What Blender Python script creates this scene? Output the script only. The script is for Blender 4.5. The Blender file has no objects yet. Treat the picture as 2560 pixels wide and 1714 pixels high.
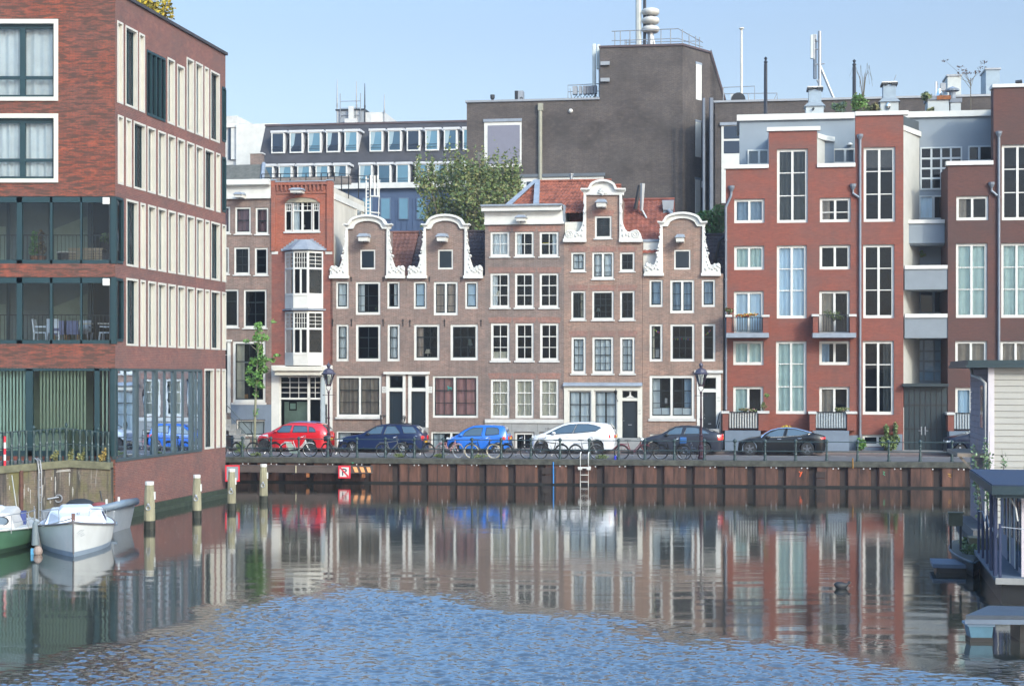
SKYD = (2.4, 2.6); SKYS = .15; SKYUP = (2.45,2.95,3.1); SUNE = 1.65; EXPO = 0.46; HAZE = .0004
import bpy, bmesh, math, random
from math import sin, cos, pi, radians, sqrt, atan2
from mathutils import Vector, Matrix
from mathutils.geometry import tessellate_polygon
random.seed(7)
SC = bpy.context.scene
COL = SC.collection
FOC, CX, HY, H = 4000.0, 1280.0, 940.0, 5.25
ST = 1.23                      # street level above the water
D0, SA = 77.8, -8.0            # quay distance and street angle
# ---------------------------------------------------------------- measuring
class Pl:
    """vertical plane; u runs along it to the right, n away from the viewer"""
    def __init__(s, ox, oy, deg):
        s.ox, s.oy, s.deg = ox, oy, deg
        s.c, s.s = cos(radians(deg)), sin(radians(deg))
    def t(s, x):
        a = (x-CX)/FOC
        return (s.ox*-s.s + s.oy*s.c)/(-a*s.s + s.c)
    def u(s, x):
        t = s.t(x); a = (x-CX)/FOC
        return (a*t-s.ox)*s.c + (t-s.oy)*s.s
    def z(s, x, y): return H-(y-HY)/FOC*s.t(x)
    def W(s, u, n=0, z=0): return (s.ox+u*s.c-n*s.s, s.oy+u*s.s+n*s.c, z)
def SP(n): return Pl(-n*sin(radians(SA)), D0+n*cos(radians(SA)), SA)
def at(x, y, z=0.0):
    """ground point seen at x, y on the level z"""
    t = FOC*(H-z)/(y-HY)
    return ((x-CX)/FOC*t, t)
CR = dict(A1=(0,0,.3188),A2=(0,450,.3188),A3=(0,900,.3188),A4=(560,430,.2551),A5=(560,780,.2551),A6=(820,500,.21042),
 A7=(820,800,.22962),A8=(1180,430,.25516),B1=(1180,800,.22963),B2=(1560,500,.21053),B3=(1560,800,.22953),B4=(1780,250,.2551),
 B5=(1780,650,.3252),B6=(2140,150,.3189),B7=(2140,650,.3253),B8=(2300,1100,.3916),C1=(560,180,.27327),C2=(1160,0,.34432),
 C3=(1780,0,.33305),C4=(560,1040,.31597),C5=(1300,1040,.29889),C6=(1900,1040,.28181),
 D1=(620,1040,.09821),D2=(830,1040,.11102),D3=(1100,1040,.0854),D4=(1310,1040,.10675),D5=(1590,1040,.10675),D6=(1830,1040,.11102),
 E1=(2390,1150,.12753),E5=(0,1040,.14029),S=(0,0,1))
def cv(c, x, y):
    a = CR[c]; return a[0]+x*a[2], a[1]+y*a[2]
# ---------------------------------------------------------------- materials
MATS = {}
def nt(name):
    m = bpy.data.materials.new(name); m.use_nodes = True
    return m, m.node_tree.nodes, m.node_tree.links, m.node_tree.nodes['Principled BSDF']
def M(name, col=(.5,.5,.5), rough=.6, metal=0.0, var=.12, scale=2.0, coat=0.0, spec=.5, emis=None, stretch=(1,1,1), fine=0):
    if name in MATS: return MATS[name]
    m, N, L, P = nt(name)
    P.inputs['Roughness'].default_value = rough
    P.inputs['Metallic'].default_value = metal
    P.inputs['Specular IOR Level'].default_value = spec
    P.inputs['Coat Weight'].default_value = coat
    P.inputs['Coat Roughness'].default_value = .05
    if var:
        g = N.new('ShaderNodeNewGeometry'); mp = N.new('ShaderNodeMapping'); mp.inputs['Scale'].default_value = stretch
        L.new(g.outputs['Position'], mp.inputs['Vector'])
        no = N.new('ShaderNodeTexNoise'); no.inputs['Scale'].default_value = scale; no.inputs['Detail'].default_value = 6; no.inputs['Roughness'].default_value = .65
        L.new(mp.outputs['Vector'], no.inputs['Vector'])
        r = N.new('ShaderNodeMapRange'); r.inputs[1].default_value = .3; r.inputs[2].default_value = .7
        r.inputs[3].default_value = 1-var; r.inputs[4].default_value = 1+var*.6
        L.new(no.outputs['Fac'], r.inputs[0])
        v = N.new('ShaderNodeVectorMath'); v.operation = 'SCALE'; v.inputs[0].default_value = col
        L.new(r.outputs[0], v.inputs['Scale']); L.new(v.outputs[0], P.inputs['Base Color'])
    else:
        P.inputs['Base Color'].default_value = (*col, 1)
    if emis:
        P.inputs['Emission Color'].default_value = (*emis[:3], 1); P.inputs['Emission Strength'].default_value = emis[3]
    MATS[name] = m; return m
def brick(name, c1, c2, mortar, patch, pamt=.5, bw=.22, rh=.065, blot=1.2, streak=None, ms=.010, stain=0.0, mot=1.0, drip=0):
    if name in MATS: return MATS[name]
    m, N, L, P = nt(name)
    P.inputs['Roughness'].default_value = .88; P.inputs['Specular IOR Level'].default_value = .3
    g = N.new('ShaderNodeNewGeometry'); sp = N.new('ShaderNodeSeparateXYZ'); L.new(g.outputs['Position'], sp.inputs[0])
    ad = N.new('ShaderNodeMath'); ad.operation = 'ADD'; L.new(sp.outputs[0], ad.inputs[0]); L.new(sp.outputs[1], ad.inputs[1])
    cb = N.new('ShaderNodeCombineXYZ'); L.new(ad.outputs[0], cb.inputs[0]); L.new(sp.outputs[2], cb.inputs[1])
    b = N.new('ShaderNodeTexBrick'); b.inputs['Scale'].default_value = 1; b.inputs['Brick Width'].default_value = bw
    b.inputs['Row Height'].default_value = rh; b.inputs['Mortar Size'].default_value = ms; b.inputs['Mortar Smooth'].default_value = .2
    b.inputs['Color1'].default_value = (*c1,1); b.inputs['Color2'].default_value = (*c2,1); b.inputs['Mortar'].default_value = (*mortar,1)
    b.inputs['Bias'].default_value = -.1
    L.new(cb.outputs[0], b.inputs['Vector'])
    cur = b.outputs['Color']
    def mixn(vecscale, sc, lo, hi, colr, amt, blend='MIX', det=5):
        nonlocal cur
        mp = N.new('ShaderNodeMapping'); mp.inputs['Scale'].default_value = vecscale; L.new(cb.outputs[0], mp.inputs['Vector'])
        no = N.new('ShaderNodeTexNoise'); no.inputs['Scale'].default_value = sc; no.inputs['Detail'].default_value = det; no.inputs['Roughness'].default_value = .65
        L.new(mp.outputs[0], no.inputs['Vector'])
        r = N.new('ShaderNodeMapRange'); r.inputs[1].default_value = lo; r.inputs[2].default_value = hi; r.inputs[4].default_value = amt
        L.new(no.outputs['Fac'], r.inputs[0])
        mx = N.new('ShaderNodeMix'); mx.data_type = 'RGBA'; mx.blend_type = blend
        L.new(r.outputs[0], mx.inputs[0]); L.new(cur, mx.inputs[6]); mx.inputs[7].default_value = (*colr,1)
        cur = mx.outputs[2]
    mixn((1,1,1), blot, .42, .68, patch, pamt)
    mixn((1,2.6,1), 7, .45, .7, tuple(x*.50 for x in c1), .75*max(mot,.5))
    mixn((1,1.8,1), 2.6, .5, .66, tuple(min(1,x*1.45) for x in c1), .38*mot, det=8)
    mixn((1,1.5,1), .33, .42, .62, (sum(c2)/3*.95,sum(c2)/3*.86,sum(c2)/3*.8), .38, det=8)
    if streak: mixn((1,6,1), 1.7, .47, .56, streak, .8)
    if stain: mixn((2.2,.25,1), 1.0, .5, .75, (.06,.05,.045), stain)
    if drip:
        mixn((.9,.35,1), .9, .48, .62, (.12,.115,.035), .65)
        mixn((3.2,.22,1), 1.0, .50, .60, (.035,.033,.032), .85)
        mixn((7,.5,1), 1.6, .60, .66, (.30,.28,.25), .6)
    L.new(cur, P.inputs['Base Color'])
    MATS[name] = m; return m
def glassmat(name, tint=(.75,.82,.84), refl=1.0, rough=.0, wave=.12):
    if name in MATS: return MATS[name]
    m, N, L, P = nt(name); N.remove(P)
    out = N['Material Output']
    t = N.new('ShaderNodeBsdfTransparent'); t.inputs[0].default_value = (*tint,1)
    gl = N.new('ShaderNodeBsdfGlossy'); gl.inputs['Roughness'].default_value = rough; gl.inputs[0].default_value = (.70,.83,1,1)
    fr = N.new('ShaderNodeFresnel'); fr.inputs[0].default_value = 1.52
    mu = N.new('ShaderNodeMath'); mu.operation = 'MULTIPLY'; mu.inputs[1].default_value = 1.4*refl; mu.use_clamp = True
    L.new(fr.outputs[0], mu.inputs[0])
    # slightly wavy old panes
    g = N.new('ShaderNodeNewGeometry'); no = N.new('ShaderNodeTexNoise'); no.inputs['Scale'].default_value = 1.3
    L.new(g.outputs['Position'], no.inputs['Vector'])
    bp = N.new('ShaderNodeBump'); bp.inputs['Strength'].default_value = wave; bp.inputs['Distance'].default_value = .05
    L.new(no.outputs['Fac'], bp.inputs['Height']); L.new(bp.outputs[0], gl.inputs['Normal'])
    mx = N.new('ShaderNodeMixShader'); L.new(mu.outputs[0], mx.inputs[0]); L.new(t.outputs[0], mx.inputs[1]); L.new(gl.outputs[0], mx.inputs[2])
    L.new(mx.outputs[0], out.inputs[0])
    MATS[name] = m; return m
# ---------------------------------------------------------------- mesh builder
class MB:
    def __init__(s): s.v, s.f, s.mi = [], [], []
    def add(s, vs, fs, mi=0):
        o = len(s.v); s.v += [tuple(p) for p in vs]; s.f += [tuple(i+o for i in f) for f in fs]; s.mi += [mi]*len(fs); return s
    def box(s, x0, x1, y0, y1, z0, z1, mi=0):
        return s.add([(x0,y0,z0),(x1,y0,z0),(x1,y1,z0),(x0,y1,z0),(x0,y0,z1),(x1,y0,z1),(x1,y1,z1),(x0,y1,z1)],
            [(0,3,2,1),(4,5,6,7),(0,1,5,4),(1,2,6,5),(2,3,7,6),(3,0,4,7)], mi)
    def hull8(s, lo, hi, mi=0):
        """lo, hi: four corner points each, counter-clockwise from above"""
        return s.add(list(lo)+list(hi), [(0,3,2,1),(4,5,6,7),(0,1,5,4),(1,2,6,5),(2,3,7,6),(3,0,4,7)], mi)
    def prism(s, poly, y0, y1, mi=0, axis='y'):
        """poly in x,z extruded along y"""
        n = len(poly); a = sum(poly[i][0]*poly[(i+1)%n][1]-poly[(i+1)%n][0]*poly[i][1] for i in range(n))
        if a < 0: poly = poly[::-1]
        if axis == 'y': f = [(p[0],y0,p[1]) for p in poly]; b = [(p[0],y1,p[1]) for p in poly]
        elif axis == 'x': f = [(y0,-p[0],p[1]) for p in poly]; b = [(y1,-p[0],p[1]) for p in poly]
        else: f = [(p[0],p[1],y1) for p in poly]; b = [(p[0],p[1],y0) for p in poly]
        tr = tessellate_polygon([[Vector((p[0],p[1],0)) for p in poly]])
        o = len(s.v); s.v += f+b
        for t in tr:
            t = list(t)
            ar = (poly[t[1]][0]-poly[t[0]][0])*(poly[t[2]][1]-poly[t[0]][1])-(poly[t[2]][0]-poly[t[0]][0])*(poly[t[1]][1]-poly[t[0]][1])
            if ar < 0: t = t[::-1]
            s.f.append(tuple(o+i for i in t)); s.f.append(tuple(o+n+i for i in t[::-1])); s.mi += [mi, mi]
        for i in range(n):
            j = (i+1) % n; s.f.append((o+j, o+i, o+n+i, o+n+j)); s.mi.append(mi)
        return s
    def tube(s, pts, r, n=6, mi=0, caps=True):
        pts = [Vector(p) for p in pts]; rs = r if isinstance(r, (list,tuple)) else [r]*len(pts)
        o = len(s.v); m = len(pts)
        for i, p in enumerate(pts):
            d = (pts[min(i+1,m-1)]-pts[max(i-1,0)]).normalized()
            a = d.cross(Vector((0,0,1)))
            if a.length < .01: a = d.cross(Vector((0,1,0)))
            a.normalize(); b = d.cross(a)
            for k in range(n):
                q = p+(a*cos(2*pi*k/n)+b*sin(2*pi*k/n))*rs[i]; s.v.append(tuple(q))
        for i in range(m-1):
            for k in range(n):
                j = (k+1) % n
                s.f.append((o+i*n+k, o+(i+1)*n+k, o+(i+1)*n+j, o+i*n+j)); s.mi.append(mi)
        if caps:
            s.f.append(tuple(o+k for k in range(n))); s.f.append(tuple(o+(m-1)*n+k for k in range(n))[::-1]); s.mi += [mi, mi]
        return s
    def lathe(s, prof, c=(0,0,0), n=12, mi=0, axis='z', sweep=1.0):
        """prof: (radius, height)"""
        o = len(s.v); m = len(prof)
        for (r, h) in prof:
            for k in range(n):
                a = 2*pi*k/n
                if axis == 'z': q = (c[0]+r*cos(a), c[1]+r*sin(a), c[2]+h)
                elif axis == 'y': q = (c[0]+r*cos(a), c[1]+h, c[2]+r*sin(a))
                else: q = (c[0]+h, c[1]+r*cos(a), c[2]+r*sin(a))
                s.v.append(q)
        for i in range(m-1):
            for k in range(n):
                j = (k+1) % n
                s.f.append((o+i*n+k, o+i*n+j, o+(i+1)*n+j, o+(i+1)*n+k)); s.mi.append(mi)
        s.f.append(tuple(o+k for k in range(n))[::-1]); s.f.append(tuple(o+(m-1)*n+k for k in range(n))); s.mi += [mi, mi]
        return s
    def torus(s, c, R, r, n=24, k=6, axis='y', mi=0):
        o = len(s.v)
        for i in range(n):
            a = 2*pi*i/n
            for j in range(k):
                b = 2*pi*j/k; q = R+r*cos(b)
                if axis == 'y': s.v.append((c[0]+q*cos(a), c[1]+r*sin(b), c[2]+q*sin(a)))
                else: s.v.append((c[0]+q*cos(a), c[1]+q*sin(a), c[2]+r*sin(b)))
        for i in range(n):
            for j in range(k):
                i2, j2 = (i+1) % n, (j+1) % k
                s.f.append((o+i*k+j, o+i2*k+j, o+i2*k+j2, o+i*k+j2)); s.mi.append(mi)
        return s
    def ball(s, c, r, n=10, m=6, mi=0):
        rx, ry, rz = r if isinstance(r, tuple) else (r,r,r)
        pr = [(sin(pi*i/m), -cos(pi*i/m)) for i in range(m+1)]; o = len(s.v)
        for (a, h) in pr:
            a = max(a, .01)
            for k in range(n): s.v.append((c[0]+rx*a*cos(2*pi*k/n), c[1]+ry*a*sin(2*pi*k/n), c[2]+rz*h))
        for i in range(m):
            for k in range(n):
                j = (k+1) % n; s.f.append((o+i*n+k, o+i*n+j, o+(i+1)*n+j, o+(i+1)*n+k)); s.mi.append(mi)
        return s
    def quad(s, a, b, c, d, mi=0): return s.add([a,b,c,d], [(0,1,2,3)], mi)
    def build(s, name, mats, parent=None, smooth=False, bevel=0, label=None, loc=None, rz=0, fixn=False):
        me = bpy.data.meshes.new(name); me.from_pydata(s.v, [], s.f); me.update()
        if not isinstance(mats, (list,tuple)): mats = [mats]
        for m in mats: me.materials.append(m)
        me.polygons.foreach_set('material_index', s.mi)
        if fixn:
            bm = bmesh.new(); bm.from_mesh(me); bmesh.ops.remove_doubles(bm, verts=bm.verts, dist=1e-4); bmesh.ops.recalc_face_normals(bm, faces=bm.faces); bm.to_mesh(me); bm.free()
        if smooth: me.polygons.foreach_set('use_smooth', [True]*len(me.polygons))
        o = bpy.data.objects.new(name, me); COL.objects.link(o)
        if parent: o.parent = parent
        if loc: o.location = loc
        if rz: o.rotation_euler.z = rz
        if bevel:
            b = o.modifiers.new('bevel', 'BEVEL'); b.width = bevel; b.segments = 2; b.limit_method = 'ANGLE'
        if label: o['label'] = label
        return o
def tag(o, label=None, cat=None, group=None, kind=None):
    if label: o['label'] = label
    if cat: o['category'] = cat
    if group: o['group'] = group
    if kind: o['kind'] = kind
    return o
def empty(name, loc, rz, label, cat, group=None):
    o = bpy.data.objects.new(name, None); COL.objects.link(o); o.location = loc; o.rotation_euler.z = rz
    o.empty_display_size = .3
    return tag(o, label, cat, group)
def copy_tree(o, loc=None, rz=None, label=None, group=None, sx=None):
    def cp(a, par):
        c = a.copy(); COL.objects.link(c); c.parent = par
        for ch in a.children: cp(ch, c)
        return c
    r = cp(o, None)
    if loc: r.location = loc
    if rz is not None: r.rotation_euler.z = rz
    if label: r['label'] = label
    if group: r['group'] = group
    if sx: r.scale.x = sx
    return r
def text_mesh(txt, size, name, mat, parent, loc, depth=.004, align='CENTER', rot=None):
    cu = bpy.data.curves.new('t', 'FONT'); cu.body = txt; cu.size = size; cu.align_x = align; cu.align_y = 'CENTER'; cu.extrude = depth
    o = bpy.data.objects.new('t', cu); COL.objects.link(o)
    me = bpy.data.meshes.new_from_object(o.evaluated_get(bpy.context.evaluated_depsgraph_get()))
    bpy.data.objects.remove(o); me.name = name
    for v in me.vertices: x, y, z = v.co; v.co = (x, -z, y)
    me.materials.clear(); me.materials.append(mat)
    ob = bpy.data.objects.new(name, me); COL.objects.link(ob); ob.parent = parent; ob.location = loc
    return ob
# ---------------------------------------------------------------- common materials
WHITE = M('white_paint', (.57,.56,.515), .55, var=.12, scale=1.5)
CREAM = M('cream_paint', (.56,.54,.47), .6, var=.08)
OFFW = M('off_white_stone', (.5,.49,.46), .8, var=.15, scale=3)
DARKS = M('dark_green_sash', (.012,.02,.022), .35, var=0)
DOORM = M('door_dark_green', (.01,.018,.025), .3, var=0)
GREENF = M('dark_green_frame', (.010,.034,.040), .4, var=.1)
LEAD = M('lead_sheet', (.22,.25,.29), .6, var=.2, scale=3)
ZINC = M('zinc_pipe', (.17,.19,.22), .5, metal=.3, var=.15)
GREYR = M('grey_render', (.21,.245,.275), .85, var=.07, scale=.8)
LGREY = M('light_grey_render', (.42,.45,.45), .85, var=.08, scale=.8)
BLACKM = M('black_metal', (.012,.013,.015), .45, var=0)
GREYM = M('grey_metal', (.3,.31,.32), .45, metal=.5, var=.1)
IRON = M('fence_green', (.018,.04,.042), .45, var=.2, scale=8)
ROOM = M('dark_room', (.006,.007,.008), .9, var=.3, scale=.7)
GLASS = glassmat('window_glass', (.90,.94,.95), .62)
GLASSD = glassmat('window_glass_dark', (.40,.50,.56), .62)
GLASSG = glassmat('window_glass_green', (.84,.97,.91), .8)
CURT = {'w': M('curtain_white', (.72,.76,.75), .9, var=.1, scale=2), 'b': M('curtain_blue', (.27,.37,.46), .9, var=.15),
 't': M('curtain_tan', (.46,.36,.29), .9, var=.2), 'n': M('curtain_brown', (.36,.30,.24), .9, var=.2), 'p': M('curtain_pink', (.48,.25,.23), .9, var=.15),
 'l': M('blind_light_blue', (.58,.72,.80), .9, var=.04), 'r': M('curtain_striped_red', (.28,.16,.17), .9, var=.5, scale=9, stretch=(1,1,.02)),
 'g': M('curtain_pale_green', (.55,.68,.62), .9, var=.12), 'y': M('curtain_cream', (.62,.57,.44), .9, var=.15), 'd': M('curtain_dark', (.07,.08,.08), .9, var=.2)}
B_BROWN = brick('brick_brown', (.245,.150,.118), (.145,.096,.080), (.29,.25,.215), (.17,.13,.112), .65, stain=.5)
B_BROWN2 = brick('brick_brown_warm', (.30,.172,.125), (.17,.103,.08), (.33,.27,.22), (.21,.15,.115), .6, stain=.45)
B_GREYB = brick('brick_greyish_brown', (.225,.148,.122), (.135,.095,.082), (.27,.24,.21), (.15,.125,.11), .7, stain=.5)
B_RED = brick('brick_orange_red', (.33,.085,.045), (.25,.062,.036), (.28,.15,.11), (.22,.06,.04), .4)
B_RED2 = brick('brick_dull_red', (.26,.075,.05), (.19,.055,.042), (.2,.11,.09), (.16,.05,.042), .4)
B_MOD = brick('brick_modern_red', (.25,.070,.047), (.18,.053,.038), (.17,.075,.055), (.20,.060,.042), .3, stain=.25, mot=.15)
B_LINT = brick('brick_lintel', (.30,.135,.10), (.19,.10,.08), (.27,.2,.17), (.22,.13,.10), .5, bw=.07, rh=.25, stain=.2)
B_PLUM = brick('brick_plum', (.115,.048,.037), (.085,.038,.032), (.10,.055,.047), (.095,.045,.04), .4, stain=.15, mot=.3)
B_DARK = brick('brick_dark_grey', (.105,.082,.070), (.062,.052,.047), (.13,.118,.112), (.036,.030,.028), .8, blot=.42, stain=.6)
B_LEFT = brick('brick_left_front', (.29,.068,.036), (.17,.045,.03), (.10,.06,.045), (.12,.042,.032), .6, streak=(.055,.038,.030), bw=.22, rh=.06)
B_LEFTS = brick('brick_left_side', (.20,.076,.056), (.13,.055,.046), (.20,.13,.115), (.11,.055,.052), .55, bw=.22, rh=.065)
TILE_O = M('tile_orange', (.24,.072,.040), .85, var=.7, scale=3.5)
TILE_B = M('tile_brown', (.13,.055,.040), .85, var=.5, scale=1.6)
TILE_D = M('tile_dark', (.05,.033,.033), .85, var=.35, scale=1.6)
SLATE = M('slate_dark', (.040,.037,.040), .75, var=.35, scale=.9)
PLINTH = M('blue_plinth', (.14,.175,.22), .8, var=.12)
STONE = M('plinth_stone', (.27,.27,.26), .85, var=.18, scale=2)
# ---------------------------------------------------------------- building helper
class Bld:
    def __init__(s, name, label, cat, plane, xl, base=ST, group=None):
        s.pl = plane; s.u0 = plane.u(xl); s.base = base
        s.root = empty(name, plane.W(s.u0, 0, base), radians(plane.deg), label, cat, group)
        s.holes = []
    def p(s, c, x, y):
        x, y = cv(c, x, y); return s.pl.u(x)-s.u0, s.pl.z(x, y)-s.base
    def x(s, c, x): return s.pl.u(cv(c, x, 0)[0])-s.u0
    def z(s, c, x, y): return s.p(c, x, y)[1]
    def r(s, c, x0, y0, x1, y1):
        xm = (x0+x1)/2
        return (s.x(c,x0), s.z(c,xm,y1), s.x(c,x1), s.z(c,xm,y0))
    def P(s, c, pts): return [s.p(c, *q) for q in pts]
    def wall(s, name, mat, outline, holes=None, y=0.0, th=.28, label=None):
        holes = s.holes if holes is None else holes
        n = len(outline)
        a = sum(outline[i][0]*outline[(i+1)%n][1]-outline[(i+1)%n][0]*outline[i][1] for i in range(n))
        if a < 0: outline = outline[::-1]
        hl = [[(x0,z0),(x0,z1),(x1,z1),(x1,z0)] for (x0,z0,x1,z1) in holes]
        mb = MB(); zs = sorted(set([round(p[1],5) for p in outline]+[round(v,5) for h in holes for v in (h[1],h[3])]))
        zs = [v for i, v in enumerate(zs) if i == 0 or v-zs[i-1] > 2e-5]
        for za, zb in zip(zs, zs[1:]):
            zm = (za+zb)/2; cr = []
            for i in range(n):
                p, q = outline[i], outline[(i+1) % n]
                if (p[1]-zm)*(q[1]-zm) < 0:
                    g = lambda z: p[0]+(q[0]-p[0])*(min(max(z,min(p[1],q[1])),max(p[1],q[1]))-p[1])/(q[1]-p[1])
                    cr.append((g(zm), g(za), g(zb)))
            cr.sort(); hs = sorted([(h[0],h[2]) for h in holes if h[1] < zm < h[3]])
            for k in range(0, len(cr)-1, 2):
                L_, R_ = cr[k], cr[k+1]; cur = L_
                for (h0, h1) in hs:
                    if h0 >= R_[0] or h1 <= cur[0]: continue
                    if h0 > cur[0]: mb.quad((cur[1],y,za),(h0,y,za),(h0,y,zb),(cur[2],y,zb))
                    cur = (h1,h1,h1)
                if cur[0] < R_[0]: mb.quad((cur[1],y,za),(R_[1],y,za),(R_[2],y,zb),(cur[2],y,zb))
        def ring(poly):
            for i in range(len(poly)):
                p, q = poly[i], poly[(i+1) % len(poly)]
                mb.quad((q[0],y,q[1]), (p[0],y,p[1]), (p[0],y+th,p[1]), (q[0],y+th,q[1]))
        ring(outline)
        for h in hl: ring(h)
        return mb.build(name, mat, s.root, label=label)
    def body(s, x0, x1, ztop, depth, mat, name='side_wall', y0=.28, room=.95, z0=0.0):
        """sides, back and flat top, plus the dark inside"""
        mb = MB(); e = .004
        mb.quad((x0+e,y0,z0),(x0+e,y0,ztop),(x0+e,depth,ztop),(x0+e,depth,z0)).quad((x1-e,y0,z0),(x1-e,depth,z0),(x1-e,depth,ztop),(x1-e,y0,ztop))
        mb.quad((x0,depth,z0),(x0,depth,ztop),(x1,depth,ztop),(x1,depth,z0)).quad((x0,y0-.02,ztop),(x1,y0-.02,ztop),(x1,depth,ztop),(x0,depth,ztop))
        mb.build(name, mat, s.root)
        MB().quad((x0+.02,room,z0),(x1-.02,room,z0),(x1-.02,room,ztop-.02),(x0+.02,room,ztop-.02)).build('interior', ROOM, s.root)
    def win(s, r, cols=1, rows=(), sash=None, cur=None, cm='full', ft=.075, sill=None, rec=.05, fm=None, mull=(), glass=None, hole=True,
            mw=.028, thick=True, lintel=None, name='window', par=None, y0=0.0, shut=False, label=None, arch=0, dm=None, barm=None):
        x0, z0, x1, z1 = r; fm = fm or WHITE; par = par or s.root; ft = ft*1.32
        if hole: s.holes.append(r)
        f = MB(); ya, yb = y0+rec, y0+rec+.09; e = .003
        f.box(x0+e,x1-e,ya,yb,z1-ft,z1-e).box(x0+e,x1-e,ya,yb,z0+e,z0+ft*1.15).box(x0+e,x0+ft,ya,yb,z0+ft*1.15,z1-ft).box(x1-ft,x1-e,ya,yb,z0+ft*1.15,z1-ft)
        ix0, ix1, iz0, iz1 = x0+ft, x1-ft, z0+ft*1.15, z1-ft
        if arch:
            n = 6; w = ix1-ix0
            pts = [(ix0,iz1),(ix1,iz1)]+[(ix1-w*k/n, iz1-arch*(1-4*(.5-k/n)**2 if False else 4*(.5-k/n)**2)) for k in range(n+1)]
            f.prism([(ix0,iz1+.001),(ix1,iz1+.001)]+pts[2:], ya-.004, yb-.01)
        xs = [ix0]
        for q in mull:
            c = ix0+(ix1-ix0)*q; f.box(c-.06,c+.06,ya,yb,iz0,iz1); xs += [c-.06, c+.06]
        xs.append(ix1)
        W = f.build(name, fm, par, label=label)
        lights = [(xs[i], xs[i+1]) for i in range(0, len(xs), 2)]
        sm = {'d': DARKS, 'w': WHITE}.get(sash) if isinstance(sash, str) else sash
        b = MB(); sw = .045 if sash else 0.0
        for (a, c) in lights:
            yy = ya+.022
            if sash: b.box(a,c,yy,yy+.05,iz1-sw,iz1).box(a,c,yy,yy+.05,iz0,iz0+sw*1.4).box(a,a+sw,yy,yy+.05,iz0+sw*1.4,iz1-sw).box(c-sw,c,yy,yy+.05,iz0+sw*1.4,iz1-sw)
            for k in range(1, cols):
                q = a+sw+(c-a-2*sw)*k/cols; b.box(q-mw/2,q+mw/2,yy+.006,yy+.04,iz0+sw,iz1-sw)
            for k, h in enumerate(rows):
                q = iz1-(iz1-iz0)*h; t = .05 if (thick and k == 0) else mw
                b.box(a+sw*.5,c-sw*.5,yy+(.002 if t>mw else .009),yy+.045,q-t/2,q+t/2)
        if b.v: b.build('sash' if sash else 'glazing_bar', barm or sm or fm, W)
        if shut:
            d = MB(); d.box(ix0,ix1,ya+.02,ya+.06,iz0,iz1); d.build('shutter', DOORM, W); 
        else:
            MB().quad((ix0,ya+.055,iz0),(ix1,ya+.055,iz0),(ix1,ya+.055,iz1),(ix0,ya+.055,iz1)).build('pane', glass or GLASS, W)
            if cur: s.curtain(W, ix0, ix1, iz0, iz1, ya+.16, cur, cm)
        if sill:
            MB().box(x0-.06,x1+.06,y0-.07,y0+.12,z0-sill,z0-.002).build('sill', OFFW if sill < .3 else STONE, W)
        if lintel:
            MB().prism([(x0-.08,z1+.01),(x1+.08,z1+.01),(x1+.16,z1+.30),((x0+x1)/2,z1+.34),(x0-.16,z1+.30)], y0-.003, y0+.1).build('lintel', lintel, W)
        return W
    def curtain(s, par, x0, x1, z0, z1, y, k, mode):
        w = x1-x0
        segs = {'full':[(0,1)],'l':[(0,.3)],'r':[(.7,1)],'both':[(0,.33),(.67,1)],'l2':[(0,.5)],'r2':[(.5,1)],'blind':[(0,1)],'low':[(0,1)],'gap':[(0,.46),(.54,1)]}[mode]
        mb = MB()
        if mode == 'low': z1 = z0+(z1-z0)*.2
        for (a, b) in segs:
            xa, xb = x0+w*a, x0+w*b; n = max(4, int((xb-xa)/.035)); am = 0 if mode in ('blind','low') else .04
            ph = random.random()*6; pr = .24+random.random()*.2
            top, bot = [], []
            for i in range(n+1):
                xx = xa+(xb-xa)*i/n; yy = y+am*sin(ph+xx*2*pi/pr)+am*.5*sin(xx*9+ph)
                top.append((xx,yy,z1)); bot.append((xx+random.uniform(-.004,.004),yy*1.0+am*.3*sin(xx*9),z0))
            o = len(mb.v); mb.v += bot+top
            for i in range(n): mb.f.append((o+i,o+i+1,o+n+2+i,o+n+1+i)); mb.mi.append(0)
        return mb.build('blind' if mode == 'blind' else 'curtain', CURT[k], par, smooth=True)
def leafcloud(mb, blobs, n, size, rnd, mats=1):
    """blobs: (cx,cy,cz,rx,ry,rz,weight); leaf-sized faces through the volume, thicker towards the outside"""
    tot = sum(b[6] for b in blobs)
    for b in blobs:
        for _ in range(int(n*b[6]/tot)):
            while True:
                d = Vector((rnd.uniform(-1,1), rnd.uniform(-1,1), rnd.uniform(-1,1)))
                if .05 < d.length < 1: break
            d = d.normalized()*(rnd.random()**.45)
            c = Vector((b[0]+d.x*b[3], b[1]+d.y*b[4], b[2]+d.z*b[5]))
            a = Vector((rnd.gauss(0,1), rnd.gauss(0,1), rnd.gauss(0,.7))).normalized(); t = a.cross(Vector((rnd.gauss(0,1),rnd.gauss(0,1),rnd.gauss(0,1)))).normalized()
            q = size*rnd.uniform(.6,1.3); w = q*.5
            mb.add([c-a*q-t*w*.3, c-t*w, c+a*q, c+t*w], [(0,1,2,3)], rnd.randrange(mats))
    return mb
FN = SP(9.5)
def seamed_cap(B, c, x0, x1, y0, y1, mat=WHITE, y=-.12, th=.4, name='coping'):
    r = B.r(c, x0, y0, x1, y1)
    return MB().box(r[0], r[2], y, th, r[1], r[3]).build(name, mat, B.root)
def rbox(B, c, x0, y0, x1, y1, ya, yb, name, mat, par=None, bevel=0, label=None):
    r = B.r(c, x0, y0, x1, y1)
    return MB().box(r[0], r[2], ya, yb, r[1], r[3]).build(name, mat, par or B.root, bevel=bevel, label=label)
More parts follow.
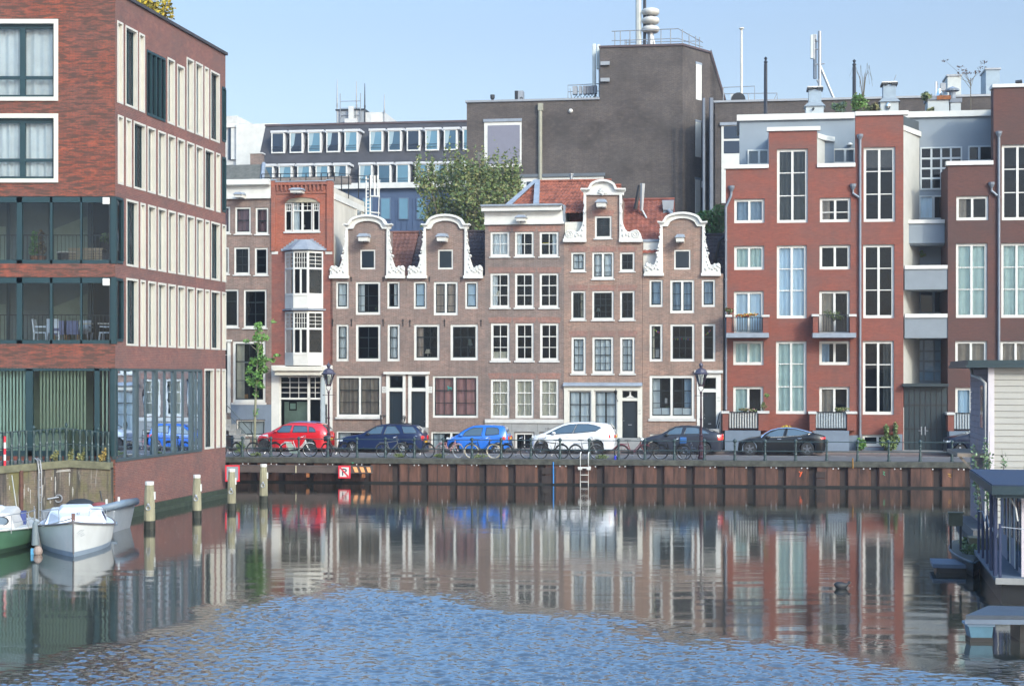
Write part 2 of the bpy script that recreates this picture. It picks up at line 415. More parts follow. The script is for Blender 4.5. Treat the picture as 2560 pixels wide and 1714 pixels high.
def hoist(B, c, x0, y0, x1, y1):
    r = B.r(c, x0, y0, x1, y1); w = r[2]-r[0]; h = r[3]-r[1]
    m = MB(); zc = r[3]-h*.42
    m.hull8([(r[0]+w*.14,-.75,r[1]),(r[2]-w*.12,-.75,r[1]),(r[2]-w*.12,0,r[1]),(r[0]+w*.14,0,r[1])],[(r[0]+w*.1,-.78,zc),(r[2]-w*.08,-.78,zc),(r[2]-w*.08,0,zc),(r[0]+w*.1,0,zc)])
    o = m.build('hoist_beam', WHITE, B.root)
    MB().hull8([(r[0],-.85,zc),(r[2],-.85,zc),(r[2],0,zc),(r[0],0,zc)],[(r[0]+w*.25,-.8,r[3]),(r[2]-w*.22,-.8,r[3]),(r[2]-w*.1,0,r[3]+.03),(r[0]+w*.12,0,r[3]+.03)]).build('lead_cover', LEAD, o)
    MB().tube([((r[0]+r[2])/2,-.55,r[1]),((r[0]+r[2])/2,-.55,r[1]-.1)],.02).build('hook', BLACKM, o)
def anchors(B, c, pts):
    for (x, y0, y1) in pts:
        r = B.r(c, x-4, y0, x+4, y1)
        MB().hull8([(r[0],-.04,r[1]),(r[2],-.04,r[1]),(r[2],.01,r[1]),(r[0],.01,r[1])],[(r[0]+.01,-.05,r[3]),(r[2]-.01,-.05,r[3]),(r[2]-.01,.01,r[3]),(r[0]+.01,.01,r[3])]).box(r[0]-.03,r[2]+.03,-.05,-.02,r[3]-.12,r[3]-.08).build('wall_anchor', BLACKM, B.root)
def door(B, c, x0, y0, x1, y1, fan=None, name='door', knob=True, side='r'):
    r = B.r(c, x0, y0, x1, y1); m = MB(); B.holes.append((r[0]-.02, r[1], r[2]+.02, (B.r(c,*fan)[3] if fan else r[3])+.0))
    m.box(r[0],r[2],.10,.15,r[1],r[3])
    d = m.build(name, DOORM, B.root); w = r[2]-r[0]; h = r[3]-r[1]
    p = MB()
    for (a, b) in ((.06,.40),(.46,.94)):
        z0, z1 = r[1]+h*a, r[1]+h*b
        p.box(r[0]+w*.14,r[2]-w*.14,.082,.1,z0,z0+.03).box(r[0]+w*.14,r[2]-w*.14,.082,.1,z1-.03,z1).box(r[0]+w*.14,r[0]+w*.14+.03,.082,.1,z0+.03,z1-.03).box(r[2]-w*.14-.03,r[2]-w*.14,.082,.1,z0+.03,z1-.03)
    p.build('panel_moulding', DARKS, d)
    if knob:
        k = r[0]+.07 if side == 'l' else r[2]-.07
        MB().ball((k,.06,r[1]+h*.48),.028).ball((k,.07,r[1]+h*.55),.016).build('knob', GREYM, d)
        MB().box(r[0]+w*.38,r[0]+w*.62,.09,.1,r[1]+h*.36,r[1]+h*.38).build('letter_slot', GREYM, d)
    if fan:
        f = B.r(c, *fan); B.win((f[0]-.03,f[1]-.02,f[2]+.03,f[3]+.02), ft=.03, sash='d', hole=False, rec=.07, name='fanlight')
    return r
# --------- gables -------------------------------------------------------------
SCR = [(205,345),(240,345),(245,900),(28,900),(28,800),(50,776),(72,792),(98,780),(120,805),(142,795),(160,745),(176,690),(156,672),(160,652),(196,640),(190,600),(182,572),(196,540),(206,500),(196,482),(210,440),(204,400),(214,360)]
def arc(cx, rx, ytop, ybot, n=12, x0=-1, x1=1):
    return [(cx+rx*(x0+(x1-x0)*k/n), ybot-(ybot-ytop)*sqrt(max(0, 1-(x0+(x1-x0)*k/n)**2))) for k in range(n+1)]
def scroll(B, c, off, mirror, sx=1.0, pts=SCR, yoff=0, axis=None, sy=1.0, y_ref=0):
    def f(q):
        x = q[0]-470; x = -x if mirror else x
        return (off+x*sx, y_ref+(q[1]-y_ref0)*sy)
    y_ref0 = 345; y_ref = yoff
    P = B.P(c, [f(q) for q in pts])
    o = MB().prism(P, -.13, .12).build('gable_scroll', WHITE, B.root, bevel=.02)
    k = MB()
    for (x, y, r) in ((192,590,13),(200,470,9),(205,520,9),(168,662,13),(60,805,26),(92,830,20),(120,850,18),(60,860,18),(180,700,13),(185,760,12),(195,850,20),(150,835,16),(170,800,12),(206,420,8),(208,380,7),(35,830,14),(182,620,10)):
        a = B.p(c, *f((x, y))); s = (B.p(c, *f((x+r,y)))[0]-a[0]); s = abs(s)
        k.ball((a[0],-.13,a[1]), (s,.06,s*random.uniform(.8,1.25)), 8, 6)
    for q in ((65,825,22),(108,815,15)):
        a = B.p(c, *f(q[:2])); s = abs(B.p(c, *f((q[0]+q[2],q[1])))[0]-a[0]); k.torus((a[0],-.14,a[1]), s, s*.3, 12, 6)
    k.build('ornament', WHITE, o, smooth=True)
    b = B.P(c, [f(q) for q in ((20,898),(20,932),(255,932),(255,898))])
    MB().prism(b, -.2, .12).build('ledge', WHITE, o, bevel=.02)
def bell_top(B, c, xl, xr, ysh0, ysh1, ya_out, ya_in, cxn, rout, rin):
    """white arched cornice over a neck: shoulders and arch"""
    o = arc(cxn, rout, ya_out, ysh0+2); i = arc(cxn, rin, ya_in, ysh1-2)
    P = [(xl,ysh0),]+o+[(xr,ysh0),(xr,ysh0+16),(xr-22,ysh0+30),(xr-28,ysh1)]+i[::-1]+[(xl+28,ysh1),(xl+22,ysh0+30),(xl,ysh0+16)]
    MB().prism(B.P(c, P), -.12, .2).build('arched_cornice', WHITE, B.root)
    o2 = arc(cxn, rout+2, ya_out-3, ysh0+2); i2 = arc(cxn, rout-20, ya_out+22, ysh0+18)
    P = [(xl-2,ysh0-3)]+o2+[(xr+2,ysh0-3),(xr+2,ysh0+14)]+i2[::-1]+[(xl-2,ysh0+14)]
    MB().prism(B.P(c, P), -.26, -.115).build('arched_moulding', WHITE, B.root)
def tile_roof(B, x0, x1, zr, ze, yr, ye, mat, name='roof', over=.1, hipl=0, hipr=0):
    """front slope with real rows of pantiles, plus a plain rear slope"""
    mb = MB(); L_ = sqrt((yr-ye)**2+(zr-ze)**2); nr = max(4, int(L_/.32)); nc = max(6, int((x1-x0)/.24))
    for i in range(nr):
        f0, f1 = i/nr, (i+1)/nr
        y0, y1 = ye+(yr-ye)*f0, ye+(yr-ye)*f1; za, zb = ze+(zr-ze)*f0+.045, ze+(zr-ze)*f1
        a0, b0 = x0+hipl*f0, x1-hipr*f0; a1, b1 = x0+hipl*f1, x1-hipr*f1
        n = nc*3; lo, hi = [], []
        for k in range(n+1):
            w = .03*(1 if k % 3 == 1 else (-.4 if k % 3 == 2 else 0))
            lo.append((a0+(b0-a0)*k/n, y0, za+w)); hi.append((a1+(b1-a1)*k/n, y1, zb+w))
        o = len(mb.v); mb.v += lo+hi
        for k in range(n): mb.f.append((o+k,o+k+1,o+n+2+k,o+n+1+k)); mb.mi.append(0)
        o = len(mb.v); mb.v += [(p[0],p[1],p[2]-.05) for p in lo]+lo
        for k in range(n): mb.f.append((o+k,o+k+1,o+n+2+k,o+n+1+k)); mb.mi.append(0)
    a1, b1 = x0+hipl, x1-hipr
    mb.quad((a1,yr,zr),(b1,yr,zr),(x1,2*yr-ye,ze),(x0,2*yr-ye,ze))
    mb.add([(x0,ye,ze),(a1,yr,zr),(x0,2*yr-ye,ze)],[(0,2,1)]).add([(x1,ye,ze),(b1,yr,zr),(x1,2*yr-ye,ze)],[(0,1,2)])
    r = mb.build(name, mat, B.root)
    MB().tube([(a1,yr,zr+.03),(b1,yr,zr+.03)],.1).build('ridge_tiles', mat, r)
    return r
# ======================= narrow brown house on the far left ====================
A = Bld('canal_house', 'narrow brown brick house with white cornice and stone steps, leftmost house of the far row', 'house', FN, 560-30, group='canal houses along the far quay')
xr = A.x('A4',466)
zt = A.z('A4',300,262); zb = 0
top = [(0,0),(xr,0),(xr,zt),(0,zt)]
for r_, kw in (((-58,338,60,602),dict(sash='d',cur='r')),((108,343,263,605),dict(sash='d',rows=(.5,),cur='r')),((308,348,435,610),dict(sash='d',rows=(.5,),cur='r')),
    ((-70,735,50,1000),dict(sash='d')),((98,735,252,1005),dict(sash='d',cols=2,rows=(.33,.66),thick=False,barm=DARKS)),((300,740,430,1010),dict(sash='d',rows=(.33,.66),thick=False)),
    ((-60,1148,142,1522),dict(sash='d',rows=(.3,))),((192,1150,417,1527),dict(sash='d',cols=2,rows=(.32,.66)))):
    A.win(A.r('A4',*r_), sill=.07, glass=GLASSD if not kw.get('cur') else GLASS, **kw)
A.win(A.r('A5',85,283,406,885), cols=2, rows=(.32,.66), sash='d', cur='y', cm='l', sill=.12, ft=.11)
A.win(A.r('A5',125,1057,402,1215), cols=2, sash='d', cur='w', cm='blind', ft=.05)
r = door(A, 'A5', -60, 430, 30, 985, (-60,300,30,420))
rbox(A,'A5',36,283,66,985,-.06,.05,'door_frame',WHITE); rbox(A,'A5',-70,270,80,290,-.12,.05,'door_cornice',WHITE)
A.wall('wall', B_BROWN, top)
A.body(0, xr, zt, 9, B_BROWN)
zp = A.z('A5',250,905)
MB().box(A.x('A5',70), xr, -.05, -.003, A.z('A5',250,1050), zp).box(A.x('A5',404), xr, -.05, -.003, 0, A.z('A5',250,1050)).box(A.x('A5',70), A.x('A5',123), -.05,-.003,0,A.z('A5',250,1050)).build('plinth', PLINTH, A.root)
for (ya,yb,y0,y1) in ((80,132,-.42,.2),(132,140,-.3,.2),(140,236,-.10,.2),(236,264,-.16,.2)):
    r = A.r('A4',-120,ya,465,yb); MB().box(0, xr-.02, y0, y1, r[1], r[3]).build('cornice', WHITE, A.root)
hoist(A,'A4',130,212,225,262)
M('roof_weathered_grey',(.10,.10,.085),.9,var=.4,scale=3)
# stone steps rising to the left, with a thin iron handrail
stp = MB(); n = 7; z1_ = A.z('A5',20,1000); xs0 = A.x('A5',20)
for k in range(n):
    zz = z1_*(1-(k)/n); stp.box(xs0-.6 if k==0 else xs0+.27*(k-1), xs0+.27*k+.06, -1.15, -.06, 0 if k>3 else zz-.32, zz).box(xs0-.02+.27*k-.27, xs0+.27*k+.1, -1.18, -1.12, zz-.09, zz+.004)
A_st = stp.build('stoop', STONE, A.root)
MB().tube([(xs0+.1,-1.12,z1_+.85),(xs0+.27*n,-1.12,.9)],.02).tube([(xs0+.1,-1.12,z1_),(xs0+.1,-1.12,z1_+.85)],.02).tube([(xs0+.27*n,-1.12,0),(xs0+.27*n,-1.12,.9)],.03).tube([(xs0+.1,-1.12,z1_+.45),(xs0+.27*n,-1.12,.45)],.015).build('handrail', IRON, A_st)
# ======================= red house with bay windows ============================
Bh = Bld('canal_house', 'narrow red brick house with white two-storey bay window and brick parapet', 'house', FN, 560+466*.2551, group='canal houses along the far quay')
B = Bh; xr = B.x('A4',1064)
zt = B.z('A4',760,100); zm = B.z('A4',760,778); zg = B.z('A5',760,520)
w = B.r('A4',593,275,938,582)
# composite top window: tall middle pair and two lower side lights
wz = w[3]-.13; x_a, x_b = B.x('A4',668), B.x('A4',865)
B.holes += [(w[0],w[1],x_a,wz),(x_a,w[1],x_b,w[3]),(x_b,w[1],w[2],wz)]
B.win((x_a,w[1],x_b,w[3]), cols=1, mull=(.5,), ft=.06, hole=False, cur='w', cm='l', sill=None)
B.win((w[0],w[1],x_a,wz), ft=.06, hole=False); B.win((x_b,w[1],w[2],wz), ft=.06, hole=False)
gb = MB()
def lattice(m, x0, x1, z0, z1, nx, nz, y, t=.022):
    for k in range(1, nx): q = x0+(x1-x0)*k/nx; m.box(q-t/2,q+t/2,y,y+.03,z0,z1)
    for k in range(1, nz): q = z0+(z1-z0)*k/nz; m.box(x0,x1,y+.004,y+.034,q-t/2,q+t/2)
zl = B.z('A4',760,378)
gb.box(w[0]+.05,x_a-.05,.06,.11,zl-.03,zl+.03).box(x_a+.05,x_b-.05,.06,.11,zl-.03,zl+.03).box(x_b+.05,w[2]-.05,.06,.11,zl-.03,zl+.03)
lattice(gb, w[0]+.06, x_a-.06, zl, wz-.05, 3, 2, .07); lattice(gb, x_b+.06, w[2]-.06, zl, wz-.05, 3, 2, .07)
mid = (x_a+x_b)/2; lattice(gb, x_a+.06, mid-.04, zl, w[3]-.05, 2, 2, .07); lattice(gb, mid+.04, x_b-.06, zl, w[3]-.05, 2, 2, .07)
gb.build('glazing_bars', WHITE, B.root)
MB().box(w[0]-.04,w[2]+.04,-.08,.02,w[1]-.09,w[1]-.004).build('sill', OFFW, B.root)
ac = B.P('A4', arc(768,175,222,292,10)); ai = B.P('A4', arc(768,165,250,300,10))
MB().prism(ac+ai[::-1], -.06, .05).build('arch', B_RED, B.root)
MB().prism(ai+[(w[2],w[3]-.12),(w[0],w[3]-.12)], -.012, .05).build('arch_panel', M('arch_stone',(.30,.27,.2),.8), B.root)
# upper wall (orange) and lower wall (dull red) with openings behind the bay
top = [(0,zm),(xr,zm),(xr,zt),(0,zt)]
B.wall('wall', B_RED, top)
g = B.r('A5',545,630,945,1105)
B.wall('lower_wall', B_RED2, [(0,zg),(xr,zg),(xr,zm-.002),(0,zm-.002)], holes=[B.r('A4',640,830,800,1190), B.r('A5',640,40,800,400)])
B.body(0, xr, zt-.3, 7.7, M('cream_plaster',(.50,.47,.40),.85,var=.18,scale=.9,stretch=(1,1,.4)))
MB().box(xr-.04, xr+.05, .3, 7.8, B.z('A4',1065,262)-.0, B.z('A4',1065,200)).build('roof_edge', WHITE, B.root)
sw_ = MB().box(xr+.001, xr+.04, 5.6, 6.6, zt-2.6, zt-.9).build('side_window', WHITE, B.root)
MB().box(xr+.03,xr+.046,5.68,6.05,zt-2.5,zt-1.0).box(xr+.03,xr+.046,6.15,6.52,zt-2.5,zt-1.0).build('pane', GLASSD, sw_)
# pilasters, dentils, quoin stones
for (a, b) in ((466,508),(1010,1064)):
    r = B.r('A4',a,86,b,775); MB().box(r[0],r[2],-.10,-.004,r[1],r[3]).build('pilaster', B_RED, B.root)
    MB().box(r[0]-.03,r[2]+.03,-.14,.1,r[3],r[3]+.07).build('pilaster_cap', LEAD, B.root)
de = MB(); zd1, zd0 = B.z('A4',760,128), B.z('A4',760,185)
for k in range(12):
    q = B.x('A4',520)+(B.x('A4',1000)-B.x('A4',520))*k/12; de.box(q,q+.085,-.12,-.004,zd0,zd1)
de.box(B.x('A4',508),B.x('A4',1010),-.13,.05,zd1,zt+.01).box(B.x('A4',508),B.x('A4',1010),-.05,-.004,zd0-.16,zd0)
de.build('dentil_course', B_RED, B.root)
MB().box(B.x('A4',508),B.x('A4',1010),-.16,.3,zt+.01,zt+.06).build('parapet_cap', LEAD, B.root)
for (a,b) in ((468,530),(995,1062)): rbox(B,'A4',a,778,b,806,-.03,-.003,'band_stone',OFFW)
hoist(B,'A4',668,170,805,216)
# bay window: centre face and two faces turned 45 degrees
bx0, bx1 = B.x('A4',545)+.30, B.x('A4',975)-.02
DB = .68
def bay(z0, z1, ztr, zp0, name):
    root = MB(); cx0, cx1 = bx0+DB, bx1-DB
    pts = [(bx0,0),(cx0,-DB),(cx1,-DB),(bx1,0)]
    # apron panels
    root.hull8([(bx0,-.003,zp0),(cx0,-DB,zp0),(cx1,-DB,zp0),(bx1,-.003,zp0)],[(bx0,-.003,z0),(cx0,-DB,z0),(cx1,-DB,z0),(bx1,-.003,z0)])
    o = root.build(name, WHITE, B.root)
    fr = MB(); ba = MB(); gl = MB()
    for i in range(3):
        (xa, ya), (xb, yb) = pts[i], pts[i+1]; L_ = sqrt((xb-xa)**2+(yb-ya)**2); d = ((xb-xa)/L_, (yb-ya)/L_); nn = (d[1], -d[0])
        def q(mb, s0, s1, za, zb, o0, o1):
            c = [(xa+d[0]*s+nn[0]*o_, ya+d[1]*s+nn[1]*o_) for s, o_ in ((s0,o1),(s1,o1),(s1,o0),(s0,o0))]
            mb.hull8([(p[0],p[1],za) for p in c],[(p[0],p[1],zb) for p in c])
        q(fr,0,.075,z0,z1,-.08,0); q(fr,L_-.075,L_,z0,z1,-.08,0); q(fr,.075,L_-.075,z0,z0+.09,-.08,0); q(fr,.075,L_-.075,z1-.10,z1,-.08,0)
        q(fr,.075,L_-.075,ztr-.05,ztr+.05,-.08,.01)
        nx, nz = (5,3) if i == 1 else (2,4)
        for k in range(1, nx): s_ = .075+(L_-.15)*k/nx; q(ba, s_-.013, s_+.013, ztr+.05, z1-.1, -.05, -.01)
        for k in range(1, nz): h = ztr+.05+(z1-.15-ztr)*k/nz; q(ba, .075, L_-.075, h-.013, h+.013, -.045, -.012)
        if i == 1: q(fr, L_/2-.05, L_/2+.05, z0+.09, ztr-.05, -.08, 0)
        c = [(xa+d[0]*s_-nn[0]*.05, ya+d[1]*s_-nn[1]*.05) for s_ in (.07, L_-.07)]
        gl.quad((c[0][0],c[0][1],z0),(c[1][0],c[1][1],z0),(c[1][0],c[1][1],z1),(c[0][0],c[0][1],z1))
        # raised border on the apron
        q(ba,.05,L_-.05,z0-.04,z0-.0,.001,.03)
    fr.build('window_frame', WHITE, o); ba.build('glazing_bars', WHITE, o); gl.build('pane', GLASS, o)
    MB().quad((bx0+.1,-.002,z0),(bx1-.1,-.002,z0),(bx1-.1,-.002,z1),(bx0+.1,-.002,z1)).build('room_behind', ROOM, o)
    MB().hull8([(bx0+.1,-.05,z0+.01),(bx0+.5,-.5,z0+.01),(bx0+.52,-.48,z0+.01),(bx0+.12,-.03,z0+.01)],[(bx0+.1,-.05,z1),(bx0+.5,-.5,z1),(bx0+.52,-.48,z1),(bx0+.12,-.03,z1)]).build('curtain', CURT['t'], o)
    return o
def zB(y, c='A4', cor=1.0): return B.z(c,760,y)
b1 = bay(zB(1208), zB(782), zB(950), zB(1338), 'bay_window')
b2 = bay(zB(412,'A5'), zB(0,'A5')+.02, zB(165,'A5'), zB(522,'A5'), 'bay_window')
zr0, zr1 = zB(772), zB(662)
c4 = [(bx0-.15,-.0),(bx0+DB-.06,-DB-.15),(bx1-DB+.06,-DB-.15),(bx1+.15,-.0)]
t4 = [(bx0+.75,-.0),(bx0+.95,-.12),(bx1-.95,-.12),(bx1-.75,-.0)]
MB().hull8([(p[0],p[1],zr0) for p in c4],[(p[0],p[1],zr0+.06) for p in c4]).hull8([(p[0],p[1],zr0+.06) for p in c4],[(p[0],p[1],zr1) for p in t4]).build('bay_roof', LEAD, B.root)
stp = MB()
for k in range(6):
    f = k/6
    for sgn in (-1, 1):
        xx = (bx0-.12+f*.9) if sgn < 0 else (bx1+.12-f*.9)
        stp.box(xx-.09,xx+.09,-.05,-.005,zr0+f*(zr1-zr0),zr0+f*(zr1-zr0)+.13)
stp.build('stepped_flashing', LEAD, B.root)
z2 = zB(1352)
MB().hull8([(p[0],p[1],z2-.03) for p in c4],[(p[0],p[1],z2+.05) for p in c4]).build('bay_cornice', LEAD, B.root)
# ground floor shop front
zc0, zc1 = zB(575,'A5'), zB(532,'A5'); zs = 0
sf = MB(); x0, x1 = B.x('A5',458), B.x('A5',1045); 
sf.box(0, g[0], -.03, .28, 0, zg-.004).box(g[2]+.28, xr, -.03, .28, 0, zg-.004).box(g[0], g[2]+.28, -.03, .28, g[3], zg-.004)
sf.build('shop_surround', WHITE, B.root)
MB().box(B.x('A5',510), B.x('A5',992), -.75, .0, zc0, zc1).box(B.x('A5',525), B.x('A5',978), -.6, 0, zB(618,'A5'), zc0).build('shop_cornice', CREAM, B.root, bevel=.02)
for xx in (640, 830):
    q = B.x('A5',xx); MB().prism([(-.55,0),(-.04,0),(-.04,-.5),(-.15,-.42),(-.3,-.2)], q-.06, q+.06, axis='x') if False else None
    MB().hull8([(q-.06,-.15,zB(612,'A5')-.12),(q+.06,-.15,zB(612,'A5')-.12),(q+.06,0,zB(612,'A5')-.2),(q-.06,0,zB(612,'A5')-.2)],[(q-.06,-.6,zB(618,'A5')),(q+.06,-.6,zB(618,'A5')),(q+.06,0,zB(618,'A5')),(q-.06,0,zB(618,'A5'))]).build('bracket', CREAM, B.root)
zt_ = zB(845,'A5')
fr = MB(); fr.box(g[0],g[0]+.06,.05,.14,.1,g[3]).box(g[2]-.02,g[2]+.04,.05,.14,.1,g[3]).box(g[0],g[2],.05,.14,g[3]-.05,g[3]).box(g[0],g[2],.04,.14,zt_-.06,zt_+.04).box(g[0],g[2],.05,.14,0,.3)
qd = B.x('A5',828); fr.box(qd-.07,qd+.07,.04,.14,.3,g[3])
lattice(fr, g[0]+.06, qd-.07, zt_+.04, g[3]-.05, 3, 4, .07, .03); lattice(fr, qd+.07, g[2]-.02, zt_+.04, g[3]-.05, 2, 4, .07, .03)
sw_ = fr.build('shop_window', WHITE, B.root)
MB().quad((g[0],.11,.3),(g[2]+.28,.11,.3),(g[2]+.28,.11,g[3]),(g[0],.11,g[3])).build('pane', GLASSG, sw_)
MB().box(g[0]+.1,qd-.1,.6,.65,.3,zt_-.2).build('interior_wall_panel', M('shop_wall',(.5,.56,.5),.9,var=.2), sw_)
pf = B.r('A5',610,880,685,965); MB().box(pf[0],pf[2],.57,.6,pf[1],pf[3]).build('picture_frame', BLACKM, sw_); MB().box(pf[0]+.06,pf[2]-.06,.565,.57,pf[1]+.08,pf[3]-.08).build('picture', CURT['g'], sw_)
MB().box(g[2]+.05,g[2]+.28,-.02,.2,0,g[3]).build('door_recess', M('pale_grey_door',(.35,.4,.42),.7), B.root)
MB().box(g[2]+.30,g[2]+.38,-.045,-.031,0,zB(900,'A5')).build('downpipe', BLACKM, B.root)
# ======================= pair of gabled houses =================================
def small_roof(B, c, xr, y_ridge, y_eave, mat, dep=3.2):
    pass
def pair_house(name, label, c, cx, x_l, x_r, off):
    pass
C1 = Bld('canal_house', 'brown brick house with white scrolled gable, left one of the joined pair, brown curtains downstairs', 'house', FN, 820+28*.21042, group='canal houses along the far quay')
C2 = Bld('canal_house', 'brown brick house with white scrolled gable, right of the joined pair, pink curtains downstairs', 'house', FN, 820+931*.21042, group='canal houses along the far quay')
for (B, dx, xe) in ((C1,0,930),(C2,925,1868)):
    xr = B.x('A6',xe)
    zsh = B.z('A6',470+dx,905); xa, xb = B.x('A6',238+dx), B.x('A6',704+dx)
    ar = B.P('A6', arc(470+dx,170,245,342,10))
    ol = [(0,0),(xr,0),(xr,zsh),(xb,zsh)]+[(xb,B.z('A6',470+dx,344))]+ar[::-1]+[(xa,B.z('A6',470+dx,344)),(xa,zsh),(0,zsh)]
    B.win(B.r('A6',383+dx*.998,588,562+dx*.998,823), ft=.06, shut=True, rec=.03)
    if dx == 0:
        B.win(B.r('A6',95,968,245,1290), sash='d', rows=(.5,), cur='w', thick=False)
        B.win(B.r('A6',328,968,622,1362), sash='d', mull=(), cols=2, rows=(.42,.76), cur='w', cm='l', ft=.09, barm=DARKS, thick=False)
        B.win(B.r('A6',703,968,852,1290), sash='d', rows=(.5,), cur='w', cm='r2', thick=False)
        B.win(B.r('A7',90,45,225,448), sash='d', rows=(.34,.67), cur='w', ft=.09)
        B.win(B.r('A7',302,45,572,448), sash='d', cols=2, rows=(.34,.67), ft=.10, glass=GLASSD)
        B.win(B.r('A7',647,45,782,448), sash='d', rows=(.34,.67), cur='w', ft=.09)
        B.win(B.r('A7',92,602,582,1055), sash='d', cols=2, rows=(.34,.67), cur='n', mull=(.52,), ft=.10, sill=.10)
        door(B,'A7',670,775,815,1400,(668,602,812,742))
        B.win(B.r('A7',92,1205,560,1420), sash='d', cols=3, ft=.07, cur='w', cm='l')
        dj, dk = (635,845)
    else:
        B.win(B.r('A6',1018,968,1170,1292), sash='d', rows=(.5,), cur='l', cm='blind', thick=False)
        B.win(B.r('A6',1255,968,1542,1368), sash='d', mull=(.5,), rows=(.38,.76), cur='t', ft=.09, thick=False)
        B.win(B.r('A6',1628,968,1780,1292), sash='d', rows=(.5,), cur='l', cm='blind', thick=False)
        B.win(B.r('A7',935,45,1215,437), sash='d', cols=3, rows=(.34,.67), cur='t', cm='l', ft=.10)
        B.win(B.r('A7',1332,45,1632,437), sash='d', cols=3, rows=(.34,.67), ft=.10, glass=GLASSD)
        B.win(B.r('A7',1140,605,1635,1062), sash='d', cols=2, rows=(.34,.67), cur='p', mull=(.48,), ft=.08)
        door(B,'A7',908,775,1062,1400,(908,602,1060,742), side='r')
        B.win(B.r('A7',1122,1212,1560,1420), sash='d', cols=3, mull=(.5,), ft=.07, cur='w', cm='l')
        dj, dk = (875,1095)
    # door surround
    t0 = B.z('A7',dj,590)
    for (a, b) in ((dj,dj+32),(dk-30,dk)): rbox(B,'A7',a,588,b,1400,-.05,.04,'door_post',WHITE)
    rbox(B,'A7',dj+32,742,dk-30,775,-.04,.06,'transom',WHITE); rbox(B,'A7',dj+32,588,dk-30,602,-.05,.05,'door_head',WHITE)
    if dx == 0: rbox(B,'A7',612,562,859,588,-.18,.02,'door_cornice',WHITE)
    else: rbox(B,'A7',861,562,1108,588,-.18,.02,'door_cornice',WHITE)
    rbox(B,'A7',dj,1165 if dx else 1190,dk,1420,-.9,-.002,'doorstep',STONE)
    # number plates
    if dx == 0: px, nums = 588, ('133','135')
    else: px, nums = 1090, ('137','137A')
    for k in range(2):
        q = rbox(B,'A7',px,722+36*k,px+46,755+36*k,-.02,.0,'number_plate',WHITE,bevel=.008); r = B.r('A7',px,722+36*k,px+46,755+36*k)
        text_mesh(nums[k], .09, 'number', BLACKM, q, ((r[0]+r[2])/2,-.024,(r[1]+r[3])/2), depth=.001)
    B.wall('wall', B_BROWN, ol)
    ze = B.z('A6',470+dx,900)
    B.body(0, xr, ze-.3, 8, B_BROWN)
    if dx == 0:
        anchors(B,'A6',[(278,905,970),(657,905,970),(58,1408,1498),(281,1408,1498),(657,1408,1498),(892,1408,1498)])
    else:
        anchors(B,'A6',[(1206,905,970),(1582,905,970),(975,1413,1500),(1386,1413,1500),(1820,1413,1500)])
    hoist(B,'A6',380+dx,410,515+dx,500)
    bell_top(B,'A6',190+dx,768+dx,285,345,178-(6 if dx else 0),250-(3 if dx else 0),474+dx,232,172)
    scroll(B,'A6',470+dx,False,yoff=345); scroll(B,'A6',470+dx,True,yoff=345)
    # roof behind the gable, ridge along the street
    P3 = SP(9.5+3.6); zr = P3.z(820+900*.21042, 500+392*.21042)-ST
    tile_roof(B, .02, xr-.02, zr, ze-.35, 3.6, .3, brick and (TILE_B if dx == 0 else TILE_D))
    # brick neck runs back over the roof
    MB().box(xa,xb,.28,1.4,zsh-.2,B.z('A6',470+dx,360)).build('neck_back', B_BROWN, B.root)
rbox(C1,'A7',92,1062,582,1075,-.12,.0,'window_ledge',OFFW)
MB().tube([(C1.x('A7',622),-.5,0),(C1.x('A7',595),-.5,C1.z('A7',595,1030)),(C1.x('A7',630),-.1,C1.z('A7',595,1040))],.05).build('handrail', BLACKM, C1.root)
hr = MB(); xc = C1.x('A7',838)
for k in range(5): hr.torus((xc-.05+.02*k,-.35,C1.z('A7',838,1090)+.05*k),.12-.01*k,.012,12,5)
hr.tube([(xc-.1,-.35,.6),(xc+.05,-.35,C1.z('A7',838,1045))],.02).build('iron_scroll_rail', BLACKM, C1.root)
# turquoise toy stuck in the window
q = C2.p('A7',1322,740); tq = M('toy_turquoise',(.08,.62,.52),.5,var=0)
MB().box(q[0]-.12,q[0]+.1,.17,.18,q[1]-.03,q[1]+.05).box(q[0]-.12,q[0]-.08,.17,.18,q[1]-.12,q[1]-.03).box(q[0]+.06,q[0]+.1,.17,.18,q[1]-.12,q[1]-.03).box(q[0]-.15,q[0]-.07,.17,.18,q[1]+.05,q[1]+.12).build('paper_cutout', tq, C2.root)
# ======================= house with straight cornice ===========================
D = Bld('canal_house', 'brown brick house with straight white cornice, white sash windows and grey stone plinth', 'house', FN, 1180+128*.25516, group='canal houses along the far quay'); B = D
xr = B.x('A8',900)
B.wall_top = zt = B.z('A8',510,517)
for (a,b) in ((180,367),(420,605),(662,848)):
    B.win(B.r('A8',a,585,b,828), cols=2, rows=(.5,), cur='w', cm='full' if a<200 else ('l' if a<500 else 'r'), ft=.085, sill=.07, thick=False, mw=.035, lintel=B_LINT)
    B.win(B.r('A8',a,990,b,1328), cols=2, rows=(.34,.67), cur='w' if a<200 else None, cm='l', ft=.085, sill=.08, mw=.035, lintel=B_LINT)
for (a,b) in ((205,408),(472,672),(740,942)):
    B.win(B.r('B1',a,32,b,442), cols=2, rows=(.34,.67), cur='y' if a<300 else None, cm='low', ft=.095, sill=.09, mw=.035, lintel=B_LINT, glass=GLASS if a<300 else GLASSD)
    B.win(B.r('B1',a-2,640,b,1066), cols=2, rows=(.34,.67), cur='y', ft=.095, mw=.035, lintel=B_LINT)
B.win(B.r('B1',470,1225,672,1450), cols=2, ft=.07, mw=.035, rec=.02); B.win(B.r('B1',742,1228,942,1450), cols=2, ft=.07, mw=.035, rec=.02)
B.wall('wall', B_GREYB, [(0,0),(xr,0),(xr,zt),(0,zt)])
